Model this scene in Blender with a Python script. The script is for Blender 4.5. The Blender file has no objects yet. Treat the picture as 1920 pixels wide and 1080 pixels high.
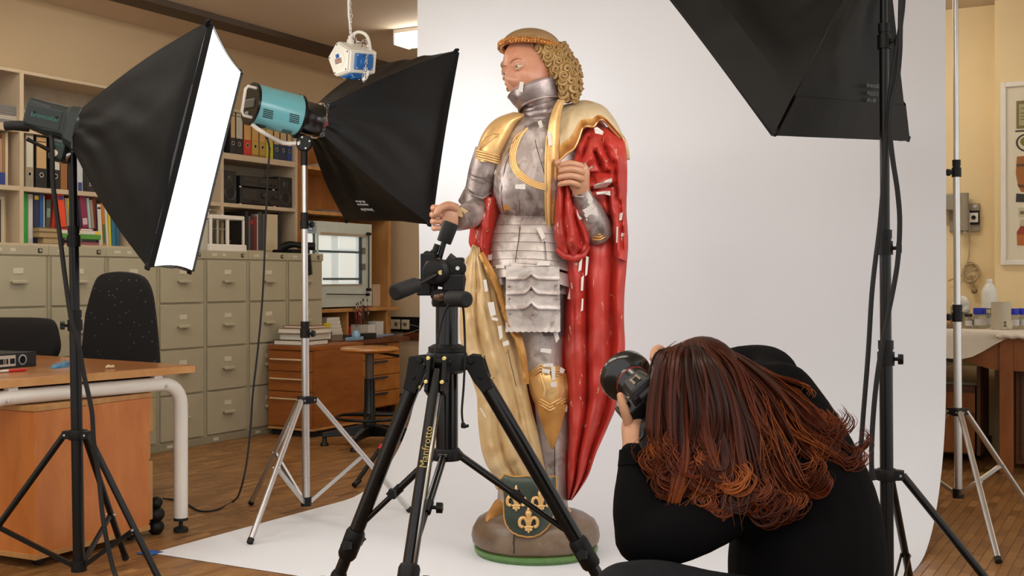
import bpy, bmesh, math, random
from mathutils import Vector, Matrix, noise
random.seed(7)
C = bpy.context.scene
V = Vector
PI = math.pi
F = 2200.0; CH = 1.10; HY = 522.0

# ---------------------------------------------------------------- camera
cam_data = bpy.data.cameras.new('camera'); cam = bpy.data.objects.new('camera', cam_data)
C.collection.objects.link(cam); C.camera = cam
cam.location = (0, 0, CH); cam.rotation_euler = (PI/2, math.radians(0.0), 0)
cam_data.sensor_width = 36; cam_data.lens = 36*F/1920
cam_data.shift_y = -(540-HY)/1920.0
cam_data.clip_end = 60
# ---------------------------------------------------------------- exposure, room light
vs = C.view_settings
vs.view_transform = 'Standard'; vs.look = 'None'; vs.exposure = 0.0; vs.gamma = 1.0; vs.use_curve_mapping = False
W = bpy.data.worlds.new('room_light'); C.world = W; W.use_nodes = True
W.node_tree.nodes['Background'].inputs[0].default_value = (1.0, 0.975, 0.93, 1)
W.node_tree.nodes['Background'].inputs[1].default_value = 1.15
SOFT_A, SOFT_B, SOFT_C = 4.4, 2.9, 4.6     # the three softboxes' diffusers
TUBE = 15.0                                   # ceiling fluorescent fittings

# ---------------------------------------------------------------- helpers
def P(px, py, d):
    return V(((px-960)/F*d, d, CH+(HY-py)/F*d))
def G(px, py, z=0.0):
    d = (CH-z)*F/(py-HY)
    return V(((px-960)/F*d, d, z))
def lin(c):
    return tuple(((v/255)/12.92 if v/255 <= .04045 else ((v/255+.055)/1.055)**2.4) for v in c)
MATS = {}
def nd(nt, t, **kw):
    n = nt.nodes.new(t)
    for k, v in kw.items():
        if k.startswith('i_'):
            key = k[2:]; key = int(key) if key.isdigit() else key
            n.inputs[key].default_value = v
        else: setattr(n, k, v)
    return n
def mixc(nt, fac, a, b, mode='MIX'):
    m = nt.nodes.new('ShaderNodeMix'); m.data_type = 'RGBA'; m.blend_type = mode
    for s, x in ((m.inputs[0], fac), (m.inputs[6], a), (m.inputs[7], b)):
        if hasattr(x, 'is_linked'): nt.links.new(x, s)
        elif s == m.inputs[0]: s.default_value = x
        else: s.default_value = (*x, 1) if len(x) == 3 else x
    return m.outputs[2]
def ramp(nt, src, lo, hi):
    r = nt.nodes.new('ShaderNodeMapRange'); r.inputs[1].default_value = lo; r.inputs[2].default_value = hi
    nt.links.new(src, r.inputs[0]); return r.outputs[0]
def base_mat(name):
    m = bpy.data.materials.new(name); m.use_nodes = True
    MATS[name] = m; nt = m.node_tree
    return m, nt, nt.nodes['Principled BSDF']
def mapping(nt, scale=(1, 1, 1), rot=(0, 0, 0)):
    tc = nt.nodes.new('ShaderNodeTexCoord'); mp = nt.nodes.new('ShaderNodeMapping')
    mp.inputs['Scale'].default_value = scale; mp.inputs['Rotation'].default_value = rot
    nt.links.new(tc.outputs['Object'], mp.inputs[0]); return mp.outputs[0]
def noise_tex(nt, vec, scale, detail=4, rough=.55, dist=0):
    n = nd(nt, 'ShaderNodeTexNoise'); n.inputs['Scale'].default_value = scale; n.inputs['Detail'].default_value = detail
    n.inputs['Roughness'].default_value = rough; n.inputs['Distortion'].default_value = dist
    nt.links.new(vec, n.inputs['Vector']); return n.outputs['Fac']
def bump(nt, b, h, strength, dist=.01):
    n = nt.nodes.new('ShaderNodeBump'); n.inputs['Strength'].default_value = strength; n.inputs['Distance'].default_value = dist
    nt.links.new(h, n.inputs['Height']); nt.links.new(n.outputs[0], b.inputs['Normal'])
def mat(name, rgb, rough=.5, metal=0, var=.12, scale=8, bmp=0, bscale=80, coat=0, emit=0, stretch=(1, 1, 1), spec=.5):
    if name in MATS: return MATS[name]
    m, nt, b = base_mat(name)
    c = lin(rgb)
    if var or bmp: vec = mapping(nt, stretch)
    if var:
        f = noise_tex(nt, vec, scale)
        f = ramp(nt, f, .3, .7)
        nt.links.new(mixc(nt, f, [x*(1-var) for x in c], [min(1, x*(1+var)) for x in c]), b.inputs['Base Color'])
    else: b.inputs['Base Color'].default_value = (*c, 1)
    b.inputs['Roughness'].default_value = rough; b.inputs['Metallic'].default_value = metal
    b.inputs['Specular IOR Level'].default_value = spec
    if coat: b.inputs['Coat Weight'].default_value = coat; b.inputs['Coat Roughness'].default_value = .1
    if bmp: bump(nt, b, noise_tex(nt, vec, bscale, 3), bmp)
    if emit:
        b.inputs['Emission Color'].default_value = (*c, 1); b.inputs['Emission Strength'].default_value = emit
    return m
def worn(name, rgb, layers, rough=.5, metal=0, bmp=.3, bscale=60, stretch=(1, 1, 1), rvar=.0, coat=0, metal2=None):
    """base colour with layers of wear: (colour, noise scale, from, to, amount[, stretch])"""
    m, nt, b = base_mat(name)
    vec = mapping(nt, stretch); col = lin(rgb); first = None
    for L in layers:
        v2 = mapping(nt, L[5], (0, 0, 0)) if len(L) > 5 else vec
        f = ramp(nt, noise_tex(nt, v2, L[1], 5, .6, .4), L[2], L[3])
        mm = nt.nodes.new('ShaderNodeMath'); mm.operation = 'MULTIPLY'; mm.inputs[1].default_value = L[4]
        nt.links.new(f, mm.inputs[0]); col = mixc(nt, mm.outputs[0], col, lin(L[0]))
        if first is None: first = mm.outputs[0]
    nt.links.new(col, b.inputs['Base Color']) if hasattr(col, 'is_linked') else None
    b.inputs['Roughness'].default_value = rough; b.inputs['Metallic'].default_value = metal
    if rvar:
        r = nt.nodes.new('ShaderNodeMapRange'); r.inputs[3].default_value = rough-rvar; r.inputs[4].default_value = rough+rvar
        nt.links.new(noise_tex(nt, vec, 22), r.inputs[0]); nt.links.new(r.outputs[0], b.inputs['Roughness'])
    if metal2 is not None and first:
        r = nt.nodes.new('ShaderNodeMapRange'); r.inputs[3].default_value = metal; r.inputs[4].default_value = metal2
        nt.links.new(first, r.inputs[0]); nt.links.new(r.outputs[0], b.inputs['Metallic'])
    if coat: b.inputs['Coat Weight'].default_value = coat
    if bmp: bump(nt, b, noise_tex(nt, vec, bscale, 4), bmp, .006)
    return m
def wood(name, dark, light, rough=.4, grain=(3, 3, 30), scale=2.2, rot=(0, 0, 0), coat=0):
    m, nt, b = base_mat(name)
    vec = mapping(nt, grain, rot)
    f = ramp(nt, noise_tex(nt, vec, scale, 6, .6, .6), .3, .72)
    f2 = ramp(nt, noise_tex(nt, vec, scale*7, 3), .35, .7)
    col = mixc(nt, f, lin(dark), lin(light)); 
    mm = nt.nodes.new('ShaderNodeMath'); mm.operation = 'MULTIPLY'; mm.inputs[1].default_value = .25; nt.links.new(f2, mm.inputs[0])
    nt.links.new(mixc(nt, mm.outputs[0], col, lin(dark)), b.inputs['Base Color'])
    b.inputs['Roughness'].default_value = rough
    if coat: b.inputs['Coat Weight'].default_value = coat; b.inputs['Coat Roughness'].default_value = .15
    return m

WL = {}
class MB:
    def __init__(s, M=None): s.v = []; s.f = []; s.sm = []; s.M = M
    def add(s, vs, fs, smooth=False, M=None):
        o = len(s.v); T = s.M if M is None else (s.M @ M if s.M is not None else M)
        s.v += [(T @ V(p)) if T is not None else V(p) for p in vs]
        s.f += [tuple(i+o for i in f) for f in fs]; s.sm += [smooth]*len(fs); return s
    def box(s, x0, x1, y0, y1, z0, z1, M=None):
        v = [(x, y, z) for x in (x0, x1) for y in (y0, y1) for z in (z0, z1)]
        return s.add(v, [(0, 1, 3, 2), (4, 6, 7, 5), (0, 4, 5, 1), (2, 3, 7, 6), (0, 2, 6, 4), (1, 5, 7, 3)], False, M)
    def tube(s, path, r, n=10, caps=True, closed=False, flat=1.0, up=None, smooth=True):
        path = [V(p) for p in path]; N = len(path); rr = r if isinstance(r, (list, tuple)) else [r]*N
        vs = []; prev = None
        for i, p in enumerate(path):
            if closed: t = path[(i+1) % N]-path[i-1]
            else: t = path[min(i+1, N-1)]-path[max(i-1, 0)]
            if t.length < 1e-9: t = V((0, 0, 1))
            t.normalize()
            if prev is None:
                a = V(up) if up else (V((0, 0, 1)) if abs(t.z) < .9 else V((1, 0, 0)))
                x = (a-t*a.dot(t)).normalized()
            else:
                x = prev-t*prev.dot(t)
                x = x.normalized() if x.length > 1e-6 else t.orthogonal().normalized()
            prev = x; y = t.cross(x)
            for k in range(n):
                a = 2*PI*k/n; vs.append(p+x*(math.cos(a)*rr[i]*flat)+y*(math.sin(a)*rr[i]))
        fs = []
        for i in range(N if closed else N-1):
            for k in range(n):
                j = (i+1) % N; fs.append((i*n+k, i*n+(k+1) % n, j*n+(k+1) % n, j*n+k))
        s.add(vs, fs, smooth)
        if caps and not closed:
            s.add(vs[:n], [tuple(range(n))[::-1]]); s.add(vs[-n:], [tuple(range(n))])
        return s
    def cyl(s, p0, p1, r0, r1=None, n=16, caps=True, smooth=True):
        return s.tube([p0, p1], [r0, r0 if r1 is None else r1], n, caps, smooth=smooth)
    def lathe(s, prof, n=24, M=None, smooth=True, arc=2*PI):
        vs = []; fs = []; m = len(prof)
        full = abs(arc-2*PI) < 1e-6; cnt = n if full else n+1
        for k in range(cnt):
            a = arc*k/n
            for r, z in prof: vs.append((r*math.cos(a), r*math.sin(a), z))
        for k in range(n):
            j = (k+1) % cnt
            for i in range(m-1): fs.append((k*m+i, j*m+i, j*m+i+1, k*m+i+1))
        s.add(vs, fs, smooth, M)
        if full:
            for idx, rev in ((0, True), (m-1, False)):
                if prof[idx][0] > 1e-4:
                    q = [vs[k*m+idx] for k in range(n)]; s.add(q, [tuple(range(n))[::-1] if rev else tuple(range(n))], False, M)
        return s
    def loft(s, rings, caps=True, smooth=True, closed=True, M=None):
        n = len(rings[0]); vs = [p for r in rings for p in r]; fs = []
        for i in range(len(rings)-1):
            for k in range(n if closed else n-1):
                fs.append((i*n+k, i*n+(k+1) % n, (i+1)*n+(k+1) % n, (i+1)*n+k))
        s.add(vs, fs, smooth, M)
        if caps and closed:
            s.add(rings[0], [tuple(range(n))[::-1]], smooth, M); s.add(rings[-1], [tuple(range(n))], smooth, M)
        return s
    def sph(s, c, r, nu=16, nv=10, R=None):
        r = (r, r, r) if not isinstance(r, (list, tuple)) else r
        vs = []; fs = []
        for j in range(nv+1):
            for i in range(nu):
                a = 2*PI*i/nu; b = -PI/2+PI*j/nv
                p = V((math.cos(b)*math.cos(a)*r[0], math.cos(b)*math.sin(a)*r[1], math.sin(b)*r[2]))
                if R is not None: p = R @ p
                vs.append(p+V(c))
        for j in range(nv):
            for i in range(nu): fs.append((j*nu+i, j*nu+(i+1) % nu, (j+1)*nu+(i+1) % nu, (j+1)*nu+i))
        return s.add(vs, fs, True)
    def prism(s, pts, z0, z1, M=None, smooth=False):
        n = len(pts); vs = [(x, y, z0) for x, y in pts]+[(x, y, z1) for x, y in pts]
        fs = [tuple(range(n))[::-1], tuple(range(n, 2*n))]
        s.add(vs, fs, False, M); s.add(vs, [(i, (i+1) % n, n+(i+1) % n, n+i) for i in range(n)], smooth, M); return s
    def sheet(s, g, th=0, smooth=True):
        """grid of points g[i][j]; th gives it a thickness away from the viewer side"""
        nu, nv = len(g), len(g[0])
        f = [(i*nv+j, (i+1)*nv+j, (i+1)*nv+j+1, i*nv+j+1) for i in range(nu-1) for j in range(nv-1)]
        A = [V(p) for r in g for p in r]
        if not th: return s.add(A, f, smooth)
        N = []
        for i in range(nu):
            for j in range(nv):
                du = V(g[min(i+1, nu-1)][j])-V(g[max(i-1, 0)][j]); dv = V(g[i][min(j+1, nv-1)])-V(g[i][max(j-1, 0)])
                q = du.cross(dv); N.append(q.normalized() if q.length > 1e-12 else V((0, 1, 0)))
        B = [a-n_*th for a, n_ in zip(A, N)]; m = nu*nv
        f2 = [tuple(i+m for i in q[::-1]) for q in f]
        e = [i*nv for i in range(nu)]+[(nu-1)*nv+j for j in range(1, nv)]+[i*nv+nv-1 for i in range(nu-2, -1, -1)]+[j for j in range(nv-2, 0, -1)]
        f3 = [(e[k], e[(k+1) % len(e)], e[(k+1) % len(e)]+m, e[k]+m) for k in range(len(e))]
        s.add(A+B, f+f2, smooth); s.add(A+B, f3, False)
        return s
    def build(s, name, material, parent=None, origin=None, bevel=0, seg=2, label=None, kind=None, subsurf=0, remesh=0, smoothit=0, flip=False, solid=0, weld=True, ang=None):
        me = bpy.data.meshes.new(name)
        off = WL[parent.name] if parent else (V(origin) if origin is not None else V((0, 0, 0)))
        me.from_pydata([tuple(p-off) for p in s.v], [], s.f)
        for p, q in zip(me.polygons, s.sm): p.use_smooth = q
        bm = bmesh.new(); bm.from_mesh(me)
        if weld: bmesh.ops.remove_doubles(bm, verts=bm.verts, dist=1e-5)
        bmesh.ops.recalc_face_normals(bm, faces=bm.faces)
        if bevel:
            ed = [e for e in bm.edges if len(e.link_faces) == 2 and e.calc_face_angle(0) > math.radians(38)]
            bmesh.ops.bevel(bm, geom=ed, offset=bevel, segments=seg, affect='EDGES', profile=.5, clamp_overlap=True)
        if ang is not None:
            for f_ in bm.faces: f_.smooth = True
            for e in bm.edges:
                if len(e.link_faces) == 2 and e.calc_face_angle(0) > math.radians(ang): e.smooth = False
        else:
            for e in bm.edges:
                if len(e.link_faces) == 2 and e.calc_face_angle(0) > math.radians(50): e.smooth = False
        bm.to_mesh(me); bm.free()
        o = bpy.data.objects.new(name, me); C.collection.objects.link(o)
        if isinstance(material, (list, tuple)):
            for q in material: me.materials.append(q)
        elif material: me.materials.append(material)
        if parent: o.parent = parent
        elif origin is not None: o.location = origin
        WL[o.name] = off
        if remesh:
            md = o.modifiers.new('remesh', 'REMESH'); md.mode = 'VOXEL'; md.voxel_size = remesh; md.use_smooth_shade = True
        if smoothit:
            md = o.modifiers.new('smooth', 'SMOOTH'); md.iterations = smoothit; md.factor = .5
        if subsurf:
            md = o.modifiers.new('sub', 'SUBSURF'); md.levels = subsurf; md.render_levels = subsurf
        if label: o['label'] = label
        if kind: o['kind'] = kind
        return o
def tag(o, label, cat, group=None):
    o['label'] = label; o['category'] = cat
    if group: o['group'] = group
    return o
def thing(name, label, cat, loc, group=None):
    o = bpy.data.objects.new(name, None); C.collection.objects.link(o); o.location = loc; o.empty_display_size = .05
    WL[o.name] = V(loc); return tag(o, label, cat, group)
def kids(o): return [c for c in ALLCH if c.parent == o]
def copy_tree(o, parent=None, loc=None):
    c = o.copy(); C.collection.objects.link(c); c.parent = parent
    if loc is not None: c.location = loc
    for ch in [x for x in C.collection.objects if x.parent == o]: copy_tree(ch, c)
    return c
def struct(name, mb, m, **kw):
    return mb.build(name, m, kind='structure', **kw)
def cr(pts, n):
    """Catmull-Rom through pts (tuples of any length), n samples per span"""
    pts = [V(p) if len(p) in (2, 3, 4) else p for p in pts]; out = []
    L = len(pts); D = len(pts[0])
    for i in range(L-1):
        a, b, c_, d = pts[max(i-1, 0)], pts[i], pts[i+1], pts[min(i+2, L-1)]
        for k in range(n):
            t = k/n; t2 = t*t; t3 = t2*t
            out.append(tuple(.5*((2*b[q])+(c_[q]-a[q])*t+(2*a[q]-5*b[q]+4*c_[q]-d[q])*t2+(3*b[q]-a[q]-3*c_[q]+d[q])*t3) for q in range(D)))
    out.append(tuple(pts[-1])); return out
def crat(pts, t):
    """Catmull-Rom value at parameter t in 0..1 through equally spaced pts"""
    L = len(pts); D = len(pts[0]); x = min(max(t, 0), 1)*(L-1); i = min(int(x), L-2); t = x-i
    a, b, c_, d = pts[max(i-1, 0)], pts[i], pts[i+1], pts[min(i+2, L-1)]; t2 = t*t; t3 = t2*t
    return tuple(.5*((2*b[q])+(c_[q]-a[q])*t+(2*a[q]-5*b[q]+4*c_[q]-d[q])*t2+(3*b[q]-a[q]-3*c_[q]+d[q])*t3) for q in range(D))
def axes(z, up=(0, 0, 1)):
    z = V(z).normalized(); u = V(up)
    if abs(z.dot(u)) > .98: u = V((1, 0, 0))
    x = u.cross(z).normalized(); y = z.cross(x); return x, y, z
def frame(o, z, up=(0, 0, 1)):
    x, y, z = axes(z, up)
    return Matrix(((x.x, y.x, z.x, o[0]), (x.y, y.y, z.y, o[1]), (x.z, y.z, z.z, o[2]), (0, 0, 0, 1)))
def frame3(o, x, y, z):
    return Matrix(((x[0], y[0], z[0], o[0]), (x[1], y[1], z[1], o[1]), (x[2], y[2], z[2], o[2]), (0, 0, 0, 1)))
def text(s, size, M, m, parent, name='lettering', align='CENTER', ext=.0004, label=None):
    cu = bpy.data.curves.new(name, 'FONT'); cu.body = s; cu.size = size; cu.align_x = align; cu.align_y = 'CENTER'; cu.extrude = ext; cu.resolution_u = 2
    t_ = bpy.data.objects.new(name, cu); C.collection.objects.link(t_); bpy.context.view_layer.update()
    me = bpy.data.meshes.new_from_object(t_.evaluated_get(bpy.context.evaluated_depsgraph_get())); bpy.data.objects.remove(t_)
    me.materials.clear(); me.materials.append(m); o = bpy.data.objects.new(name, me); C.collection.objects.link(o); o.parent = parent
    T = Matrix.Translation(-WL[parent.name]) @ M
    o.matrix_local = T; WL[o.name] = WL[parent.name]
    if label: o['label'] = label
    return o

# room frame: u runs along the shelf wall away from the camera, v is its normal (into the wall)
U3 = V((.483, .8755, 0)).normalized(); V3 = V((-U3.y, U3.x, 0)); O3 = V((-2.248, 7.38, 0))
R = frame3(O3, U3, V3, (0, 0, 1))
def RP(s, t, z=0): return R @ V((s, t, z))
def s_of(px, t):
    k = (px-960)/F; a = O3+V3*t
    return (k*a.y-a.x)/(U3.x-k*U3.y)
def z_of(px, py, t):
    s = s_of(px, t); d = (R @ V((s, t, 0))).y
    return CH+(HY-py)/F*d
# ================================================================ MATERIALS
m_wall = mat('wall_paint', (208, 184, 148), .8, var=.03, scale=2)
m_wall_warm = mat('wall_paint_cream', (234, 210, 162), .8, var=.03, scale=2)
m_ceil = mat('ceiling_paint', (212, 194, 170), .85, var=.03, scale=2)
m_beam = mat('beam_brown', (74, 58, 44), .6)
m_shelf = mat('shelf_board', (196, 176, 148), .6, var=.05)
m_steel = mat('cabinet_steel', (176, 169, 144), .45, var=.04, scale=3)
m_steel_d = mat('cabinet_steel_plinth', (150, 143, 120), .5, var=.04)
m_gap = mat('dark_gap', (24, 21, 18), .8, var=0)
m_alu = mat('aluminium', (205, 203, 200), .28, .9, var=.06)
m_chrome = mat('chrome', (225, 225, 225), .12, 1, var=0)
m_blk = mat('black_metal', (13, 12, 11), .32, .0, var=.1, coat=.1, spec=.3)
m_blkp = mat('black_plastic', (16, 15, 14), .5, var=.1, spec=.3)
m_rub = mat('black_rubber', (17, 16, 16), .7, var=.1)
m_white = mat('white_enamel', (232, 226, 216), .3, var=.03, coat=.3)
m_beech = wood('beech_orange', (150, 84, 34), (186, 112, 52), .4, (6, 6, 1.2), 2.5)
m_beech2 = wood('beech_drawer', (132, 72, 24), (168, 98, 40), .4, (1.2, 1.2, 8), 2.5)
m_desk = wood('desk_laminate', (158, 98, 46), (190, 126, 70), .28, (1, 5, 5), 2.0, (0, 0, .96), .3)
m_birch = wood('oak_edge', (170, 116, 60), (206, 156, 96), .45, (4, 4, 1), 2.5)
m_unit = wood('unit_wood', (150, 92, 40), (184, 120, 60), .5, (4, 4, 1), 2.0)
m_mahog = wood('mahogany', (86, 44, 22), (120, 66, 36), .4, (2, 6, 6), 2.5)
m_paperw = mat('backdrop_paper', (224, 226, 230), .75, var=.01, scale=1)
m_paper = mat('paper_white', (228, 222, 210), .7, var=.04)
m_cloth_blk = mat('softbox_fabric', (13, 11, 10), .5, var=.15, scale=6, bmp=.12, bscale=14, spec=.18)
m_teal_print = mat('teal_print', (50, 128, 112), .5, var=0)
m_white_print = mat('white_print', (214, 214, 212), .5, var=0)
m_gold_print = mat('gold_print', (186, 158, 84), .4, var=0)

def glow(name, rgb, st):
    m, nt, b = base_mat(name); b.inputs['Base Color'].default_value = (.8, .8, .8, 1)
    b.inputs['Emission Color'].default_value = (*rgb, 1); b.inputs['Emission Strength'].default_value = st; return m
m_glowA = glow('softbox_diffuser_lit', (1, .985, .96), SOFT_A)
m_glowB = glow('softbox_diffuser_lit_far', (1, .985, .96), SOFT_B)
m_glowC = glow('softbox_diffuser_lit_near', (1, .985, .96), SOFT_C)
m_tube = glow('fluorescent_diffuser', (1, .94, .83), TUBE)

# ================================================================ ROOM
mb = MB(R); mb.box(-5.5, 3.3, .62, .74, 0, 2.84); struct('wall_left', mb, m_wall)
mb = MB(R); mb.box(3.1, 3.22, -7.5, .62, 0, 2.84); struct('wall_back', mb, m_wall)
mb = MB(R); mb.box(2.64, 3.1, -7.5, -2.9, 0, 2.84); struct('wall_right', mb, m_wall_warm)
e = s_of(1865, 0)
tp = -4.63
mb = MB(R); mb.box(2.52, 2.64, -7.5, tp, 0, 2.84); struct('wall_pier', mb, m_wall_warm)
mb = MB(R); mb.box(-4.2, 3.22, -7.5, .74, 2.84, 2.92); struct('ceiling', mb, m_ceil)
mb = MB(R); mb.box(-4.2, 3.1, -.10, .09, 2.80, 2.84); struct('trim_1', mb, m_beam)
mb = MB(R); mb.box(3.07, 3.1, -1.0, .60, 0, .1); struct('baseboard_back', mb, m_beam)
mb = MB(R); mb.box(2.61, 2.64, -4.6, -2.9, 0, .1); struct('baseboard_right', mb, m_beam)
# floor: parquet blocks over a screed
mb = MB(R); mb.box(-7.5, 3.2, -8.5, .74, -.08, -.006)
floor = struct('floor', mb, mat('floor_base', (112, 76, 42), .5, var=.2))
fl_m, nt, b = base_mat('parquet')
tc = nt.nodes.new('ShaderNodeTexCoord'); at = nt.nodes.new('ShaderNodeAttribute'); at.attribute_name = 'tone'
oi = nt.nodes.new('ShaderNodeObjectInfo')
mp = nt.nodes.new('ShaderNodeMapping'); mp.inputs['Rotation'].default_value = (0, 0, -math.atan2(U3.y, U3.x)); mp.inputs['Scale'].default_value = (4, 40, 1)
nt.links.new(tc.outputs['Object'], mp.inputs[0])
gr = noise_tex(nt, mp.outputs[0], 2.5, 5, .6)
ad = nt.nodes.new('ShaderNodeMath'); ad.operation = 'ADD'; nt.links.new(at.outputs['Fac'], ad.inputs[0]); nt.links.new(gr, ad.inputs[1])
ad2 = nt.nodes.new('ShaderNodeMath'); ad2.operation = 'MULTIPLY_ADD'; ad2.inputs[1].default_value = .5; ad2.inputs[2].default_value = 0
nt.links.new(ad.outputs[0], ad2.inputs[0])
cr_ = nt.nodes.new('ShaderNodeValToRGB'); els = cr_.color_ramp.elements
els[0].position = .12; els[0].color = (*lin((92, 60, 30)), 1); els[1].position = .9; els[1].color = (*lin((178, 130, 78)), 1)
el = els.new(.5); el.color = (*lin((138, 96, 54)), 1)
nt.links.new(ad2.outputs[0], cr_.inputs[0]); nt.links.new(cr_.outputs[0], b.inputs['Base Color'])
b.inputs['Roughness'].default_value = .38; b.inputs['Specular IOR Level'].default_value = .4
BL, BW = .16, .04
# paper outline on the floor in room coordinates (blocks under it stay in the joined part)
PS0, PT0 = None, None
pl = R.inverted() @ V((-1.44, 4.69, 0)); PS0, PT0 = pl.x, pl.y          # front-left corner of the paper
def under_paper(s, t): return s > PS0-.02 and s < PS0+2.2 and t < PT0+.02 and t > PT0-2.75
blocks = []
for j in range(-175, 16):
    off = random.random()*BL
    for i in range(-40, 21):
        s, t = i*BL+off, j*BW
        w = R @ V((s+BL/2, t+BW/2, 0))
        if s > 3.05 or w.y < 3.6: continue
        px = 960+F*w.x/w.y; py = HY+F*CH/w.y
        if px < -250 or px > 2170 or py > 1300 or py < 740: continue
        blocks.append((w.y, s, t, px, py, under_paper(s+BL/2, t+BW/2)))
def vis(bk):
    d, s, t, px, py, up = bk
    return not up and 0 < px < 1920 and py < 1080 and not (px < 300 and py < 1000) 
cand = sorted([q for q in blocks if vis(q)])
near = set(id(q) for q in cand[:300])
def block_geo(mb, s, t, tone, tones):
    g = .0006; h = random.uniform(-.0006, .0)
    x0, x1, y0, y1 = s+g, s+BL-g, t+g, t+BW-g; c = .0015
    v = [(x0, y0, -.008), (x1, y0, -.008), (x1, y1, -.008), (x0, y1, -.008), (x0, y0, h-c), (x1, y0, h-c), (x1, y1, h-c), (x0, y1, h-c),
         (x0+c, y0+c, h), (x1-c, y0+c, h), (x1-c, y1-c, h), (x0+c, y1-c, h)]
    f = [(8, 9, 10, 11)]+[(a, (a+1) % 4, 4+(a+1) % 4, 4+a) for a in range(4)]+[(4+a, 4+(a+1) % 4, 8+(a+1) % 4, 8+a) for a in range(4)]
    mb.add(v, f); tones += [tone]*12
def set_tone(o, tones):
    at_ = o.data.attributes.new('tone', 'FLOAT', 'POINT'); at_.data.foreach_set('value', tones)
mbr = MB(R); tr = []
for q in blocks:
    tone = random.gauss(.5, .2)
    if id(q) in near:
        m1 = MB(R); t1 = []; block_geo(m1, q[1], q[2], tone, t1)
        o = m1.build('parquet_block', fl_m, floor, weld=False); set_tone(o, t1)
    else: block_geo(mbr, q[1], q[2], tone, tr)
o = mbr.build('parquet_blocks', fl_m, floor, kind='stuff', weld=False); set_tone(o, tr)

# socket trunking on the back wall: s = 3.1
def socket_strip(name, s, t0, t1, z0, z1, ts, label):
    c = RP(s, (t0+t1)/2, z0)
    root = thing(name, label, 'socket strip', c)
    mb = MB(R); mb.box(s-.035, s, t0, t1, z0, z1); mb.build('channel', m_blkp, root, bevel=.004)
    mp_ = mat('socket_cream', (218, 206, 176), .4, var=.02)
    for t in ts:
        zc = (z0+z1)/2
        mb = MB(R); mb.box(s-.045, s-.035, t-.04, t+.04, zc-.042, zc+.042); o = mb.build('socket', mp_, root, bevel=.004)
        M = R @ frame((s-.045, t, zc), (-1, 0, 0))
        mb = MB(); mb.lathe([(.02, 0), (.02, .002), (.027, .003), (.029, .0)], 20, M); mb.build('socket_ring', mp_, o)
        mb = MB(); mb.lathe([(.0201, .0008), (0, .0008)], 16, M); mb.build('socket_well', m_steel_d, o)
        mb = MB(); 
        for dx in (-.008, .008): mb.lathe([(.0028, .0015), (0, .0015)], 8, M @ Matrix.Translation((dx, 0, 0)))
        mb.build('pin_hole', m_gap, o)
    return root
def t_of(px, s):
    k = (px-960)/F; a = O3+U3*s
    return (k*a.y-a.x)/(V3.x-k*V3.y)
def zt(px, py, s):
    d = (O3+U3*s+V3*t_of(px, s)).y; return CH+(HY-py)/F*d
socket_strip('socket_strip', 3.1, t_of(800, 3.1), t_of(729, 3.1), zt(760, 622, 3.1), zt(760, 594, 3.1), [t_of(736, 3.1), t_of(748, 3.1), t_of(765, 3.1)],
             'black socket strip with cream sockets on wall beside orange drawers')
mb = MB(R); z0 = zt(760, 638, 3.1); z1 = zt(760, 623, 3.1)
mb.box(3.085, 3.1, -1.0, t_of(731, 3.1), z0-.0, z1); o = mb.build('wall_rail', mat('rail_grey', (176, 160, 138), .5), None, origin=RP(3.09, -.4, z0), bevel=.002)
tag(o, 'pale grey rail on wall under the socket strip', 'rail')
mb = MB(R); mb.box(3.06, 3.085, t_of(800, 3.08), t_of(758, 3.08), zt(770, 637, 3.08), zt(770, 623, 3.08))
o = mb.build('wood_block', m_mahog, None, origin=RP(3.07, -.5, .6), bevel=.003); tag(o, 'reddish brown wooden strip fixed on the rail under the sockets', 'wood strip')
socket_strip('socket_strip', 2.64, t_of(1865, 2.64), t_of(1720, 2.64), zt(1780, 617, 2.64), zt(1780, 598, 2.64), [t_of(1757, 2.64), t_of(1786, 2.64)],
             'black socket strip behind the cloth covered table')

# ceiling fittings: one in view, more of its kind added unseen for light
def ceiling_lamp(s, t, label, ln=1.3):
    c = RP(s, t, 2.84); root = thing('ceiling_lamp', label, 'lamp', c, 'fluorescent ceiling lamps')
    mb = MB(R); mb.box(s-.10, s+.10, t-ln/2, t+ln/2, 2.81, 2.84); mb.build('housing', m_white, root, bevel=.004)
    mb = MB(R); mb.box(s-.09, s+.09, t-ln/2+.01, t+ln/2-.01, 2.735, 2.81); mb.build('diffuser', m_tube, root, bevel=.01)
    mb = MB(R); mb.box(s-.10, s+.10, t+ln/2-.012, t+ln/2, 2.73, 2.815); mb.box(s-.10, s+.10, t-ln/2, t-ln/2+.012, 2.73, 2.815); mb.build('end_cap', m_white, root, bevel=.003)
sl = 1.50
ceiling_lamp(sl, t_of(752, sl)-.65, 'lit fluorescent ceiling lamp half hidden by white backdrop')
ceiling_lamp(sl, -3.9, 'added ceiling lamp hidden behind the backdrop, over the work table')
for s in (-1.0, -3.3):
    ceiling_lamp(s, -.85, 'added unseen ceiling lamp over the desk side of the room, '+('nearer the backdrop' if s > -2 else 'nearer the camera'), 1.5)
    if s < -2: ceiling_lamp(s, -2.9, 'added unseen ceiling lamp in the middle of the room, '+('nearer the backdrop' if s > -2 else 'nearer the camera'), 1.5)
    if s < -2: ceiling_lamp(s, -4.6, 'added unseen ceiling lamp toward the work table side, '+('nearer the backdrop' if s > -2 else 'nearer the camera'), 1.5)

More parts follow.
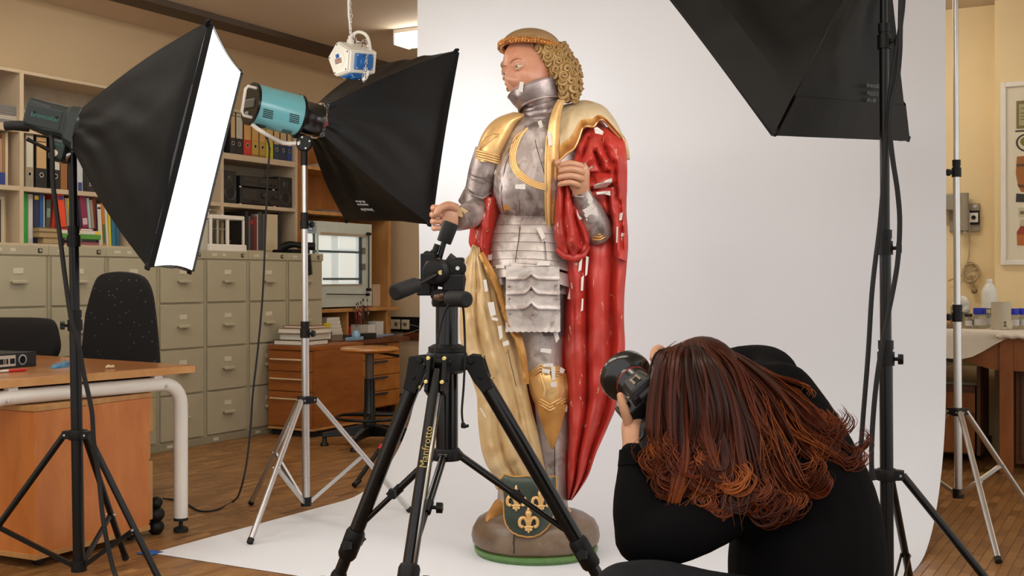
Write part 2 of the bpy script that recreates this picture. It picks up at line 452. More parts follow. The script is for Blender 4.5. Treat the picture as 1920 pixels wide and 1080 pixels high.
# ================================================================ FILING CABINETS
CT = 1.285; CW = .4175; CS = [.032+CW*k for k in range(-4, 4)]
m_plate = mat('label_card', (206, 200, 180), .6, var=.03); m_lock = mat('lock_dark', (52, 48, 42), .4)
ROWS = [(.055, .345), (.35, .64), (.645, .935), (.94, 1.225)]
near_words = ['grey steel filing cabinet at the hidden end of the row, past the plain chair',
 'grey filing cabinet farthest from the silver stand, behind the plain black chair',
 'grey filing cabinet below the coloured book stack, behind the black stand pole',
 'grey filing cabinet directly behind the tall speckled chair',
 'grey filing cabinet under the lower corner of the lit softbox',
 'grey filing cabinet with the white glass-sided box standing on its top',
 'grey filing cabinet behind the hanging black lamp cable',
 'grey filing cabinet nearest the brown drawers, telephone on top']
for k, s0 in enumerate(CS):
    s1 = s0+CW
    root = thing('filing_cabinet', near_words[k], 'cabinet', RP((s0+s1)/2, .3, 0), 'row of grey filing cabinets')
    mb = MB(R); mb.box(s0+.001, s1-.001, .012, .615, .0, CT)
    mb.build('body', m_steel, root, bevel=.003)
    mb = MB(R); mb.box(s0+.001, s1-.001, .0, .012, 1.232, CT); top = mb.build('top_rail', m_steel, root, bevel=.002)
    mb = MB(R); mb.box(s1-.075, s1-.045, -.003, 0, 1.244, 1.27); mb.build('lock_plate', m_lock, top, bevel=.002)
    mb = MB(); mb.lathe([(.008, 0), (.008, .004), (0, .005)], 12, R @ frame((s1-.06, -.003, 1.257), (0, -1, 0))); mb.build('lock', m_alu, top)
    for a in ((s0+.06, .05), (s0+.16, .035)):
        mb = MB(R); mb.box(a[0], a[0]+a[1], -.0015, 0, 1.25, 1.268); mb.build('name_tag', m_plate, top)
    mb = MB(R); mb.box(s0+.001, s1-.001, -.002, .012, 0, .05); pk = mb.build('plinth', m_steel_d, root, bevel=.002)
    mb = MB(R); mb.box(s0+.07, s0+.12, -.004, -.002, .015, .035); mb.build('plinth_tag', m_plate, pk)
    for r, (z0, z1) in enumerate(ROWS):
        mb = MB(R); mb.box(s0+.022, s1-.022, -.004, .012, z0+.004, z1-.004); dr = mb.build('drawer', m_steel, root, bevel=.003)
        sc = (s0+s1)/2; zc = z0+.62*(z1-z0)
        mb = MB(R); mb.box(sc-.05, sc+.05, -.030, -.022, zc-.046, zc-.030); mb.box(sc-.05, sc+.05, -.022, -.004, zc-.037, zc-.030); mb.build('pull_handle', m_steel, dr, bevel=.003)
        mb = MB(R); mb.box(sc-.033, sc+.033, -.007, -.004, zc+.01, zc+.04); mb.build('card_holder', m_plate, dr, bevel=.001)
# ================================================================ BOOKCASE over the cabinets
TF, TB = .30, .615
UP = [-1.58, -.745, .095, .935, 1.755]
bc = thing('bookcase', 'cream open bookcase with binders and books along the back wall', 'bookcase', RP(.1, .45, CT))
for s in UP:
    mb = MB(R); mb.box(s-.014, s+.014, TF, TB, CT, 2.32); mb.build('upright', m_shelf, bc, bevel=.002)
for a, b_ in zip(UP[:-1], UP[1:]):
    for z0, z1 in ((CT+.0, CT+.022), (1.612, 1.640), (1.955, 1.998), (2.30, 2.32)):
        mb = MB(R); mb.box(a+.0145, b_-.0145, TF, TB, z0, z1); mb.build('shelf', m_shelf, bc, bevel=.002)
m_back = mat('bookcase_back', (176, 162, 140), .8)
mb = MB(R); mb.box(UP[0], UP[-1], TB, .619, CT, 2.32); mb.build('back_panel', m_back, bc)
SZ = [CT+.0225, 1.6405, 1.9985]
SZ = [z+.0005 for z in SZ]
def bmat(rgb): return mat('cover_%d_%d_%d' % rgb, rgb, .55, var=.05)
def book(s0, w, h, z, rgb, label, depth=.2, tilt=0, group='books on the shelf', tf=None, band=None, pages=True):
    tf = TF+.03 if tf is None else tf
    org = RP(s0, tf, z)
    T = frame3(O3+U3*s0+V3*tf+V((0, 0, z)), U3*math.cos(tilt)+V((0, 0, 1))*(-math.sin(tilt) if tilt else 0), V3, U3*math.sin(tilt)+V((0, 0, 1))*math.cos(tilt))
    # lift so the lower corner rests on the shelf
    lift = w*math.sin(tilt) if tilt > 0 else 0
    T = Matrix.Translation((0, 0, lift)) @ T
    root = thing('book', label, 'book', org, group)
    mb = MB(T); mb.box(0, w, 0, .003, 0, h); mb.box(0, .0025, .003, depth, 0, h); mb.box(w-.0025, w, .003, depth, 0, h); mb.build('cover', bmat(rgb), root)
    if pages:
        mb = MB(T); mb.box(.0026, w-.0026, .004, depth-.006, .003, h-.003); mb.build('pages', m_paper, root)
    if band:
        mb = MB(T); mb.box(w*.12, w*.88, -.0008, 0, h*band[0], h*band[1]); mb.build('spine_label', bmat(band[2]), root)
    return root
def binder(s0, w, z, spine, lab, label, h=.318, group='lever arch binders', low=None, tf=None):
    tf = TF+.025 if tf is None else tf
    root = thing('binder', label, 'binder', RP(s0+w/2, tf, z), group)
    mb = MB(R); mb.box(s0, s0+w, tf, tf+.003, z, z+h); mb.box(s0, s0+.003, tf+.003, tf+.27, z, z+h); mb.box(s0+w-.003, s0+w, tf+.003, tf+.27, z, z+h)
    mb.build('cover', bmat(spine), root, bevel=.001)
    mb = MB(R); mb.box(s0+.004, s0+w-.004, tf+.03, tf+.25, z+.01, z+.30); mb.build('papers', m_paper, root)
    mb = MB(R); mb.box(s0+.006, s0+w-.006, tf-.0012, tf, z+h*.37, z+h*.95); lb = mb.build('spine_label', bmat(lab), root)
    if low:
        mb = MB(R); mb.box(s0+.004, s0+w-.004, tf-.001, tf, z+h*.06, z+h*.36); mb.build('spine_band', bmat(low), root)
    mb = MB(R); mb.box(s0+.008, s0+w-.008, tf-.0018, tf-.0012, z+h*.86, z+h*.875); mb.build('printed_rule', m_gap, lb)
    mb = MB(); M = R @ frame((s0+w/2, tf-.001, z+h*.245), (0, -1, 0)); mb.lathe([(.0105, 0), (.0105, .002), (.0155, .002), (.0155, 0)], 16, M); hr = mb.build('finger_ring', m_alu, root)
    mb = MB(); mb.lathe([(.0105, .0008), (0, .0008)], 14, M); mb.build('finger_hole', m_gap, hr)
    return root
# top shelf of bay 1 (binders)
tf = TF+.025
pxs = [(48, 63, (150, 138, 116), (206, 198, 180), 'beige binder with a pale label at the end of its row'), (67, 88, (24, 22, 22), (196, 158, 106), 'black binder with a tan label, next to the beige binder'),
       (95, 113, (26, 24, 24), (206, 202, 186), 'black binder with a white label topped in green')]
for a, b_, sp, lb, l in pxs:
    s0, s1 = s_of(a, tf), s_of(b_, tf); r_ = binder(s0, s1-s0, SZ[1], sp, lb, l)
    if 'green' in l:
        mb = MB(R); mb.box(s0+.006, s1-.006, tf-.0022, tf-.0012, SZ[1]+.27, SZ[1]+.30); mb.build('green_band', bmat((30, 120, 60)), r_)
for a, b_, h, c, l, bd in [(114, 126, .2, (150, 98, 52), 'short brown book leaning by the green topped binder', None), (128, 143, .29, (44, 32, 30), 'dark brown book hidden behind the light stand clamp', (.1, .2, (160, 150, 140))),
                       (145, 155, .30, (196, 200, 206), 'white and blue spined catalogue beside the stand', (.0, .18, (60, 70, 120))), (157, 161, .29, (36, 34, 34), 'thin black book beside the white catalogue', None),
                       (162, 178, .31, (40, 26, 24), 'dark brown book with large white spine letters', None), (180, 192, .29, (52, 36, 32), 'dark book next to the softbox edge on binder shelf', None)]:
    s0, s1 = s_of(a, tf), s_of(b_, tf); r_ = book(s0, s1-s0, h, SZ[1], c, l, tf=tf, band=bd)
    if 'letters' in l:
        M = R @ frame3(((s0+s1)/2, tf-.001, SZ[1]+.17), (0, 0, 1), (-1, 0, 0), (0, -1, 0)); text('TECHNISCHE PROSPEKTE', .024, M, m_white_print, r_)
# lower shelf of bay 1
low = [(50, 58, .30, (46, 160, 60), 0, 'bright green folder standing at the shelf end', None), (59, 68, .295, (190, 188, 182), 0, 'pale grey magazine file beside the green folder', (.1, .9, (214, 210, 204))),
 (70, 80, .30, (36, 46, 84), 0, 'dark blue folder with yellow sticker at its top', (.88, .96, (226, 190, 40))), (81, 88, .30, (34, 88, 150), 0, 'mid blue folder next to the dark blue folder', None), (88.3, 90, .29, (210, 208, 204), 0, 'thin white booklet beside the mid blue folder', None),
 (91, 99, .27, (72, 78, 70), .05, 'grey green book leaning behind the stand cable', (.6, .8, (120, 150, 140))), (100, 106, .26, (176, 52, 34), .12, 'slim red book leaning toward the orange book', None)]
up_ = [(109, 120.5, .275, (228, 74, 34), -.11, 'bright orange book with a small blue emblem', (.80, .92, (70, 60, 130))), (122, 126, .25, (150, 140, 124), -.1, 'thin grey book beside the orange book', None), (127, 134, .25, (226, 204, 40), -.1, 'yellow book leaning behind the light stand pole', None),
 (146, 150, .25, (40, 36, 62), -.1, 'thin navy book just past the pole', None), (151, 162, .27, (136, 40, 72), -.13, 'crimson book with a white motif low on its spine', (.1, .3, (206, 180, 180))), (163, 167, .26, (168, 190, 196), -.1, 'pale blue thin book by the crimson book', None), (168, 173, .25, (150, 140, 110), -.1, 'olive grey thin book', None),
 (174, 179, .26, (120, 36, 40), -.1, 'dark red narrow book beside the navy volume', None)]
stk_s0, stk_s1 = s_of(84, TF+.0), s_of(189, TF+.0)
for a, b_, h, c, ti, l, bd in low:
    s0, s1 = s_of(a, TF+.03), s_of(b_, TF+.03); book(s0, (s1-s0), h, SZ[0], c, l, tilt=ti, band=bd, tf=TF+.06)
# stack lying in front: pages side books then coloured spines
def flat_book(px0, px1, z, h, rgb, label, spine=True, tf=TF+.002, dep=.21, extra=None, group='books lying in the stack'):
    s0, s1 = s_of(px0, tf), s_of(px1, tf); root = thing('book', label, 'book', RP((s0+s1)/2, tf, z), group)
    mb = MB(R); mb.box(s0, s1, tf, tf+dep, z, z+.0025); mb.box(s0, s1, tf, tf+dep, z+h-.0025, z+h)
    if spine: mb.box(s0, s1, tf, tf+.003, z+.0025, z+h-.0025)
    mb.build('cover', bmat(rgb), root)
    mb = MB(R); mb.box(s0+.003, s1-.003, tf+.004, tf+dep-.003, z+.0026, z+h-.0026); mb.build('pages', mat('page_edges', (170, 146, 106), .7, var=.1, scale=60, stretch=(1, 1, 30)), root)
    if extra:
        mb = MB(R); w = s1-s0; mb.box(s0+w*extra[0], s0+w*extra[1], tf-.001, tf, z+h*.1, z+h*.9); mb.build('spine_label', bmat(extra[2]), root)
    return root
z = SZ[0]
for (a, b_, h, c, l, sp) in [(82, 112, .036, (120, 92, 56), 'brown paged book at the bottom of the stack by the blue folder', False), (74, 112, .034, (130, 100, 62), 'brown paged book in the middle of the stack by the blue folder', False), (74, 110, .026, (110, 84, 54), 'thin brown paged book topping the stack by the blue folder', False)]:
    flat_book(a, b_, z, h, c, l, sp); z += h+.0006
z = SZ[0]
for (a, b_, h, c, l, ex) in [(114, 186, .016, (150, 80, 86), 'pink spined book lowest in the coloured stack', None), (114, 180, .018, (40, 38, 40), 'black spined book with white letters in the coloured stack', (.1, .6, (90, 86, 84))), (114, 189, .030, (66, 132, 48), 'green spined book in the coloured stack', (.02, .98, (84, 150, 56))),
                          (114, 190, .022, (216, 208, 196), 'cream spined book with a yellow end', (.84, .97, (230, 196, 40))), (114, 176, .012, (176, 44, 44), 'thin red spined book on top of the coloured stack', (.6, .95, (220, 214, 206)))]:
    flat_book(a, b_, z, h, c, l, True, extra=ex); z += h+.0006
for a, b_, h, c, ti, l, bd in up_:
    s0, s1 = s_of(a, TF+.05), s_of(b_, TF+.05); book(s0, (s1-s0), h-.07, SZ[0]+.105, c, l, depth=.15, tilt=ti, band=bd, tf=TF+.03)
for a, b_, h, c, ti, l, bd in [(181, 185, .27, (30, 30, 52), -.05, 'navy book beside the cream volume', None), (186, 193, .26, (214, 206, 192), -.07, 'cream volume with a black dot on its spine', (.88, .93, (30, 30, 30))), (194, 199, .27, (196, 120, 36), -.07, 'orange and green narrow book', (.05, .5, (60, 110, 50))), (200, 204, .25, (206, 204, 198), -.07, 'white thin book by the softbox edge', None),
                            (205, 209, .22, (220, 196, 50), -.05, 'yellow narrow book half behind the softbox', None), (210, 217, .2, (40, 110, 134), -.04, 'teal book half behind the softbox', None), (218, 224, .22, (36, 90, 120), -.03, 'blue teal book nearly hidden by softbox', None)]:
    s0, s1 = s_of(a, TF+.03), s_of(b_, TF+.03); book(s0, (s1-s0), h, SZ[0], c, l, tilt=ti, band=bd)
# bay 0: magazines, boards
s0, s1 = s_of(-40, TF+.03), s_of(35, TF+.03)
for i in range(9):
    z = SZ[2]+i*.0122
    mb = MB(R); dx = random.uniform(-.01, .01); mb.box(s0+dx, s1+dx, TF+.03, TF+.26, z, z+.0115)
    o = mb.build('magazine', bmat(random.choice([(190, 180, 164), (150, 60, 50) if i < 2 else (176, 170, 158), (200, 194, 184), (120, 116, 112)])), None, origin=RP((s0+s1)/2, TF+.1, z), bevel=.001)
    tag(o, ['lowest', 'second lowest', 'third lowest', 'fourth lowest', 'middle', 'fourth highest', 'third highest', 'second highest', 'topmost'][i]+' magazine of the flat pile at the top of the bookcase end', 'magazine', 'pile of magazines at bookcase top')
for (a, b_, h, c, l) in [(-8, 4, .27, (176, 140, 110), 'pink tan book standing in the end bay of bookcase'), (4.5, 9.5, .30, (150, 112, 74), 'thin brown folder standing in the end bay'), (10, 15, .31, (206, 190, 160), 'ragged cream paper bundle standing upright')]:
    a_, b2 = s_of(a, TF+.05), s_of(b_, TF+.05); book(a_, b2-a_, h, SZ[1], c, l, tf=TF+.05)
a_, b2 = s_of(-6, TF+.02), s_of(7, TF+.02)
mb = MB(R); mb.box(a_, b2, TF+.005, TF+.035, SZ[1], SZ[1]+.07); o = mb.build('small_box', bmat((40, 58, 130)), None, origin=RP(a_, TF+.02, SZ[1]), bevel=.003); tag(o, 'small blue box before the pink tan book', 'box')
for (a, b_, h, c, l, tf_) in [(-20, 21, .31, (196, 180, 150), 'large cream board leaning in the lowest end bay', TF+.12), (-16, 9, .27, (206, 192, 166), 'smaller cream board in front of the large one', TF+.08), (-14, 2, .25, (26, 24, 22), 'black panel in front of cream boards', TF+.04)]:
    a_, b2 = s_of(a, tf_), s_of(b_, tf_); mb = MB(R); mb.box(a_, b2, tf_, tf_+.015, SZ[0], SZ[0]+h); o = mb.build('board', bmat(c), None, origin=RP(a_, tf_, SZ[0]), bevel=.002); tag(o, l, 'board')
# roll on the top shelf of bay 1
mb = MB(); a_ = RP(s_of(48, TF+.1), TF+.16, SZ[2]+.06); mb.cyl(a_, a_+U3*.34, .06, n=20); o = mb.build('paper_roll', mat('roll_grey', (176, 166, 150), .6), None, origin=a_); tag(o, 'pale grey roll lying on the top shelf behind the flash head', 'roll')
mb = MB(R); mb.box(s_of(50, TF+.04), s_of(66, TF+.04), TF+.04, TF+.1, SZ[2], SZ[2]+.03); o = mb.build('dark_box', m_gap, None, origin=RP(s_of(50, TF+.04), TF+.05, SZ[2]), bevel=.003); tag(o, 'flat dark box in front of the grey roll', 'box')
# bay 3: binders on upper shelf
bl = [(432, 441.5, (40, 40, 46), (204, 166, 118), None, 'dark grey binder with tan label beside the lit softbox'), (442, 455.5, (34, 33, 38), (190, 186, 168), None, 'black binder with a pale grey green label'), (457, 471, (178, 52, 36), (206, 160, 96), (196, 60, 42), 'red binder with orange tan label'), (472, 485, (150, 116, 50), (204, 158, 92), (190, 152, 66), 'mustard brown binder with orange label'),
      (486, 498, (140, 112, 52), (202, 160, 100), (176, 144, 66), 'ochre binder behind the lamp cable'), (499, 512, (190, 176, 40), (204, 168, 104), (198, 186, 50), 'yellow green binder under the turquoise lamp'), (513, 524.5, (44, 62, 84), (206, 172, 120), None, 'steel blue binder beside the yellow green one'), (525, 537.5, (46, 54, 74), (204, 172, 120), None, 'slate blue binder beside the steel blue one'), (538.5, 547, (30, 66, 130), (204, 176, 126), None, 'bright blue binder at the bookcase end')]
for a, b_, sp, lb, lo, l in bl:
    s0, s1 = s_of(a, tf), s_of(b_, tf); binder(s0, s1-s0, SZ[2], sp, lb, l, low=lo)
# hi-fi stack with two loudspeakers
tf = TF+.03
m_hifi = mat('hifi_black', (34, 34, 36), .4, var=.05); m_hif2 = mat('hifi_front', (46, 47, 50), .3, var=.05)
for (a, b_, l) in [(419.5, 444, 'dark loudspeaker beside the softbox edge, left of the hi-fi'), (523, 548, 'dark loudspeaker at the bookcase end, right of the hi-fi')]:
    s0, s1 = s_of(a, tf), s_of(b_, tf); root = thing('loudspeaker', l, 'loudspeaker', RP((s0+s1)/2, tf, SZ[1]), 'pair of shelf loudspeakers')
    mb = MB(R); mb.box(s0, s1, tf, tf+.2, SZ[1], SZ[1]+.235); mb.build('case', m_hifi, root, bevel=.006)
    M = R @ frame(((s0+s1)/2, tf, SZ[1]+.075), (0, -1, 0)); mb = MB(); mb.lathe([(.0, -.01), (.02, -.004), (.05, .002), (.058, .005), (.062, .0)], 24, M); mb.build('woofer', m_hif2, root)
    M = R @ frame(((s0+s1)/2, tf, SZ[1]+.175), (0, -1, 0)); mb = MB(); mb.lathe([(.0, .006), (.015, .004), (.026, .004), (.03, 0)], 20, M); mb.build('tweeter', m_hif2, root)
def hifi(a, b_, z0, h, label, knobs, slots, name):
    t_ = TF+.02; s0, s1 = s_of(a, t_), s_of(b_, t_); root = thing(name, label, 'hi-fi unit', RP((s0+s1)/2, t_, z0))
    mb = MB(R); mb.box(s0, s1, t_, t_+.26, z0+.008, z0+h); mb.build('case', m_hifi, root, bevel=.003)
    w = s1-s0
    for k in (.06, .94):
        mb = MB(); mb.cyl(RP(s0+w*k, t_+.03, z0), RP(s0+w*k, t_+.03, z0+.008), .014); mb.build('foot', m_alu, root)
    for (x, zz, r) in knobs:
        mb = MB(); mb.lathe([(r, 0), (r, .014), (r*.85, .018), (0, .018)], 20, R @ frame((s0+w*x, t_, z0+h*zz), (0, -1, 0))); mb.build('knob', m_hif2, root)
    for (x0, x1, z1, z2) in slots:
        mb = MB(R); mb.box(s0+w*x0, s0+w*x1, t_-.003, t_, z0+h*z1, z0+h*z2); mb.build('front_panel', m_hif2, root, bevel=.001)
hifi(451, 524, SZ[1], .125, 'black amplifier with one large volume knob under the player', [(.58, .62, .022), (.85, .55, .011), (.93, .55, .011), (.72, .2, .007), (.45, .2, .007), (.32, .2, .007)], [(.05, .4, .3, .9)], 'amplifier')
hifi(451.5, 522, SZ[1]+.1256, .085, 'black player with slim display on top of the amplifier', [(.8, .4, .008), (.9, .4, .008)], [(.06, .42, .5, .85), (.5, .75, .5, .85), (.06, .42, .15, .4)], 'disc_player')
# bottom of bay 3 and 2: display box on cabinets, books, files
t_ = .12
s0, s1 = s_of(395, t_), s_of(459, t_); z0 = CT+.001
root = thing('analytical_balance', 'white metal box with glass front and carrying handle, on the filing cabinets', 'scale', RP((s0+s1)/2, t_+.1, z0))
h = z_of(420, 403, t_)-z0
mb = MB(R); w = s1-s0
mb.box(s0-.01, s1+.01, t_-.01, t_+.24, z0, z0+.05); mb.build('base', m_white, root, bevel=.006)
mb = MB(R)
mb.box(s0, s1, t_, t_+.22, z0+h-.03, z0+h); mb.build('roof', m_white, root, bevel=.006)
for (a, b_) in ((0, .05), (.46, .54), (.95, 1)):
    for tt in (t_, t_+.205):
        mb = MB(R); mb.box(s0+w*a, s0+w*b_, tt, tt+.015, z0+.05, z0+h-.03); mb.build('post', m_white, root, bevel=.002)
mg, nt, b = base_mat('thin_glass'); b.inputs['Transmission Weight'].default_value = 1; b.inputs['Roughness'].default_value = .02; b.inputs['IOR'].default_value = 1.1; b.inputs['Base Color'].default_value = (.9, .94, .93, 1)
mb = MB(R); mb.box(s0+.01, s1-.01, t_+.005, t_+.008, z0+.05, z0+h-.03); mb.build('glass_pane', mg, root)
for k in (.25, .5, .78):
    mb = MB(); mb.cyl(RP(s0+w*k, t_+.1, z0+.05), RP(s0+w*k, t_+.1, z0+h-.03), .008 if k != .5 else .014, n=10); mb.build('column', m_alu, root)
mb = MB(R); mb.box(s0+w*.2, s0+w*.82, t_+.09, t_+.11, z0+h*.62, z0+h*.64); mb.build('beam', m_alu, root)
for k in (.25, .78):
    mb = MB(); mb.lathe([(.03, 0), (.032, .004), (0, .005)], 18, R @ Matrix.Translation((s0+w*k, t_+.1, z0+h*.3))); mb.build('weighing_pan', m_chrome, root)
hp = [RP(s0+w*.25, t_+.1, z0+h), RP(s0+w*.25, t_+.1, z0+h+.03), RP(s0+w*.3, t_+.1, z0+h+.04), RP(s0+w*.6, t_+.1, z0+h+.04), RP(s0+w*.65, t_+.1, z0+h+.03), RP(s0+w*.65, t_+.1, z0+h)]
mb = MB(); mb.tube(hp, .004, 8); mb.build('carrying_handle', m_chrome, root)
s2, s3 = s_of(378, .14), s_of(393, .14)
mb = MB(R); mb.box(s2, s3, .14, .30, CT+.001, z_of(390, 412, .14)); o = mb.build('grey_box', mat('instrument_grey', (188, 182, 168), .5), None, origin=RP(s2, .2, CT), bevel=.006); tag(o, 'tall pale grey box behind the lit softbox, beside the glass-sided box', 'box')
tfb = TF+.03
for a, b_, h, c, l, bd in [(460, 465.5, .285, (44, 40, 44), 'black book closest to the white glass-sided box', None), (466, 469.5, .25, (96, 92, 90), 'thin grey book with a red tip', (.7, .8, (190, 40, 34))), (470, 474.5, .27, (60, 52, 50), 'dark book marked with a red patch', (.72, .82, (190, 40, 34))), (475, 481.5, .25, (120, 38, 38), 'wine red book between the dark books', None),
                       (482, 484, .27, (196, 190, 184), 'thin white book beside the wine red book', None), (485, 491, .285, (70, 72, 76), 'slate grey book next to the thin white book', None), (492, 497, .27, (86, 84, 84), 'mid grey book beside the cream file', None), (522, 528, .29, (40, 36, 34), 'black folder past the cream file', None)]:
    s0, s1 = s_of(a, tfb), s_of(b_, tfb); book(s0, s1-s0, h, SZ[0], c, l, tf=tfb, band=bd)
s0, s1 = s_of(499, tfb-.01), s_of(521, tfb-.01); mb = MB(R); mb.box(s0, s1, tfb-.01, tfb+.23, SZ[0], SZ[0]+.275); o = mb.build('magazine_file', bmat((208, 190, 156)), None, origin=RP(s0, tfb, SZ[0]), bevel=.003); tag(o, 'cream magazine file standing at the end of the low shelf', 'magazine file')
# bay 2 upper and lower contents peep past the softbox
for i, (a, c) in enumerate([(300, (180, 160, 130)), (330, (60, 60, 66))]):
    s0 = s_of(a, tfb); book(s0, .05, .28, SZ[2], c, ['tan book behind the lit softbox, top shelf', 'dark book behind the lit softbox, top shelf'][i])
# telephone on the last cabinet
ph = RP(1.5, .10, CT)
root = thing('telephone', 'black telephone handset lying on the filing cabinet by the silver stand', 'telephone', ph)
pts = [P(527, 468, ph.y-.05), P(545, 462, ph.y-.04), P(565, 464, ph.y-.03), P(590, 466, ph.y)]
mb = MB(); mb.tube(cr([tuple(p+V((0, 0, .014))) for p in pts], 6), [.026+.012*abs(math.cos(i/18*PI)) for i in range(19)], 12, flat=.8); mb.build('handset', m_blkp, root)
mb = MB(R); mb.box(1.42, 1.62, .06, .26, CT+.0005, CT+.03); mb.build('cradle', m_blkp, root, bevel=.008)
coil = [P(578+4.5*math.cos(i*.9)+ (i*.04), 478+i*.42, 8.70+.01*math.sin(i*.9)) for i in range(90)]
mb = MB(); mb.tube(coil, .004, 6); mb.build('coiled_cord', m_rub, root)
# ================================================================ BACK-LEFT UNIT, WORKTOP
UT = .22
s_r = s_of(733, UT); s_ri = s_of(727.5, UT)
unit = thing('hutch_shelf', 'orange brown wooden hutch shelf in the room corner around the glass-fronted box', 'shelf unit', RP(2.3, .4, 0))
mb = MB(R); mb.box(1.772, 1.79, UT, .61, .62, 2.3); mb.build('side_panel', m_unit, unit, bevel=.002)
mb = MB(R); mb.box(s_ri, s_r, UT, .61, .62, 2.3); mb.build('side_panel', m_birch, unit, bevel=.002)
mb = MB(R); mb.box(1.791, s_ri-.001, .59, .61, .62, 2.3); mb.build('back_panel', m_unit, unit)
for z0, z1 in ((1.945, 1.972), (1.60, 1.628)):
    mb = MB(R); mb.box(1.791, s_ri-.001, UT, .589, z0, z1); mb.build('shelf', m_birch, unit, bevel=.002)
zb = z_of(650, 578, UT-.1)
mb = MB(R); mb.box(1.72, s_ri-.002, UT-.12, .589, zb-.028, zb); mb.build('counter_shelf', m_birch, unit, bevel=.002)
for px in (652, 726):
    s_ = s_of(px, UT-.1); mb = MB(R); mb.box(s_-.012, s_+.012, UT-.1, .589, .62, zb-.0285); mb.build('divider', m_birch, unit, bevel=.002)
mb = MB(R); mb.box(1.73, 2.72, -.10, .61, .585, .62); o = mb.build('worktop', m_mahog, None, origin=RP(2.2, .2, .585), bevel=.004); tag(o, 'dark brown worktop along the corner with art tools and brushes on it', 'worktop')
for s_, l in ((1.76, 'wooden side support of the worktop beside the filing cabinets'), (2.66, 'wooden side support of the worktop at the wall end')):
    mb = MB(R); mb.box(s_, s_+.03, 0, .58, 0, .584); o = mb.build('worktop_support', m_unit, None, origin=RP(s_, .2, 0)); tag(o, l, 'support')
# papers on the hutch shelf top
for i in range(3):
    s0 = s_of(598+i*3, UT+.06); mb = MB(R); mb.box(s0, s0+.45-.02*i, UT+.02, UT+.3, 1.9725+i*.013, 1.985+i*.013)
    o = mb.build('paper_stack', mat('paper_fringe', (214, 206, 192), .8, var=.2, scale=60), None, origin=RP(s0, UT, 1.97)); tag(o, ['lowest sheaf of pale papers on the upper hutch shelf', 'middle sheaf of pale papers on the upper hutch shelf', 'topmost sheaf of pale papers on the upper hutch shelf'][i], 'papers', 'sheaves on the hutch shelf')
mb = MB(R); mb.box(s_of(600, UT+.03), s_of(640, UT+.03), UT+.02, UT+.3, 1.6285, 1.642); o = mb.build('folder', bmat((96, 100, 106)), None, origin=RP(2, UT, 1.63), bevel=.002); tag(o, 'grey folder lying on the hutch shelf above the glass-fronted box', 'folder')
# glass fronted box (pale steel frame, window reflected in its pane)
BT = .14
b0, b1 = 1.80, s_of(697, BT); bz0, bz1 = zb+.012, z_of(697, 421, BT)
m_box = mat('pale_grey_green', (196, 204, 196), .4, var=.03)
root = thing('light_cabinet', 'pale grey glass-fronted cabinet in the wooden hutch, window reflection painted on its pane', 'cabinet', RP((b0+b1)/2, .35, bz0))
w = b1-b0; h = bz1-bz0
fx0, fx1 = b0+w*.03, b0+w*.82; fz0, fz1 = bz0+h*.27, bz0+h*.84
mb = MB(R); mb.box(b0, b1, BT+.03, .58, bz0, bz1); mb.build('body', m_box, root, bevel=.004)
mb = MB(R); mb.box(b0, fx0, BT, BT+.03, bz0, bz1); mb.box(fx1, b1, BT, BT+.03, bz0, bz1); mb.box(fx0, fx1, BT, BT+.03, bz0, fz0); mb.box(fx0, fx1, BT, BT+.03, fz1, bz1); mb.build('front_frame', m_box, root, weld=False)
m_pane, nt, b = base_mat('reflecting_pane'); b.inputs['Base Color'].default_value = (*lin((60, 70, 74)), 1); b.inputs['Roughness'].default_value = .25
mb = MB(R); mb.box(fx0, fx1, BT+.012, BT+.029, fz0, fz1); mb.build('glass_pane', m_pane, root)
# window reflection in the pane, put on as flat glowing plates
m_refl = glow('window_reflection_bright', lin((196, 206, 200)), .72); m_refl_dim = glow('window_reflection_dim', lin((142, 162, 164)), .75)
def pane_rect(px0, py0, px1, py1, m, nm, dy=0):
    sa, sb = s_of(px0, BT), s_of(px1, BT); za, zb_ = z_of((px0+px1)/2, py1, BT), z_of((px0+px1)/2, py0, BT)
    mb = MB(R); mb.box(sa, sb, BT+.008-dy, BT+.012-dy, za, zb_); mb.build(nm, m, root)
pane_rect(575, 440, 684, 536, m_refl_dim, 'painted_reflection'); 
for a in ((576, 440, 588, 470), (595, 441, 622, 468), (636, 444, 668, 467), (606, 477, 622, 536), (637, 474, 668, 530)): pane_rect(*a, m_refl, 'reflected_pane', .004)
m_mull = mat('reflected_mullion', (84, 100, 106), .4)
pane_rect(587, 438, 592, 537, m_mull, 'mullion_reflection', .0045); pane_rect(674, 443, 681, 536, mat('door_edge', (70, 84, 92), .4), 'mullion_reflection', .0045); pane_rect(592, 470, 674, 474, m_mull, 'mullion_reflection', .005); pane_rect(606, 521, 674, 525, m_mull, 'mullion_reflection', .005)
mb = MB(R); mb.box(fx0, b0+w*.86, BT-.012, BT, fz1-.002, fz1+.022); mb.build('rail', m_alu, root, bevel=.002)
mb = MB(R); mb.box(fx0, fx1, BT-.006, BT, fz0-.012, fz0); mb.build('rail', m_alu, root, bevel=.002)
xr = b0+w*.905
mb = MB(); mb.cyl(RP(xr, BT-.02, bz0+h*.20), RP(xr, BT-.02, bz0+h*.88), .005); mb.build('rod', m_blk, root)
for zz in (.20, .88):
    mb = MB(); mb.cyl(RP(xr-.02, BT-.02, bz0+h*zz), RP(xr+.02, BT-.02, bz0+h*zz), .013); mb.build('knob', m_blk, root)
mb = MB(); mb.cyl(RP(b0+.1, BT-.02, bz0+h*.155), RP(b0+w*.89, BT-.02, bz0+h*.14), .004); mb.build('rod', m_blk, root)
mb = MB(); mb.cyl(RP(b0+w*.87, BT-.02, bz0+h*.14), RP(b0+w*.905, BT-.02, bz0+h*.14), .013); mb.build('knob', m_blk, root)
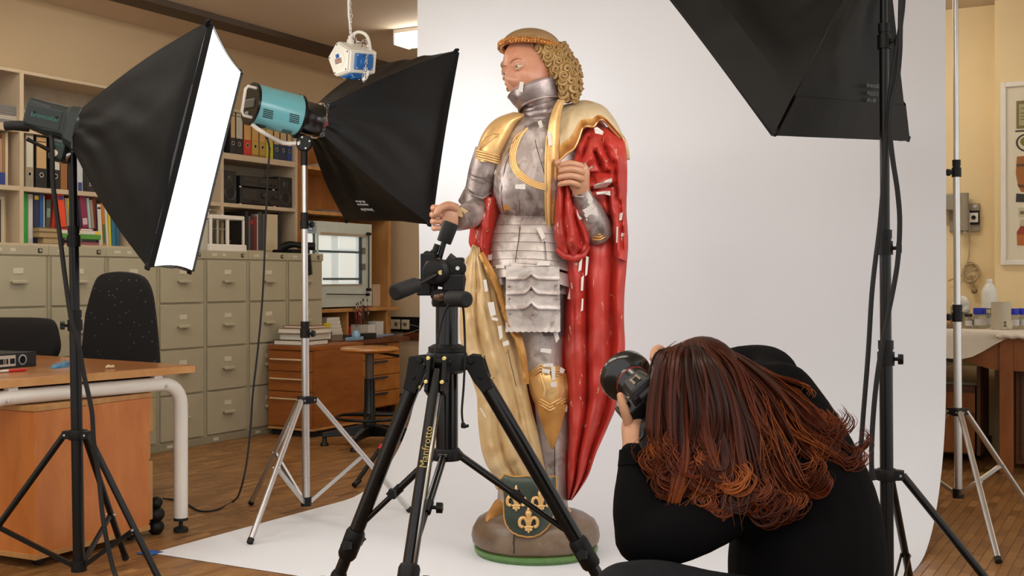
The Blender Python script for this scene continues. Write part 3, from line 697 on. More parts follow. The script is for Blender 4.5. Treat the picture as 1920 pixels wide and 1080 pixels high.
for zz in (.72, .38):
    mb = MB(R); mb.box(fx1-.01, fx1+.025, BT-.014, BT, fz0+(fz1-fz0)*zz-.03, fz0+(fz1-fz0)*zz+.02); mb.build('hinge', mat('hinge_grey', (120, 116, 106), .4, .5), root, bevel=.003)
mb = MB(R); mb.box(s_of(573, BT), s_of(587, BT), BT-.002, BT, z_of(580, 432, BT), z_of(580, 418, BT)); st_ = mb.build('blue_sticker', bmat((30, 130, 190)), root)
mb = MB(R); mb.box(s_of(575, BT), s_of(585, BT), BT-.003, BT-.002, z_of(580, 430.5, BT), z_of(580, 427, BT)); mb.build('sticker_line', m_white_print, st_)
# pale panel leaning right of the cabinet
mb = MB(R); mb.box(s_of(699, .3), s_of(718, .3), .30, .315, zb+.0005, z_of(708, 533, .3)); o = mb.build('pale_board', bmat((206, 184, 156)), None, origin=RP(2.7, .3, zb)); tag(o, 'pale board standing beside the glass-fronted cabinet on the hutch', 'board')
# pigeonhole contents
zt_ = .6205
for i in range(5):
    a_, b2 = s_of(609+i*.6, .14), s_of(641-i*1.5, .14); z = zt_+.03+i*.029
    mb = MB(R); mb.box(a_, b2, .13, .4, z, z+.0285); o = mb.build('paper_stack', m_paper, None, origin=RP(a_, .2, z), bevel=.002); tag(o, ['lowest', 'second', 'middle', 'fourth', 'topmost'][i]+' sheaf in the stack of white papers in the hutch pigeonhole', 'papers', 'white paper stack in the pigeonhole')
mb = MB(R); mb.box(s_of(608, .14), s_of(645, .14), .125, .45, zt_, zt_+.029); o = mb.build('tray', m_unit, None, origin=RP(2, .2, zt_)); tag(o, 'low wooden tray under the white paper stack', 'tray')
mb = MB(R); mb.box(s_of(607, .10), s_of(620, .10), .10, .122, zt_, z_of(613, 606, .1)); o = mb.build('yellow_card', bmat((230, 206, 40)), None, origin=RP(1.8, .1, zt_), bevel=.002); tag(o, 'bright yellow card box at the papers beside the filing cabinet', 'box')
mb = MB(R); mb.box(s_of(654, .13), s_of(680, .13), .12, .24, zt_, z_of(665, 612, .12)); o = mb.build('red_box', bmat((190, 34, 34)), None, origin=RP(2.2, .15, zt_), bevel=.003); tag(o, 'red box inside the hutch pigeonhole behind the brushes', 'box')
# brush pots
for (px0, px1, tt, c, l) in [(676, 689, .02, (178, 172, 160), 'grey square brush pot on the worktop'), (689.5, 704, .03, (214, 210, 200), 'white square brush pot in the middle'), (705, 719, .05, (206, 206, 202), 'pale square brush pot nearest the wall')]:
    a_, b2 = s_of(px0, tt), s_of(px1, tt); w_ = b2-a_; zz = z_of(px0, 609 if px0 < 700 else 603, tt)
    root = thing('brush_pot', l, 'pot', RP((a_+b2)/2, tt+.05, zt_)); mb = MB(R)
    mb.box(a_, b2, tt, tt+.004, zt_, zz); mb.box(a_, b2, tt+.09, tt+.094, zt_, zz); mb.box(a_, a_+.004, tt+.004, tt+.09, zt_, zz); mb.box(b2-.004, b2, tt+.004, tt+.09, zt_, zz); mb.box(a_, b2, tt, tt+.09, zt_, zt_+.004); mb.build('wall_panel', bmat(c), root, weld=False)
    if px0 < 700:
        for i in range(7):
            rr = random.Random(i+int(px0)); sx = a_+w_*rr.uniform(.2, .8); ty = tt+rr.uniform(.02, .07); ln = rr.uniform(.10, .22)
            top = V((sx+rr.uniform(-.07, .04), ty+rr.uniform(-.02, .02), zz+ln))
            bp = V((sx, ty, zt_+.02)); col = rr.choice([(70, 44, 26), (48, 36, 30), (120, 90, 60), (150, 40, 36), (90, 66, 40)])
            br = thing('paint_brush', 'paint brush standing in the square pots on the worktop', 'brush', R @ bp, 'brushes in the pots')
            q = lambda t: R @ bp.lerp(top, t)
            mb = MB(); mb.tube([q(0), q(.5), q(.82)], [.0025, .004, .0035], 8); mb.build('handle', bmat(col), br)
            mb = MB(); mb.tube([q(.82), q(.91)], [.004, .0045], 8); mb.build('ferrule', m_alu, br)
            mb = MB(); mb.tube([q(.91), q(.96), q(1)], [.0045, .005, .001], 8); mb.build('bristles', bmat((60, 46, 34)), br)
# things on the worktop
def small(name, cat, label, px0, px1, tt, dp, hh, c, zb_=zt_, bev=.004, m=None):
    a_, b2 = s_of(px0, tt), s_of(px1, tt); mb = MB(R); mb.box(a_, b2, tt, tt+dp, zb_, zb_+hh)
    o = mb.build(name, m or bmat(c), None, origin=RP((a_+b2)/2, tt, zb_), bevel=bev); return tag(o, label, cat)
small('mahogany_board', 'board', 'reddish board lying on the worktop edge by the filing cabinet', 611, 648, -.09, .10, .024, (110, 50, 34))
small('tool_tray', 'tray', 'flat black tool tray on the reddish board', 634, 660, -.085, .09, .02, (28, 28, 32), zt_+.0245)
small('black_case', 'case', 'flat black case in front of the brush pots', 684, 706, -.07, .08, .045, (22, 22, 24))
o = small('blue_sheet', 'film', 'glossy blue plastic sheet on the worktop behind the stool', 649, 682, -.095, .1, .028, (120, 160, 200), zt_+.0, m=mat('blue_gloss', (130, 166, 196), .15, var=.4, scale=40))
small('steel_block', 'box', 'small steel block on the drawers next to the books', 624, 643, -.20, .1, .05, (126, 120, 112), .6335, m=mat('steel_block', (140, 134, 126), .3, .6))
mb = MB(); mb.lathe([(.0, 0), (.03, 0), (.032, .02), (.02, .045), (0, .05)], 16, R @ Matrix.Translation((s_of(666, -.06), -.13+.06, zt_+.028))); o = mb.build('wrapped_sponge', mat('wrap_blue', (150, 190, 220), .3), None, origin=RP(2.1, -.07, zt_)); tag(o, 'crumpled pale blue wrap on the glossy blue sheet', 'wrap')
mb = MB(); c = RP(s_of(619, -.02), -.02, zt_+.03); mb.lathe([(.0, 0), (.02, 0), (.02, .05), (.014, .07), (.014, .08), (0, .085)], 14, Matrix.Translation(c-V((0, 0, .03)))); o = mb.build('black_flacon', m_blkp, None, origin=c); tag(o, 'small black bottle on the worktop near the yellow box', 'bottle')
a_ = RP(s_of(712, -.04), -.04, zt_); mb = MB(Matrix.Translation(a_) @ Matrix.Rotation(.5, 4, 'Z') @ Matrix.Rotation(-.12, 4, 'Y')); mb.box(-.06, .1, -.05, .05, .012, .022); o = mb.build('blue_pad', bmat((120, 130, 160)), None, origin=a_, bevel=.003); tag(o, 'blue grey pad lying askew at the wall end of worktop', 'pad')

# ---- drawer pedestals
def pull(mb, p0, p1, out, r=.006):
    a, b_ = V(p0), V(p1); d = V(out); q = (b_-a)
    mb.tube([a, a+d*.6, a+d+q*.03, a+q*.06+d*1.1, b_-q*.06+d*1.1, b_+d-q*.03, b_+d*.6, b_], r, 8)
ped = thing('drawer_pedestal', 'brown wooden pedestal with three drawers and pale bar handles, books on top', 'drawers', RP(1.3, -.2, 0))
x0, x1, t0, t1 = 1.03, 1.62, -.43, -.034
mb = MB(R); mb.box(x0+.02, x1, t0, t1, .05, .60); mb.build('carcass', m_beech2, ped, bevel=.002)
mb = MB(R); mb.box(x0, x1, t0-.002, t1, .601, .632); mb.build('top_board', m_beech2, ped, bevel=.003)
mb = MB(R); mb.box(x0+.03, x1-.03, t0+.03, t1-.01, 0, .05); mb.build('base', m_gap, ped)
mb = MB(R); mb.box(x0-.0, x1, t0-.001, t1, .045, .062); mb.build('lower_edge', m_birch, ped)
for z0, z1, zh in ((.455, .592, .535), (.315, .450, .40), (.068, .310, .262)):
    mb = MB(R); mb.box(x0, x0+.019, t0+.006, t1-.004, z0, z1); d_ = mb.build('drawer', m_beech2, ped, bevel=.002)
    mb = MB(R); pull(mb, (x0, t0+.06, zh), (x0, t1-.03, zh), (-.02, 0, 0)); mb.build('bar_handle', mat('handle_cream', (216, 190, 150), .4), d_)
z = .6325
for i, (s0, s1, ta, tb, h, c, l) in enumerate([(1.06, 1.30, -.36, -.06, .034, (40, 38, 36), 'black book lowest in the pile on the brown drawers'), (1.10, 1.36, -.34, -.08, .045, (180, 164, 138), 'white paged book second in the pile'), (1.08, 1.34, -.36, -.08, .036, (150, 120, 84), 'tan book third in the pile on the brown drawers'), (1.12, 1.30, -.34, -.10, .018, (150, 96, 60), 'reddish brown book topping the pile on the drawers')]):
    root = thing('book', l, 'book', RP(s0, ta, z), 'pile of books on the brown drawers')
    mb = MB(R); mb.box(s0, s1, ta, tb, z, z+.003); mb.box(s0, s1, ta, tb, z+h-.003, z+h); mb.box(s0, s1, tb-.003, tb, z+.003, z+h-.003); mb.build('cover', bmat(c), root)
    mb = MB(R); mb.box(s0+.004, s1-.004, ta+.004, tb-.004, z+.003, z+h-.003); mb.build('pages', m_paper, root); z += h+.0006
small('papers', 'papers', 'loose white papers on the brown drawers beside the pile', 590, 612, -.36, .2, .022, (210, 206, 196), .6325)
small('dark_folder', 'folder', 'dark folder lying on the brown drawers beside the papers', 600, 622, -.12, .09, .03, (70, 66, 70), .6325)
# second pedestal
pb = thing('drawer_pedestal', 'orange drawer unit on castors with dark blue handles, behind the stool', 'drawers', RP(2.28, .2, 0))
x0, x1, t0, t1 = s_of(655, -.05), s_of(750, -.05), -.045, .45
mb = MB(R); mb.box(x0, x1, t0+.012, t1, .06, .583); mb.build('carcass', m_beech, pb, bevel=.002)
for i in range(4):
    z1 = .575-i*.128; z0 = z1-.122
    mb = MB(R); mb.box(x0+.004, x1-.004, t0-.006, t0+.012, z0, z1); d_ = mb.build('drawer', wood('drawer_gold', (168, 100, 36), (196, 130, 58), .35, (1.5, 6, 6)) if 'drawer_gold' not in MATS else MATS['drawer_gold'], pb, bevel=.003)
    mb = MB(R); mb.box(x0+(x1-x0)*.55-.11, x0+(x1-x0)*.55+.11, t0-.03, t0-.006, z1-.022, z1-.008); mb.build('grip', mat('grip_blue', (58, 66, 84), .25, .4), d_, bevel=.004)
for sx in (x0+.06, x1-.06):
    for tt in (t0+.05, t1-.06):
        mb = MB(); c = RP(sx, tt, .028); mb.cyl(c-V3*.012, c+V3*.012, .028); mb.cyl(c, RP(sx, tt, .0605), .008); mb.build('castor', m_blkp, pb)
mb = MB(); c = [RP(t, q, z) for t, q, z in ((3.05, t_of(748, 3.05), .72), (3.0, -.02, .68), (2.85, -.0, .64), (2.72, .02, .628))]
mb.tube(cr([tuple(x) for x in c], 6), .0025, 6); o = mb.build('white_cable', mat('cable_grey', (150, 140, 126), .6), None, origin=c[0]); tag(o, 'thin white cable plugged into the socket above the orange drawers', 'cable')

# ---- stool
sc = P(693, 835, 7.75); sx, sy = sc.x, sc.y
st = thing('work_stool', 'wooden seated swivel stool with black star base and foot ring', 'stool', (sx, sy, 0))
M = Matrix.Translation((sx, sy, 0))
mb = MB(M); mb.lathe([(0, .615), (.08, .617), (.15, .612), (.18, .617), (.193, .63), (.19, .642), (.17, .648), (.1, .643), (0, .641)], 36); mb.build('seat', wood('seat_wood', (176, 106, 42), (208, 146, 74), .3, (5, 3, 3), 2, (0, 0, 0), .4), st)
mb = MB(M); mb.lathe([(0, .60), (.05, .602), (.07, .614), (0, .615)], 20); mb.build('seat_plate', m_blk, st)
mb = MB(M); mb.lathe([(.03, .42), (.03, .60)], 16); mb.build('gas_spring', mat('worn_steel', (92, 84, 76), .4, .6), st)
mb = MB(M); mb.lathe([(.0, .1), (.045, .1), (.045, .16), (.038, .17), (.036, .44), (.03, .44)], 20); mb.build('column', m_blk, st)
mb = MB(M); mb.tube([(.06, 0, .606), (.12, -.02, .60), (.2, -.04, .59)], [.006, .007, .01], 8); mb.build('lever', m_blk, st)
ring = [(sx+.225*math.cos(a*PI/18), sy+.225*math.sin(a*PI/18), .185) for a in range(36)]
mb = MB(); mb.tube(ring, .010, 8, closed=True)
for k in range(3):
    a = k*2*PI/3+.5; mb.tube([(sx+.03*math.cos(a), sy+.03*math.sin(a), .20), (sx+.225*math.cos(a), sy+.225*math.sin(a), .185)], [.014, .010], 8)
mb.build('foot_ring', m_blk, st)
for k in range(5):
    a = k*2*PI/5+math.radians(186)
    q = lambda r, z: V((sx+r*math.cos(a), sy+r*math.sin(a), z))
    n_ = V((-math.sin(a), math.cos(a), 0)); rings = []
    for r, w, za, zb_ in ((.02, .03, .06, .14), (.12, .026, .065, .125), (.24, .022, .06, .10), (.31, .02, .055, .085)):
        rings.append([q(r, za)-n_*w, q(r, za)+n_*w, q(r, zb_)+n_*w*.8, q(r, zb_)-n_*w*.8])
    mb = MB(); mb.loft(rings, smooth=False); lg = mb.build('leg', m_blk, st, bevel=.005)
    mb = MB(Matrix.Translation(q(.295, 0))); mb.lathe([(0, 0), (.028, 0), (.028, .014), (.016, .024), (.014, .06), (0, .06)], 14); mb.build('glide', m_blk, lg)

# ================================================================ DESK at the left
ED = V((.572, .82, 0)).normalized(); EL = V((-ED.y, ED.x, 0))      # along the short end, along the length
DC = V((-1.385, 5.12, 0))
D = frame3(DC, -ED, EL, (0, 0, -1)); D = frame3(DC, ED, EL, (0, 0, 1))
dk = thing('desk', 'wooden topped desk on a white bent tube frame, at the edge of the room', 'desk', DC+V((-.5, .1, 0)))
mb = MB(D); mb.box(-1.02, 0, 0, 1.7, .688, .722); mb.build('desktop', m_desk, dk, bevel=.004)
mb = MB(D); mb.box(-1.021, .001, -.0025, 0, .690, .720); mb.build('edge_band', wood('edge_band', (196, 138, 76), (216, 162, 100), .35, (5, 5, 5)), dk)
def uframe(y, nm):
    pts = [(-.05, y, .06), (-.05, y, .55)]
    for k in range(1, 7): a = k/6*PI/2; pts.append((-.05-.10*(1-math.cos(a)), y, .55+.10*math.sin(a)))
    for k in range(0, 7): a = k/6*PI/2; pts.append((-.88-.10*math.sin(a), y, .65-.10*(1-math.cos(a))))
    pts.append((-.98, y, .06))
    mb = MB(D); mb.tube(pts, .030, 16, flat=1); o = mb.build('leg_frame', m_white, dk)
    for x in (-.05, -.98):
        mb = MB(D); mb.lathe([(.031, .05), (.031, .062), (0, .062)], 16, Matrix.Translation((x, y, 0))); mb.lathe([(0, 0), (.032, 0), (.032, .016), (.02, .022), (.009, .024), (.009, .05), (0, .05)], 14, Matrix.Translation((x, y, 0))); mb.build('levelling_foot', m_rub, o)
    for x in (-.15, -.88):
        mb = MB(); mb.lathe([(.008, 0), (.007, .003), (0, .004)], 10, D @ frame((x, y-.03, .64), (0, -1, 0))); mb.build('bolt', m_alu, o)
    for x in (-.18, -.85):
        mb = MB(D); mb.box(x-.02, x+.02, y-.015, y+.015, .67, .6875); mb.build('bracket', m_white, o)
uframe(.03, 'a'); uframe(1.6, 'b')
mb = MB(D); mb.box(-.86, -.1, .05, 1.58, .655, .672); mb.build('under_rail', m_gap, dk)
# pedestal under it
e1 = V((.44, .9, 0)).normalized(); e2 = V((-e1.y, e1.x, 0)); pc = V((-1.80, 4.43, 0)); Q = frame3(pc, e1, e2, (0, 0, 1))
pd = thing('desk_pedestal', 'orange veneered pedestal with drawers on castors, standing under the desk', 'drawers', pc)
L_, W_ = .60, .43
mb = MB(Q); mb.box(0, L_, 0, W_, .045, .595); mb.build('carcass', wood('beech_side', (186, 106, 44), (212, 132, 66), .35, (4, 4, 1.3), 2.2), pd, bevel=.002)
mb = MB(Q); mb.box(-.005, L_+.012, -.003, W_+.003, .596, .617); mb.build('top_board', m_birch, pd, bevel=.002)
mb = MB(Q); mb.box(-.002, L_+.004, -.003, W_+.003, .035, .055); mb.build('lower_edge', m_birch, pd, bevel=.001)
for z0, z1, pr in ((.45, .595, .028), (.335, .445, .012), (.075, .325, .026)):
    mb = MB(Q); mb.box(L_+.002, L_+pr, .004, W_-.004, z0, z1); mb.build('drawer', m_birch, pd, bevel=.002)
for x in (.06, .54):
    for y in (.05, .38):
        mb = MB(Q); mb.cyl((x, y-.01, .022), (x, y+.01, .022), .022); mb.box(x-.006, x+.006, y-.012, y+.012, .03, .045); mb.build('castor', m_blkp, pd)
# black foot pedal like shapes behind it: cable reel box
c = P(297, 925, 5.05)
root = thing('power_supply', 'lumpy black plug block beyond the pedestal, cable running to it', 'plug block', V((c.x, c.y, 0)))
for z, r in ((.03, .034), (.085, .036), (.135, .028)):
    mb = MB(); mb.sph((c.x-.01, c.y, z), (r, r*1.2, .034 if z < .1 else .026), 14, 8); mb.build('lump', m_blkp, root)
# desk-top objects
zd = .7225
def dp(px, py): return G(px, py, zd)
a_ = dp(12, 690); bx = V((-.25, -.1, 0)); 
bdir = (dp(68, 684)-dp(0, 690)); bdir.z = 0; bdir.normalize(); bn = V((-bdir.y, bdir.x, 0)); q0 = dp(68, 686)
B = frame3(q0, bdir, bn, (0, 0, 1))
root = thing('binder', 'black lever arch binder lying flat on the desk', 'binder', q0)
mb = MB(B); mb.box(-.32, 0, 0, .0035, 0, .062); mb.box(-.32, 0, .0035, .27, 0, .003); mb.box(-.32, 0, .0035, .27, .059, .062); mb.build('cover', bmat((26, 26, 32)), root, bevel=.001)
mb = MB(B); mb.box(-.31, -.012, .02, .25, .004, .056); mb.build('papers', m_paper, root)
mb = MB(B); mb.box(-.30, -.115, -.0012, 0, .008, .054); lb = mb.build('spine_label', bmat((206, 200, 188)), root)
for i, (x0, x1) in enumerate(((-.22, -.18), (-.175, -.17), (-.165, -.155), (-.145, -.12))):
    mb = MB(B); mb.box(x0, x1, -.0022, -.0012, .018, .040); mb.build('printed_mark', m_gap, lb)
mb = MB(); T = B @ frame((-.078, -.001, .032), (0, -1, 0)); mb.lathe([(.017, 0), (.017, .002), (.0225, .002), (.0225, 0)], 20, T); fr_ = mb.build('finger_ring', m_alu, root); mb = MB(); mb.lathe([(.017, .0008), (0, .0008)], 16, T); mb.build('finger_hole', m_gap, fr_)
mb = MB(B); mb.box(-.30, -.15, .05, .2, .0625, .068); o = mb.build('notebook', bmat((70, 48, 36)), None, origin=q0+V((-.2, 0, .063)), bevel=.001); tag(o, 'thin brown notebook lying on the black binder', 'notebook')
p0, p1 = dp(-10, 700)+V((0, 0, .006)), dp(50, 696)+V((0, 0, .006))
root = thing('ballpoint_pen', 'red and white pen on the desk in front of the binder', 'pen', p0)
mb = MB(); mb.tube([p0.lerp(p1, .42), p0.lerp(p1, .95), p1], [.006, .006, .003], 10); mb.build('barrel', bmat((200, 40, 34)), root)
mb = MB(); mb.tube([p0, p0.lerp(p1, .1), p0.lerp(p1, .42)], [.001, .005, .0055], 10); mb.build('tip', m_alu, root)
p0, p1 = dp(98, 691), dp(134, 685)
mb = MB(); T = frame3(p0, (p1-p0).normalized(), V((-(p1-p0).y, (p1-p0).x, 0)).normalized(), (0, 0, 1)); ln = (p1-p0).length
mb.loft([[T @ V((x, y*w, z*h)) for y, z in ((-1, 0), (1, 0), (.8, 1), (-.7, 1))] for x, w, h in ((0, .012, .002), (ln*.25, .024, .014), (ln*.6, .03, .018), (ln, .024, .022))], smooth=False)
o = mb.build('blue_packet', mat('blue_foil', (70, 130, 170), .25, var=.4, scale=60), None, origin=p0, bevel=.002); tag(o, 'crumpled blue packet on the desk beside the light stand pole', 'packet')
p0 = dp(206, 691); mb = MB()
for i in range(5): mb.sph(p0+V((.012*math.cos(i*1.9)+.004*i-.008, .008*math.sin(i*1.9), .007+.002*(i % 2))), (.008, .007, .007), 8, 6)
o = mb.build('plaster_crumb', mat('crumb', (220, 200, 160), .8, bmp=.4), None, origin=p0, remesh=.002); tag(o, 'small cream lump on the desk in front of the speckled chair', 'crumb')

# chairs behind the desk
m_spk, nt, b = base_mat('speckled_fabric'); vec = mapping(nt, (1, 1, 1))
vo = nd(nt, 'ShaderNodeTexVoronoi'); vo.inputs['Scale'].default_value = 30; nt.links.new(vec, vo.inputs['Vector'])
nt.links.new(mixc(nt, ramp(nt, vo.outputs['Distance'], .15, .10), lin((18, 16, 17)), lin((84, 84, 92))), b.inputs['Base Color']); b.inputs['Roughness'].default_value = .9
m_fab = mat('black_fabric', (20, 17, 17), .9, var=.1, bmp=.2, bscale=200)
def chair_back(pts, d, th, m, name, label, lean, base, face=None):
    """office chair: padded back with the given front outline, seat, column, star base"""
    root = thing('office_chair', label, 'chair', base)
    face = V(face).normalized(); side = V((face.y, -face.x, 0))
    ctr = V(base)+face*0
    def ring(k, off): return [ctr+side*(x*k)+V((0, 0, .0+z0_+(z-z0_)*k))-face*off for x, z in pts]
    z0_ = sum(z for x, z in pts)/len(pts)
    mb = MB(); rings = [ring(.93, -.028+.0), ring(.985, -.02), ring(1, 0), ring(.985, .02), ring(.93, .03)]
    c0 = V((0, 0, 0)); 
    rings = [[ctr+face*.0+(p-ctr) for p in r_] for r_ in rings]
    def cen(r_): return sum(r_, V((0, 0, 0)))/len(r_)
    rings = [[cen(rings[0])+face*.012]*len(pts), [cen(rings[0]).lerp(p, .6)+face*.008 for p in rings[0]]]+rings+[[cen(rings[-1]).lerp(p, .6)-face*.008 for p in rings[-1]], [cen(rings[-1])-face*.012]*len(pts)]
    mb.loft(rings, caps=False); mb.build('backrest', m, root)
    sc_ = ctr+face*.26
    mb = MB(); prof = [(0, .42), (.2, .42), (.235, .44), (.24, .47), (.22, .49), (0, .50)]
    mb.lathe(prof, 28, Matrix.Translation((sc_.x, sc_.y, 0))); mb.build('seat', m, root)
    mb = MB(); mb.tube([ctr-face*.035+V((0, 0, z0_)), ctr-face*.06+V((0, 0, .5)), ctr-face*.0+V((0, 0, .4)), sc_+V((0, 0, .40))], [.02, .022, .022, .022], 8); mb.build('back_bar', m_blkp, root)
    mb = MB(Matrix.Translation((sc_.x, sc_.y, 0))); mb.lathe([(.0, .08), (.04, .08), (.03, .2), (.025, .42), (0, .42)], 14); mb.build('column', m_blkp, root)
    for k in range(5):
        a = k*2*PI/5+.3; e_ = sc_+V((.25*math.cos(a), .25*math.sin(a), 0)); mb = MB(); mb.tube([sc_+V((0, 0, .1)), e_+V((0, 0, .07))], [.024, .018], 8); lg = mb.build('leg', m_blkp, root)
        n_ = V((-math.sin(a), math.cos(a), 0)); mb = MB(); mb.cyl(e_+V((0, 0, .027))-n_*.02, e_+V((0, 0, .027))+n_*.02, .027); mb.cyl(e_+V((0, 0, .03)), e_+V((0, 0, .07)), .01); mb.build('castor', m_blkp, lg)
    return root
def outline(pxs, d, base, face):
    face = V(face).normalized(); side = V((face.y, -face.x, 0)); out = []
    for px, py in pxs:
        k = (px-960)/F   # intersect the viewing ray with the plane of the back
        # point = base + side*x ; X/Y = k
        x = (k*base[1]-base[0])/(side.x-k*side.y); y = base[1]+side.y*x
        out.append((x, CH+(HY-py)/F*y))
    return out
b2_ = (-2.03, 6.05, 0)
o2 = cr([(158, 640), (152, 690), (158, 720), (225, 735), (297, 720), (298, 690), (295, 640), (290, 590), (283, 545), (268, 518), (240, 510), (210, 510), (187, 518), (174, 548), (163, 590)], 3)
chair_back(outline(o2, 0, b2_, (-.3, -1, 0)), 0, 0, m_spk, '', 'tall backed office chair with speckled black fabric behind the desk', 0, b2_, (-.3, -1, 0))
b1_ = (-2.53, 6.12, 0)
o1 = cr([(-60, 640), (-62, 668), (-30, 690), (60, 690), (97, 678), (110, 655), (108, 630), (102, 608), (88, 597), (40, 595), (-20, 596), (-50, 605)], 3)
chair_back(outline(o1, 0, b1_, (-.35, -1, 0)), 0, 0, m_fab, '', 'low backed plain black office chair behind the binder on desk', 0, b1_, (-.35, -1, 0))
# ================================================================ BACKDROP PAPER
PWD = 2.72; KS = 1.93; RR = .66
prof = [(0, .0015), (.3, .0015), (.7, .0015), (1.0, .0015), (KS-RR, .0015)]
for i in range(1, 17):
    a = PI/2*i/16; prof.append((KS-RR+RR*math.sin(a), .0015+RR*(1-math.cos(a))))
for z in (.9, 1.2, 1.6, 2.0, 2.4, 2.70): prof.append((KS+.012*math.sin(z*2), z))
g = [[R @ V((PS0+k, PT0-PWD*j/14, z)) for j in range(15)] for k, z in prof]
roll0 = R @ V((PS0+KS+.04, PT0+.06, 2.70)); roll1 = R @ V((PS0+KS+.04, PT0-PWD-.06, 2.70))
bd = thing('paper_backdrop', 'wide white paper backdrop hanging down and swept across the floor', 'backdrop', R @ V((PS0+1.2, PT0-1.3, 0)))
bd['kind'] = 'thing'
mb = MB(); mb.sheet(g, .001); mb.build('paper_sweep', m_paperw, bd)
mb = MB(); mb.cyl(roll0, roll1, .04, n=20); mb.build('roll', m_paperw, bd)
for q in (roll0, roll1):
    mb = MB(); mb.cyl(q+V((0, 0, -.03)), V((q.x, q.y, 2.838)), .008); mb.build('hanger', m_alu, bd)
tq = G(284, 1038); M = frame3(tq+V((0, 0, .0028)), U3, V3, (0, 0, 1))
mb = MB(M); mb.box(-.035, .035, -.03, .05, 0, .0012); o = mb.build('blue_tape', mat('tape_blue', (26, 92, 168), .6), None, origin=tq); tag(o, 'blue tape square holding the paper corner on the parquet', 'tape')

# ================================================================ LIGHT STANDS
def knob(mb, p, d, r=.016, ln=.03):
    d = V(d).normalized(); p = V(p); mb.cyl(p, p+d*ln*.5, r*.35, n=8)
    M = frame(p+d*ln*.5, d); pts = [((r if k % 2 else r*.72)*math.cos(k*PI/5), (r if k % 2 else r*.72)*math.sin(k*PI/5)) for k in range(10)]
    mb.prism(pts, 0, ln*.5, M)
def light_stand(label, c, feet, zcol, zhub, ztop, joints, mt, mj, r0=.017, leg_r=.011, brace_f=.42, top_r=None, name='light_stand', double=True, kd=(-1, -.3, 0), lean=(0, 0)):
    c = V((c[0], c[1], 0)); root = thing(name, label, 'light stand', c)
    ax = lambda z: V((c.x+lean[0]*(z-zhub), c.y+lean[1]*(z-zhub), z))
    zs = [zhub-.02]+joints+[ztop]; r = r0
    for i in range(len(zs)-1):
        mb = MB(); mb.cyl(ax(zs[i]), ax(zs[i+1]), r, n=18); mb.build('pole_section', mt, root); 
        if i < len(joints):
            mb = MB(); z = zs[i+1]
            mb.cyl(ax(z-.045), ax(z-.004), r+.0055, n=18); mb.cyl(ax(z+.004), ax(z+.03), r+.003, n=18)
            mb.cyl(ax(z-.004), ax(z+.004), r+.001, n=18)
            jo = mb.build('joint_collar', mj, root)
            mb = MB(); knob(mb, ax(z-.025)+V(kd).normalized()*r, kd); mb.build('clamp_knob', mj, jo)
        r -= .0028
    mb = MB(); mb.cyl(ax(zcol-.018), ax(zcol+.018), r0+.008, n=18)
    cen = sum((V(f) for f in feet), V((0, 0, 0)))/3
    dirs = [(V((f[0], f[1], 0))-c).normalized() for f in feet]
    for d in dirs: 
        sd = V((-d.y, d.x, 0)); a = ax(zcol)+d*.02; b_ = a+d*.03
        mb.loft([[a-sd*.016-V((0, 0, .016)), a+sd*.016-V((0, 0, .016)), a+sd*.016+V((0, 0, .016)), a-sd*.016+V((0, 0, .016))], [b_-sd*.013-V((0, 0, .014)), b_+sd*.013-V((0, 0, .014)), b_+sd*.013+V((0, 0, .014)), b_-sd*.013+V((0, 0, .014))]], smooth=False)
    co = mb.build('leg_collar', mj, root, bevel=.002)
    mb = MB()
    for d in dirs:
        sd = V((-d.y, d.x, 0)); p = ax(zcol)+d*.04; mb.cyl(p-sd*.018, p+sd*.018, .004, n=8)
    mb.build('bolt', m_alu, co)
    mb = MB(); mb.cyl(ax(zhub-.02), ax(zhub+.02), r0+.007, n=18); mb.build('hub', mj, root)
    for f, d in zip(feet, dirs):
        f = V((f[0], f[1], .014)); top = ax(zcol)+d*.045; dirv = (f-top)
        mb = MB(); mb.cyl(top, f, leg_r, n=12); lg = mb.build('leg', mt, root)
        mb = MB(); e = dirv.normalized(); mb.cyl(f-e*.014, f+e*.006, leg_r*1.12, n=12); mb.build('rubber_foot', m_rub, lg)
        bp = top.lerp(f, 1-brace_f); hb = ax(zhub)+d*.02; sd = V((-d.y, d.x, 0)); ee = (bp-hb).normalized(); nn = sd.cross(ee)
        mb = MB()
        for off in ((-.013, .013) if double else (0,)):
            w = .008; t_ = .002 if double else .006
            rings = [[q+sd*(off+a*t_)+nn*(b_*w) for a, b_ in ((-1, -1), (1, -1), (1, 1), (-1, 1))] for q in (hb, bp)]
            mb.loft(rings, smooth=False)
        br = mb.build('brace', mt, root)
        mb = MB(); mb.cyl(bp-sd*.017, bp+sd*.017, .005, n=8); mb.build('bolt', m_alu, br)
    return root
# black stand at the left (flash A)
ca = P(148, 1000, 4.25)
light_stand('black light stand in front of the desk carrying the lit softbox', (ca.x, ca.y), [G(-75, 1092), G(235, 1052), G(302, 1101)], .534, .06, 1.555, [.955, 1.26], m_blk, m_blkp, r0=.0205, leg_r=.012, brace_f=.36, double=False, lean=(-.016, 0))
# silver stand (turquoise lamp)
cb = P(574, 974, 5.35)
light_stand('silver light stand holding the turquoise lamp, one foot on the paper', (cb.x, cb.y), [G(469, 1022), G(471, 948), G(768, 962)], .546, .083, 1.68, [.874, 1.37], m_alu, m_blkp, r0=.0175, leg_r=.0125, brace_f=.5, double=False, kd=(1, -.3, 0), lean=(-.006, 0))
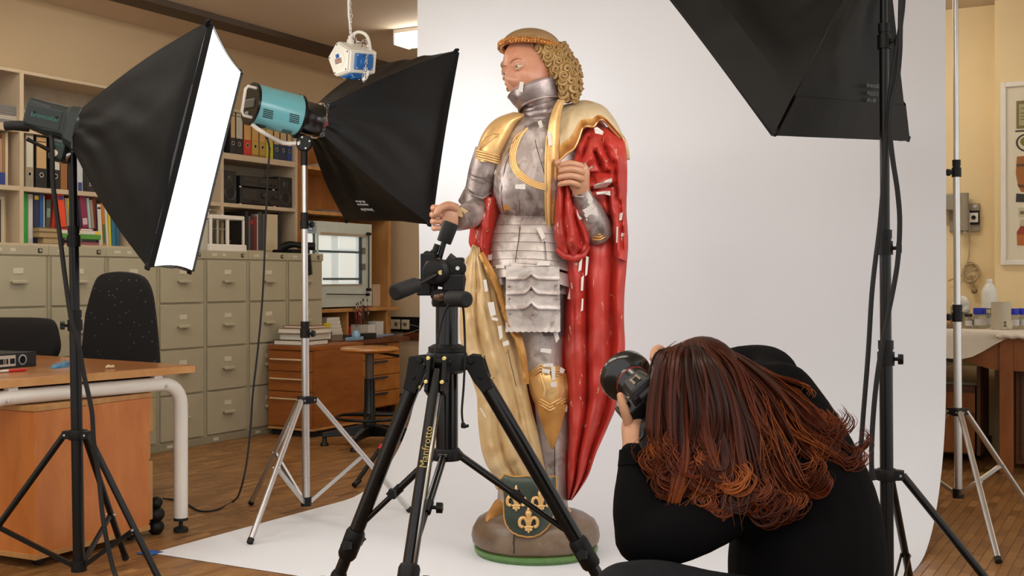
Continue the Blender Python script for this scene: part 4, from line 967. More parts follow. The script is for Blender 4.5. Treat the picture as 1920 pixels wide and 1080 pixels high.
# black stand at the right (softbox C)
cc = P(1664, 1200, 3.5)
light_stand('tall black light stand beside the crouching photographer, big dark softbox on top', (cc.x, cc.y), [V((cc.x+.42, cc.y-.14, 0)), V((cc.x+.22, cc.y+.40, 0)), V((cc.x-.38, cc.y+.05, 0))], .515, .07, 2.0, [.885, 1.215, 1.83], m_blk, m_blkp, r0=.0195, leg_r=.012, brace_f=.4, double=True, kd=(1, -.4, 0), lean=(-.006, 0))
# silver stand at the far right
cd = P(1797, 1006, 5.15)
light_stand('bare silver light stand in front of the cloth covered table', (cd.x, cd.y), [G(1872, 1058), V((cd.x-.25, cd.y+.45, 0)), V((cd.x+.43, cd.y+.20, 0))], .515, .157, 2.62, [.955, 1.59, 2.5], m_alu, m_blkp, r0=.0175, leg_r=.0125, brace_f=.5, double=False, kd=(-1, -.2, 0), lean=(-.006, 0))
# dark folded leg seen behind (third little stand)
a_, b_ = P(741, 800, 6.5), G(664, 915)
root = thing('folded_stand', 'thin dark stand leg with red ring on the floor behind the backdrop edge', 'stand', b_)
mb = MB(); mb.cyl(b_+V((0, 0, .012)), a_, .012); mb.build('leg', m_blkp, root)
mb = MB(); q = P(725, 832, 6.2); q = b_.lerp(a_, .64); e = (a_-b_).normalized(); mb.cyl(q-e*.018, q+e*.018, .0165); mb.build('red_ring', bmat((190, 30, 44)), root)
mb = MB(); mb.cyl(b_+V((0, 0, .014))-e*.0, b_+e*.06, .015); mb.build('foot', m_rub, root)
a2 = a_+V((.12, .15, -a_.z+.02)); mb = MB(); mb.cyl(a_, V((a_.x+.3, a_.y+.25, .012)), .012); mb.build('leg', m_blkp, root)
mb = MB(); mb.cyl(a_, V((a_.x+.1, a_.y-.25+.5, .012)), .012); mb.build('leg', m_blkp, root)

# ================================================================ SOFTBOXES
def softbox(label, par, mglow, sag=.02, folds=4, seed=0, group=None):
    px, py, d, az, th, ro, Wd, Hd, L = par
    r = P(px, py, d); a = V((math.cos(az)*math.cos(th), math.sin(az)*math.cos(th), -math.sin(th)))
    h = V((-math.sin(az), math.cos(az), 0)); u = a.cross(h); u = u if u.z > 0 else -u
    h2 = h*math.cos(ro)+u*math.sin(ro); u2 = u*math.cos(ro)-h*math.sin(ro); c = r+a*L
    root = thing('softbox', label, 'softbox', r)
    rng = random.Random(seed); q = [(-1, 1), (1, 1), (1, -1), (-1, -1)]
    cor = [c+h2*(sx*Wd/2)+u2*(sy*Hd/2) for sx, sy in q]; rs = .075
    inn = [r+h2*(sx*rs)+u2*(sy*rs) for sx, sy in q]
    for k in range(4):
        i0, i1, o0, o1 = inn[k], inn[(k+1) % 4], cor[k], cor[(k+1) % 4]
        nrm = (i1-i0).cross(o0-i0).normalized()
        if nrm.dot((i0+i1)/2-r) < 0: nrm = -nrm
        g = []; ph = rng.random()*6
        for i in range(25):
            t = i/24; row = []
            bulge = (.03 if seed != 5 else .0)*math.sin(PI*t)
            for j in range(25):
                w = j/24; p = i0.lerp(i1, w).lerp(o0.lerp(o1, w), t)
                edge = math.sin(PI*w)
                edge *= max(0, min(1, (.84-t)/.2)) if seed == 5 else 1
                dz = .004*edge-edge*sag*math.sin(PI*min(1, t*1.1))*1.6
                dz += edge*.008*noise.noise(V((t*2.2+ph, w*7+t*2.5, seed)))+edge*.010*max(0, noise.noise(V((t*1.3, w*5-t*3+ph, seed+4))))
                if t > .999: p = p-(c-p).normalized()*0 + ((c-p)*.03*edge)
                axp = r+a*(p-r).dot(a); row.append(p+(p-axp).normalized()*bulge*.8+nrm*dz)
            g.append(row)
        mb = MB(); mb.sheet(g, -.003); mb.build('side_panel', m_cloth_blk, root)
    if seed == 5:
        for k in range(4):     # loose skirt over the front edge
            i0, i1, o0, o1 = inn[k], inn[(k+1) % 4], cor[k], cor[(k+1) % 4]; nrm = (i1-i0).cross(o0-i0).normalized(); nrm = nrm if nrm.dot((i0+i1)/2-r) > 0 else -nrm
            mb = MB(); mb.sheet([[i0.lerp(i1, j/20).lerp(o0.lerp(o1, j/20), t)+nrm*(.007+.003*noise.noise(V((j*.5, t*9, k)))) for j in range(21)] for t in (.80, .85, .9, .95, 1.02)], -.003); mb.build('skirt', m_cloth_blk, root)
    mb = MB()
    for k in range(4):     # lip around the front
        o0, o1 = cor[k], cor[(k+1) % 4]; n_ = 13
        rows = [[], []]
        for j in range(n_):
            p = o0.lerp(o1, j/(n_-1)); p = p+(c-p)*.03*math.sin(PI*j/(n_-1)); rows[0].append(p); rows[1].append(p+a*.020+(c-p).normalized()*.003)
        mb.sheet(rows, .003)
    mb.build('front_lip', m_cloth_blk, root)
    mb = MB(); n_ = 13; edge = []
    for k in range(4):
        o0, o1 = cor[k], cor[(k+1) % 4]
        for j in range(n_-1):
            p = o0.lerp(o1, j/(n_-1)); edge.append(p+(c-p)*(.010+.03*math.sin(PI*j/(n_-1)))+a*.010)
    m_ = len(edge); vs_ = edge+[c+(p-c)*.5+a*.008 for p in edge]+[c+a*.008]
    fs_ = [(i, (i+1) % m_, m_+(i+1) % m_, m_+i) for i in range(m_)]+[(m_+i, m_+(i+1) % m_, 2*m_) for i in range(m_)]
    mb.add(vs_, fs_, True); mb.build('diffuser', mglow, root)
    mb = MB(); mb.lathe([(.07, -.012), (.085, -.012), (.085, .012), (.07, .012), (.07, -.012)], 28, frame(r, a)); mb.build('speed_ring', m_chrome if seed == 1 else m_blk, root)
    mb = MB()
    for k in range(4): mb.tube([inn[k]+a*.006, inn[k].lerp(cor[k], .5)-a*.0, cor[k]-(cor[k]-c).normalized()*.006], .003, 6)
    mb.build('rib', m_blk, root)
    for k in range(4):
        mb = MB(); p = cor[k]; e = (p-c).normalized(); mb.tube([p-e*.012, p+e*.006, p+e*.014+a*.008], [.012, .010, .004], 8); mb.build('corner_tip', m_cloth_blk, root)
    return root, r, a, h2, u2, c, cor
PA = [156.8, 245.9, 4.251, .113, .233, -.012, .866, .830, .415]
PB = [600, 227, 5.403, .627, .147, .058, .804, .797, .420]
PC = [1614.8, -106.1, 3.529, 2.307, .664, -.081, .793, .808, .405]
sbA = softbox('lit softbox with glowing white front over the desk', PA, m_glowA, .004, seed=2)
sbB = softbox('black softbox on the turquoise lamp, seen from behind', PB, m_glowB, .022, seed=1)
sbC = softbox('big dark softbox hanging into view above the photographer', PC, m_glowC, .016, seed=5)
def print_on(sb, k, tu, tv, size, lines, m, flip=False, rotk=0):
    root, r, a, h2, u2, c, cor = sb
    rs = .075; q = [(-1, 1), (1, 1), (1, -1), (-1, -1)]; inn = [r+h2*(sx*rs)+u2*(sy*rs) for sx, sy in q]
    i0, i1, o0, o1 = inn[k], inn[(k+1) % 4], cor[k], cor[(k+1) % 4]
    p = i0.lerp(i1, tv).lerp(o0.lerp(o1, tv), tu); p2 = i0.lerp(i1, tv+.02).lerp(o0.lerp(o1, tv+.02), tu); p3 = i0.lerp(i1, tv).lerp(o0.lerp(o1, tv), tu+.03)
    x = (p2-p).normalized()*(-1 if flip else 1); n_ = x.cross((p3-p)).normalized()
    if n_.dot((i0+i1)/2-r) < 0: n_ = -n_
    y = n_.cross(x)
    for i, (s, sz) in enumerate(lines):
        T = frame3(p+n_*.012-y*(sum(l[1] for l in lines[:i])*1.15), x, y, n_); text(s, sz, T, m, root, 'printed_label')
print_on(sbB, 2, .83, .42, 0, [('broncolor', .030), ('PULSOFLEX EM', .016), ('80 x 80 cm', .020)], m_white_print, True)

print_on(sbC, 2, .70, .66, 0, [('broncolor', .022), ('PULSO 8', .018), ('80 x 80', .018)], mat('faded_print', (96, 108, 100), .5, var=0))
# ---- flash head A
def head_frame(sb): return frame3(sb[1], sb[3], sb[4], sb[2])
MA = head_frame(sbA)   # local z = axis, y = up, x = h (away)
root = thing('studio_flash', 'dark green grey studio flash head behind the lit softbox', 'flash', sbA[1])
m_fl = mat('flash_grey', (36, 42, 40), .5, var=.08)
mb = MB(); T = MA
ring = lambda z, w, h, y0: [(x*w, y0+y*h, z) for x, y in [(-1, -.7), (-.75, -1), (.75, -1), (1, -.7), (1, .7), (.75, 1), (-.75, 1), (-1, .7)]]
mb.loft([ring(z, w, h, y0) for z, w, h, y0 in ((-.20, .045, .045, .02), (-.195, .055, .055, .018), (-.12, .055, .06, .01), (-.06, .055, .058, .012), (-.045, .066, .07, .005), (-.01, .076, .08, 0))], smooth=False, M=T)
mb.build('housing', m_fl, root, bevel=.005)
mb = MB(); mb.lathe([(.0, -.012), (.082, -.012), (.085, -.006), (.085, .0), (.07, .004)], 28, T); mb.build('bayonet_ring', m_blkp, root)
mb = MB(T); mb.box(-.0575, -.0555, -.025, .045, -.185, -.07); sp = mb.build('side_plate', mat('flash_plate', (30, 38, 36), .35), root, bevel=.002)
mb = MB()
for zz in (-.165, -.085): mb.lathe([(.006, 0), (.006, .002), (0, .002)], 10, T @ frame((-.0575, .02, zz), (-1, 0, 0)))
mb.build('screw', m_gap, sp)
Tx = T @ frame3((-.059, .012, -.125), (0, 0, 1), (0, 1, 0), (-1, 0, 0)); text('broncolor', .024, Tx, m_teal_print, root)
mb = MB(T); mb.box(-.05, .05, -.13, -.05, -.09, -.035); br = mb.build('bracket', m_fl, root, bevel=.012)
Tx = T @ frame3((-.052, -.072, -.06), (0, 0, 1), (0, 1, 0), (-1, 0, 0)); text('pulso 2', .012, Tx, m_teal_print, root)
mb = MB(); mb.lathe([(.012, 0), (.012, .006), (0, .007)], 14, T @ frame((-.05, -.105, -.065), (-1, 0, 0))); mb.build('pivot_button', mat('button_cream', (200, 190, 170), .5), br)
mb = MB(); mb.tube([T @ V((-.055, -.10, -.08)), T @ V((-.075, -.09, -.12)), T @ V((-.08, -.08, -.16))], [.008, .006, .008], 8); mb.build('lever', m_blkp, br)
pt = V((ca.x-.016*1.5, ca.y, 1.50)); mb = MB(); mb.cyl(T @ V((0, -.12, -.065)), V((ca.x-.024, ca.y, 1.552)), .020, .014); mb.build('spigot', m_alu, root)
mb = MB(); mb.tube([T @ V((0, -.03, -.19)), T @ V((-.0, -.04, -.24)), T @ V((0, -.05, -.27))], [.02, .018, .016], 10); mb.build('cable_boot', m_rub, root)
# cable of flash A
pth = [P(82, 236, 4.28), P(95, 255, 4.2), P(98, 290, 4.18), P(100, 350, 4.18), P(112, 440, 4.18), P(122, 520, 4.17), P(134, 600, 4.16), P(146, 640, 4.16), P(158, 705, 4.17), P(172, 770, 4.17), P(176, 830, 4.17), P(186, 900, 4.18), P(195, 985, 4.15), P(215, 1075, 4.13), P(240, 1125, 4.02)]
pth[-1].z = .012
mb = MB(); mb.tube(cr([tuple(p) for p in pth], 6), .0085, 8); o = mb.build('flash_cable', m_rub, None, origin=pth[-1]); tag(o, 'thick black cable running down the stand in front of desk', 'cable')
mb = MB(); p = P(176, 820, 4.17); mb.cyl(p-V((0, 0, .016)), p+V((0, 0, .016)), .013); mb.build('cable_tie', m_blkp, o) if False else None

# ---- turquoise lamp B
MBm = head_frame(sbB)
root = thing('studio_lamp', 'turquoise cylindrical studio lamp with vent slots and white handle', 'lamp', sbB[1])
m_tq = mat('turquoise_enamel', (112, 186, 196), .28, .0, var=.03, coat=.6)
T = MBm; R0 = .093
mb = MB(); mb.lathe([(R0, -.335), (R0, -.115)], 44, T); body = mb.build('body', m_tq, root)
for z in (-.34, -.115):
    mb = MB(); mb.lathe([(R0-.01, z-.006), (R0+.003, z-.006), (R0+.003, z+.006), (R0-.01, z+.006)], 44, T); mb.build('black_rim', m_blk, root)
mb = MB(); mb.lathe([(0, -.342), (R0-.002, -.342)], 44, T); bk = mb.build('back_plate', m_blkp, root)
mb = MB(T); mb.box(-.05, .05, -.02, .02, -.352, -.342); mb.build('control_panel', mat('panel_grey', (96, 94, 90), .5), bk, bevel=.003)
mb = MB(T); mb.box(-.0, .035, -.055, -.035, -.350, -.342); mb.build('socket', mat('panel_light', (150, 146, 140), .5), bk, bevel=.002)
mb = MB(); hp = [T @ V((-.045, y, z)) for y, z in ((.065, -.342), (.065, -.385), (.05, -.395), (-.05, -.395), (-.065, -.385), (-.065, -.342))]
mb.tube(hp, .007, 8); mb.build('carry_handle', m_white, root)
mb = MB(); mb.lathe([(R0-.012, -.11), (.076, -.105), (.074, -.02), (.08, -.012), (.086, 0)], 40, T); mb.build('front_barrel', mat('gloss_black', (10, 10, 10), .28, coat=.3, var=0), root)
# vent slots: four groups of short slots facing the camera side
for (zc, ac) in ((-.29, 205), (-.165, 200), (-.29, 258), (-.165, 254)):
    mb = MB()
    for i in range(5):
        a0 = math.radians(ac+(i-2)*5.2); 
        n_ = V((math.cos(a0), math.sin(a0), 0)); s_ = V((-math.sin(a0), math.cos(a0), 0))
        c_ = n_*(R0+.0004)+V((0, 0, zc+(i-2)*.002))
        vs_ = [c_+s_*(y*.0022)+V((0, 0, z*.024)) for y, z in ((-1, -1), (1, -1), (1, 1), (-1, 1))]
        v2 = [p-n_*.003 for p in vs_]; mb.loft([v2, vs_], smooth=False, M=T)
    mb.build('vent_slots', m_gap, body)
# yoke and pivot
pv = V((cb.x-.006*1.6, cb.y, 1.715))
mb = MB(); a0 = T @ V((-.03, -R0-.002, -.33)); mb.tube(cr([tuple(a0), tuple(a0+V((.05, -.02, -.035))), tuple(pv+V((-.09, -.03, -.0))), tuple(pv+V((-.01, -.03, .0)))], 6), .010, 8, flat=1); mb.build('yoke', m_white, root)
mb = MB(); mb.lathe([(0, -.045), (.03, -.045), (.036, -.03), (.036, .026), (.033, .032), (0, .033)], 28, frame(pv, (.15, -1, 0))); pvo = mb.build('tilt_joint', m_blkp, root)
mb = MB()
for k in range(4): mb.lathe([(.005, 0), (.004, .002), (0, .002)], 8, frame(pv, (.15, -1, 0)) @ Matrix.Translation((.026*math.cos(k*PI/2+.3), .026*math.sin(k*PI/2+.3), .033)))
mb.build('screw', m_alu, pvo)
fr = frame(pv, (.15, -1, 0)); text('TILT', .008, fr @ Matrix.Translation((0, .010, .0335)), m_white_print, root) if False else None
mb = MB(); mb.cyl(pv+V((0, 0, .03)), T @ V((.0, -R0, -.12)), .012); mb.build('stud', m_blkp, root)
mb = MB(); mb.cyl(pv-V((0, 0, .03)), pv-V((0, 0, .10)), .016); mb.build('spigot_socket', m_blkp, root)
# cable from the lamp to the floor and the plug block
pth = [T @ V((.01, -.05, -.352)), P(502, 262, 5.2), P(502, 330, 5.2), P(498, 420, 5.2), P(496, 480, 5.2), P(492, 560, 5.2), P(484, 650, 5.2), P(474, 740, 5.2), P(470, 800, 5.2), P(462, 870, 5.15), P(452, 915, 5.2), G(440, 938, .01), G(405, 956, .006), G(375, 958, .006), G(355, 948, .006), G(335, 940, .006), G(318, 936, .006), G(306, 935, .02)]
mb = MB(); mb.tube(cr([tuple(p) for p in pth], 6), .0045, 8); o = mb.build('lamp_cable', m_rub, None, origin=pth[11]); tag(o, 'thin black cable hanging from the turquoise lamp to the floor', 'cable')
# thin cable beside silver stand, from telephone
pth = [P(588, 486, 8.45), P(588, 560, 8.45), P(586, 620, 8.45), P(583, 636, 8.45)]
# ---- right stand cables and clamp
for pts, lb in (([(1690, -20), (1688, 60), (1687, 100), (1682, 150), (1672, 190), (1668, 240), (1674, 300), (1683, 360), (1687, 420), (1682, 500), (1665, 590), (1655, 640), (1643, 720), (1636, 800), (1634, 870), (1638, 900)], 'black cable looping beside the tall stand and down to its collar'),
                ([(1672, 150), (1664, 230), (1658, 320), (1650, 420), (1640, 500), (1634, 560), (1628, 660), (1620, 760), (1612, 860), (1600, 960), (1590, 1200)], 'black cable hanging straight behind the photographer, beside the tall stand')):
    pth = [tuple(P(x, y, 3.42 if 'loop' in lb else 3.44)) for x, y in pts]
    pth = [tuple(head_frame(sbC) @ V((.02 if 'loop' in lb else -.02, -.02, -.25))), tuple(P(1700, -160, 3.40))]+pth
    if 'straight' in lb: pth[1:2] = [tuple(P(1704, -150, 3.43)), tuple(P(1692, 20, 3.44))]
    if 'straight' in lb: pth[-1] = tuple(G(1585, 1232, .012))
    mb = MB(); mb.tube(cr(pth, 5), .0075, 8); o = mb.build('flash_cable', m_rub, None, origin=pth[-1]); tag(o, lb, 'cable')
MC = head_frame(sbC)
root = thing('studio_flash', 'flash head on the tall black stand above the photographer, out of view', 'flash', sbC[1])
mb = MB(); mb.lathe([(0, -.25), (.06, -.25), (.065, -.2), (.065, -.03), (.08, -.01), (.085, 0)], 24, MC); mb.build('housing', m_fl, root)
mb = MB(); mb.cyl(MC @ V((0, 0, -.12)), V((cc.x-.012, cc.y, 1.99)), .018); mb.build('bracket', m_blkp, root)
# ================================================================ HANGING POWER BOX
dX = 5.0; pcx = P(659, 113, dX)
root = thing('power_cube', 'white and blue hanging socket cube on a chain under the ceiling', 'power box', V((pcx.x, pcx.y, pcx.z)))
m_pw = mat('power_white', (224, 220, 208), .4, var=.02); m_bl = mat('power_blue', (14, 92, 160), .35, var=.08)
# pentagonal prism: its side faces carry sockets, axis points toward the viewer's lower side
ax_ = V((-.66, -.74, -.08)).normalized(); T = frame(pcx, ax_) @ Matrix.Rotation(math.radians(6), 4, 'Z')
pent = [(.078*math.cos(math.radians(90+72*k)), .078*math.sin(math.radians(90+72*k))) for k in range(5)]
mb = MB(); mb.prism(pent, -.085, .062, T); mb.build('housing', m_pw, root, bevel=.006)
inner = [(x*.92, y*.92) for x, y in pent]; mb = MB(); mb.prism(inner, .062, .070, T); fp = mb.build('front_plate', m_pw, root, bevel=.003)
mb = MB(); mb.lathe([(.037, .070), (.037, .072), (.034, .0725), (0, .0725)], 28, T); mb.build('disc', m_pw, fp)
mb = MB(T); mb.box(-.022, .02, -.018, .004, .0726, .0735); mb.build('type_label', mat('label_silver', (150, 120, 110), .5, var=.2, scale=90), fp)
mb = MB(T); mb.box(-.012, .008, .006, .022, .0726, .074); mb.build('blue_mark', m_bl, fp)
mb = MB()
for x, y in pent: mb.lathe([(.0035, .070), (.003, .0715), (0, .0715)], 8, T @ Matrix.Translation((x*.8, y*.8, 0)))
mb.build('screw', m_gap, fp)
for k in range(5):
    a0, a1 = V((*pent[k], 0)), V((*pent[(k+1) % 5], 0)); mid = (a0+a1)/2; n_ = mid.normalized()
    S = T @ frame3(mid+V((0, 0, -.012)), (a1-a0).normalized(), V((0, 0, 1)), (a1-a0).normalized().cross(V((0, 0, 1))))
    if S.to_3x3() @ V((0, 0, 1)) @ (T.to_3x3() @ n_) < 0: S = S @ Matrix.Rotation(PI, 4, 'Y')
    if k in (0, 4): continue
    mb = MB(S); mb.box(-.034, .034, -.05, .05, -.003, .010); so = mb.build('socket_cover', m_bl, root, bevel=.005)
    mb = MB(); mb.lathe([(.026, .010), (.024, .015), (0, .016)], 24, S); mb.build('flap', m_bl, so)
    mb = MB()
    for x in (-.027, .027):
        for y in (-.042, .042): mb.lathe([(.0035, .010), (.003, .012), (0, .012)], 8, S @ Matrix.Translation((x, y, 0)))
    mb.build('screw', m_alu, so)
gl = P(657, 80, dX); mb = MB(); mb.cyl(gl-V((0, 0, .02)), gl+V((0, 0, .012)), .016); mb.cyl(gl+V((0, 0, .012)), gl+V((0, 0, .028)), .011); mb.build('cable_gland', m_pw, root)
# supply cable looping, chain
pth = [tuple(P(656, 76, dX)), tuple(P(659, 68, dX)), tuple(P(672, 60, dX)), tuple(P(688, 68, dX)), tuple(P(694, 95, dX)), tuple(P(692, 125, dX)), tuple(P(686, 146, dX)), tuple(P(680, 148, dX-.01))]
mb = MB(); mb.tube(cr(pth, 6), .0075, 8); mb.build('supply_cable', m_pw, root)
ctop = V((P(655, 0, dX).x, dX, 2.838))
pth = [tuple(P(658, 66, dX)), tuple(P(656, 40, dX)), tuple(P(654, 0, dX)), tuple(ctop)]
mb = MB(); mb.tube(cr(pth, 4), .006, 8); mb.build('supply_cable', m_pw, root)
def chain(pts, name='chain_link', ln=.022):
    path = [V(p) for p in cr([tuple(p) for p in pts], 10)]; L_ = 0; i = 0; k = 0; nxt = 0
    link_mesh = None
    for q in range(len(path)-1):
        seg = (path[q+1]-path[q]).length
        while nxt <= L_+seg:
            p = path[q].lerp(path[q+1], (nxt-L_)/seg if seg else 0); t = (path[q+1]-path[q]).normalized(); fr_ = frame(p, t) @ Matrix.Rotation(PI/2*(k % 2), 4, 'Z')
            mb = MB(fr_); pts_ = [(.0045*math.cos(a), 0, ln*.42*math.sin(a)+.0) for a in [2*PI*j/10 for j in range(10)]]
            mb.tube(pts_, .0013, 5, closed=True); mb.build(name, m_alu, root); nxt += ln*.62; k += 1
        L_ += seg
chain([P(659, 72, dX-.005), P(657, 50, dX-.005), P(659, 30, dX-.01), P(657, 0, dX-.01), V((ctop.x+.004, dX-.01, 2.835))])
chain([P(664, 66, dX-.02), P(672, 80, dX-.03), P(686, 76, dX-.03), P(689, 95, dX-.04), P(686, 120, dX-.05), P(681, 145, dX-.05), P(683, 152, dX-.04), P(686, 138, dX-.03), P(688, 110, dX-.03)])
mb = MB(); mb.tube([P(658, 62, dX), P(640, 82, dX-.02)], .0022, 6); mb.tube([P(660, 62, dX), P(680, 80, dX), P(678, 90, dX)], .0022, 6); mb.build('hook_wire', mat('rusty_wire', (110, 60, 40), .6), root)
# ================================================================ BLACK CAMERA TRIPOD
d0 = 3.5; tc_ = P(838, 1213, d0); tx = tc_.x
root = thing('camera_tripod', 'black camera tripod with three-handled pan head, no camera, in front of the statue', 'tripod', (tx, d0, 0))
AP = CH+(HY-668)/F*d0
m_tb = mat('tripod_black', (12, 11, 10), .22, .0, var=.1, coat=.3, spec=.3)
A0 = V((tx, d0, AP))
zsp = CH+(HY-845)/F*d0
mb = MB(); mb.cyl(V((tx, d0, zsp-.02)), V((tx, d0, AP-.03)), .033, n=28); mb.build('column_tube', m_tb, root)
mb = MB(); mb.cyl(V((tx, d0, AP+.03)), V((tx, d0, 1.1+(HY-575)/F*d0)), .0335, n=28); mb.build('centre_column', m_tb, root)
mb = MB(); mb.lathe([(0, zsp-.03), (.040, zsp-.028), (.042, zsp-.0), (.036, zsp+.008), (.0, zsp+.008)], 24, Matrix.Translation((tx, d0, 0))); mb.build('lower_collar', m_blkp, root)
mb = MB(); mb.lathe([(.0, AP-.05), (.045, AP-.05), (.06, AP-.04), (.062, AP+.005), (.058, AP+.012), (.0, AP+.012)], 28, Matrix.Translation((tx, d0, 0)))
mb.lathe([(.036, AP+.012), (.056, AP+.014), (.056, AP+.028), (.04, AP+.036), (.036, AP+.036)], 28, Matrix.Translation((tx, d0, 0)))
cast = mb.build('apex_casting', m_blkp, root)
feet = [V((tx+.60, d0-.02, 0)), V((tx-.42, d0+.36, 0)), V((tx-.24, d0-.56, 0))]
feet[0] = V((P(1205, 0, 3.45).x, 3.45, 0)); feet[1] = V((P(592, 0, 3.62).x, 3.62, 0)); feet[2] = V((P(728, 0, 2.98).x, 2.98, 0))
for k, f in enumerate(feet):
    dh = (V((f.x, f.y, 0))-V((tx, d0, 0))).normalized(); sd = V((-dh.y, dh.x, 0)); top = A0+dh*.075-V((0, 0, .012)); e = (f-top).normalized()
    up_n = sd.cross(e)
    # clevis
    mb = MB()
    for o_ in (-.030, .018):
        a = A0+dh*.03+sd*o_; rings = []
        for q, hw in ((A0+dh*.045-V((0, 0, .01)), .034), (top+dh*.008, .030), (top+e*.06, .024), (top+e*.10, .018)):
            nn = up_n; rings.append([q+sd*o_-nn*hw, q+sd*(o_+.012)-nn*hw, q+sd*(o_+.012)+nn*hw, q+sd*o_+nn*hw])
        mb.loft(rings, smooth=False)
    mb.tube([top-sd*.036, top+sd*.036], .010, 12)
    mb.tube([top+e*.055-sd*.034, top+e*.055+sd*.034], .007, 12)
    cl = mb.build('leg_hinge', m_blkp, root, bevel=.003)
    mb = MB()
    for q in (top+dh*.012, top+e*.075):
        for o_ in (-.024, .024):
            mb.lathe([(.0065, 0), (.006, .003), (.003, .0035)], 10, frame(q+sd*o_*1.0+up_n*.026*(1 if up_n.dot(V((0, -1, .3))) > 0 else -1), (up_n if up_n.dot(V((0, -1, .3))) > 0 else -up_n)))
    mb.build('brass_bolt', mat('brass', (206, 186, 120), .3, .8), cl)
    Lf = (f-top).length
    j1 = top+e*(Lf*.66); 
    mb = MB(); mb.tube([top+e*.03, j1], .0235, 16, flat=.85, up=tuple(sd)); lg = mb.build('leg', m_tb, root)
    mb = MB()
    for o_ in (-.012, .012): mb.cyl(top+e*.1+sd*o_-up_n*0+V((0, -.016, .004)), j1+sd*o_+V((0, -.016, .004)), .0035, n=6)
    mb.build('leg_rib', m_alu, lg) if k == 2 else None
    mb = MB(); mb.tube([j1-e*.045, j1-e*.035, j1+e*.04, j1+e*.05], [.026, .030, .029, .024], 14); mb.cyl(j1-sd*.045, j1+sd*.045, .009, n=10); jc = mb.build('leg_clamp', m_blkp, lg)
    mb = MB(); knob(mb, j1+sd*.028*(1 if k != 1 else -1), sd*(1 if k != 1 else -1), .022, .035); mb.build('clamp_knob', m_blkp, lg); mb = MB(); knob(mb, j1+V((0, -.026, .0)), (-.4, -1, .2), .018, .03); mb.build('clamp_knob', m_blkp, lg)
    j2 = top+e*(Lf*.80)
    mb = MB(); mb.cyl(j1, j2, .019, n=14); mb.cyl(j2, f+V((0, 0, .02)), .015, n=14); mb.build('lower_leg', m_tb, lg)
    mb = MB(); mb.tube([j2-e*.03, j2-e*.02, j2+e*.035], [.022, .025, .024], 14); knob(mb, j2+V((-.02, -.012, .0)), (-1, -.6, .2), .018, .03); mb.build('leg_clamp', m_blkp, lg)
    mb = MB(); mb.cyl(f+V((0, 0, .0)), f+V((0, 0, .035)), .020, n=14); mb.build('rubber_foot', m_rub, lg)
    # brace to the column
    hb = V((tx, d0, zsp-.012))+dh*.036; bp = j1-e*.05
    mb = MB(); mb.tube([hb, hb.lerp(bp, .5)], .0115, 10); mb.tube([hb.lerp(bp, .48), bp], .0085, 10); mb.cyl(hb-sd*.014, hb+sd*.014, .012, n=10); br = mb.build('brace', m_tb, root)
    mb = MB(); q = hb.lerp(bp, .5); knob(mb, q+sd*.008, (1, -.1, 0) if k == 2 else sd, .016, .035); mb.cyl(q-(bp-hb).normalized()*.02, q+(bp-hb).normalized()*.02, .014, n=10); mb.build('brace_knob', m_blkp, br)
f = feet[2]; dh = (V((f.x, f.y, 0))-V((tx, d0, 0))).normalized(); top = A0+dh*.075-V((0, 0, .012)); e = (f-top).normalized(); sd = V((-dh.y, dh.x, 0))
nn = e.cross(V((1, 0, 0))).normalized(); nn = nn if nn.y < 0 else -nn
xx = e; yy = nn.cross(xx)
text('Manfrotto', .030, frame3(top+e*.27+nn*.0245, -xx, -yy, nn), m_gold_print, root, 'gold_lettering')
mb = MB(frame3(top+e*.27+nn*.0235, xx, yy, nn)); mb.box(-.09, .15, .016, .0175, 0, .0008); mb.build('gold_line', m_gold_print, root)
# pan head
def PH(px, py, dd=0): return P(px, py, d0+dd)
hc = PH(838, 575)
mb = MB(); mb.lathe([(0, 0), (.042, 0), (.046, .008), (.046, .02), (0, .02)], 28, Matrix.Translation(hc)); mb.build('pan_base', m_blkp, root)
mb = MB(); mb.lathe([(0, .0205), (.042, .0205), (.042, .036), (0, .036)], 28, Matrix.Translation(hc)); mb.build('pan_scale', mat('scale_grey', (170, 166, 158), .4), root)
mb = MB(); c = PH(838, 552)
mb.box(-.046, .040, -.045, .045, -.012, .010, Matrix.Translation(c)); mb.cyl(PH(820, 556, -.05), PH(850, 556, .05), .022)
mb.box(-.012, .052, -.04, .04, .008, .06, Matrix.Translation(c)); mb.box(.028, .052, -.03, .03, .0, .11, Matrix.Translation(c)); mb.lathe([(0, -.014), (.026, -.014), (.026, .014), (0, .014)], 20, frame(PH(858, 503, -.02), (0, -1, 0)))
mb.build('pan_body', m_blkp, root, bevel=.005)
mb = MB(); mb.lathe([(.006, 0), (.006, .003), (0, .003)], 10, frame(PH(858, 503, -.034), (0, -1, 0))); mb.build('bolt', m_alu, root)
# tilt body
mb = MB(); c = PH(823, 510)
mb.tube([PH(806, 514), PH(828, 512), PH(850, 508)], [.038, .048, .034], 18, flat=.9); mb.lathe([(0, -.03), (.036, -.03), (.040, -.02), (.040, .02), (.034, .036), (.022, .04), (.0, .041)], 28, frame(PH(820, 511, -.03), (-.25, -1, 0)))
mb.tube([PH(835, 490), PH(850, 500), PH(858, 525), PH(856, 552)], [.030, .030, .026, .022], 14)
mb.build('tilt_body', m_blkp, root)
mb = MB(); q = frame(PH(803, 510, -.02), (-.25, -1, 0)); mb.box(-.022, .022, -.065, .055, -.03, .012, q); mb.box(-.03, .012, -.07, -.02, -.02, .02, q); mb.build('plate_clamp', m_blkp, root, bevel=.004)
mb = MB(); mb.lathe([(.011, 0), (.012, .004), (.010, .012), (0, .012)], 14, frame(PH(805, 496, -.035), (-.2, -1, 0))); mb.build('copper_button', mat('copper', (140, 110, 90), .35, .7), root)
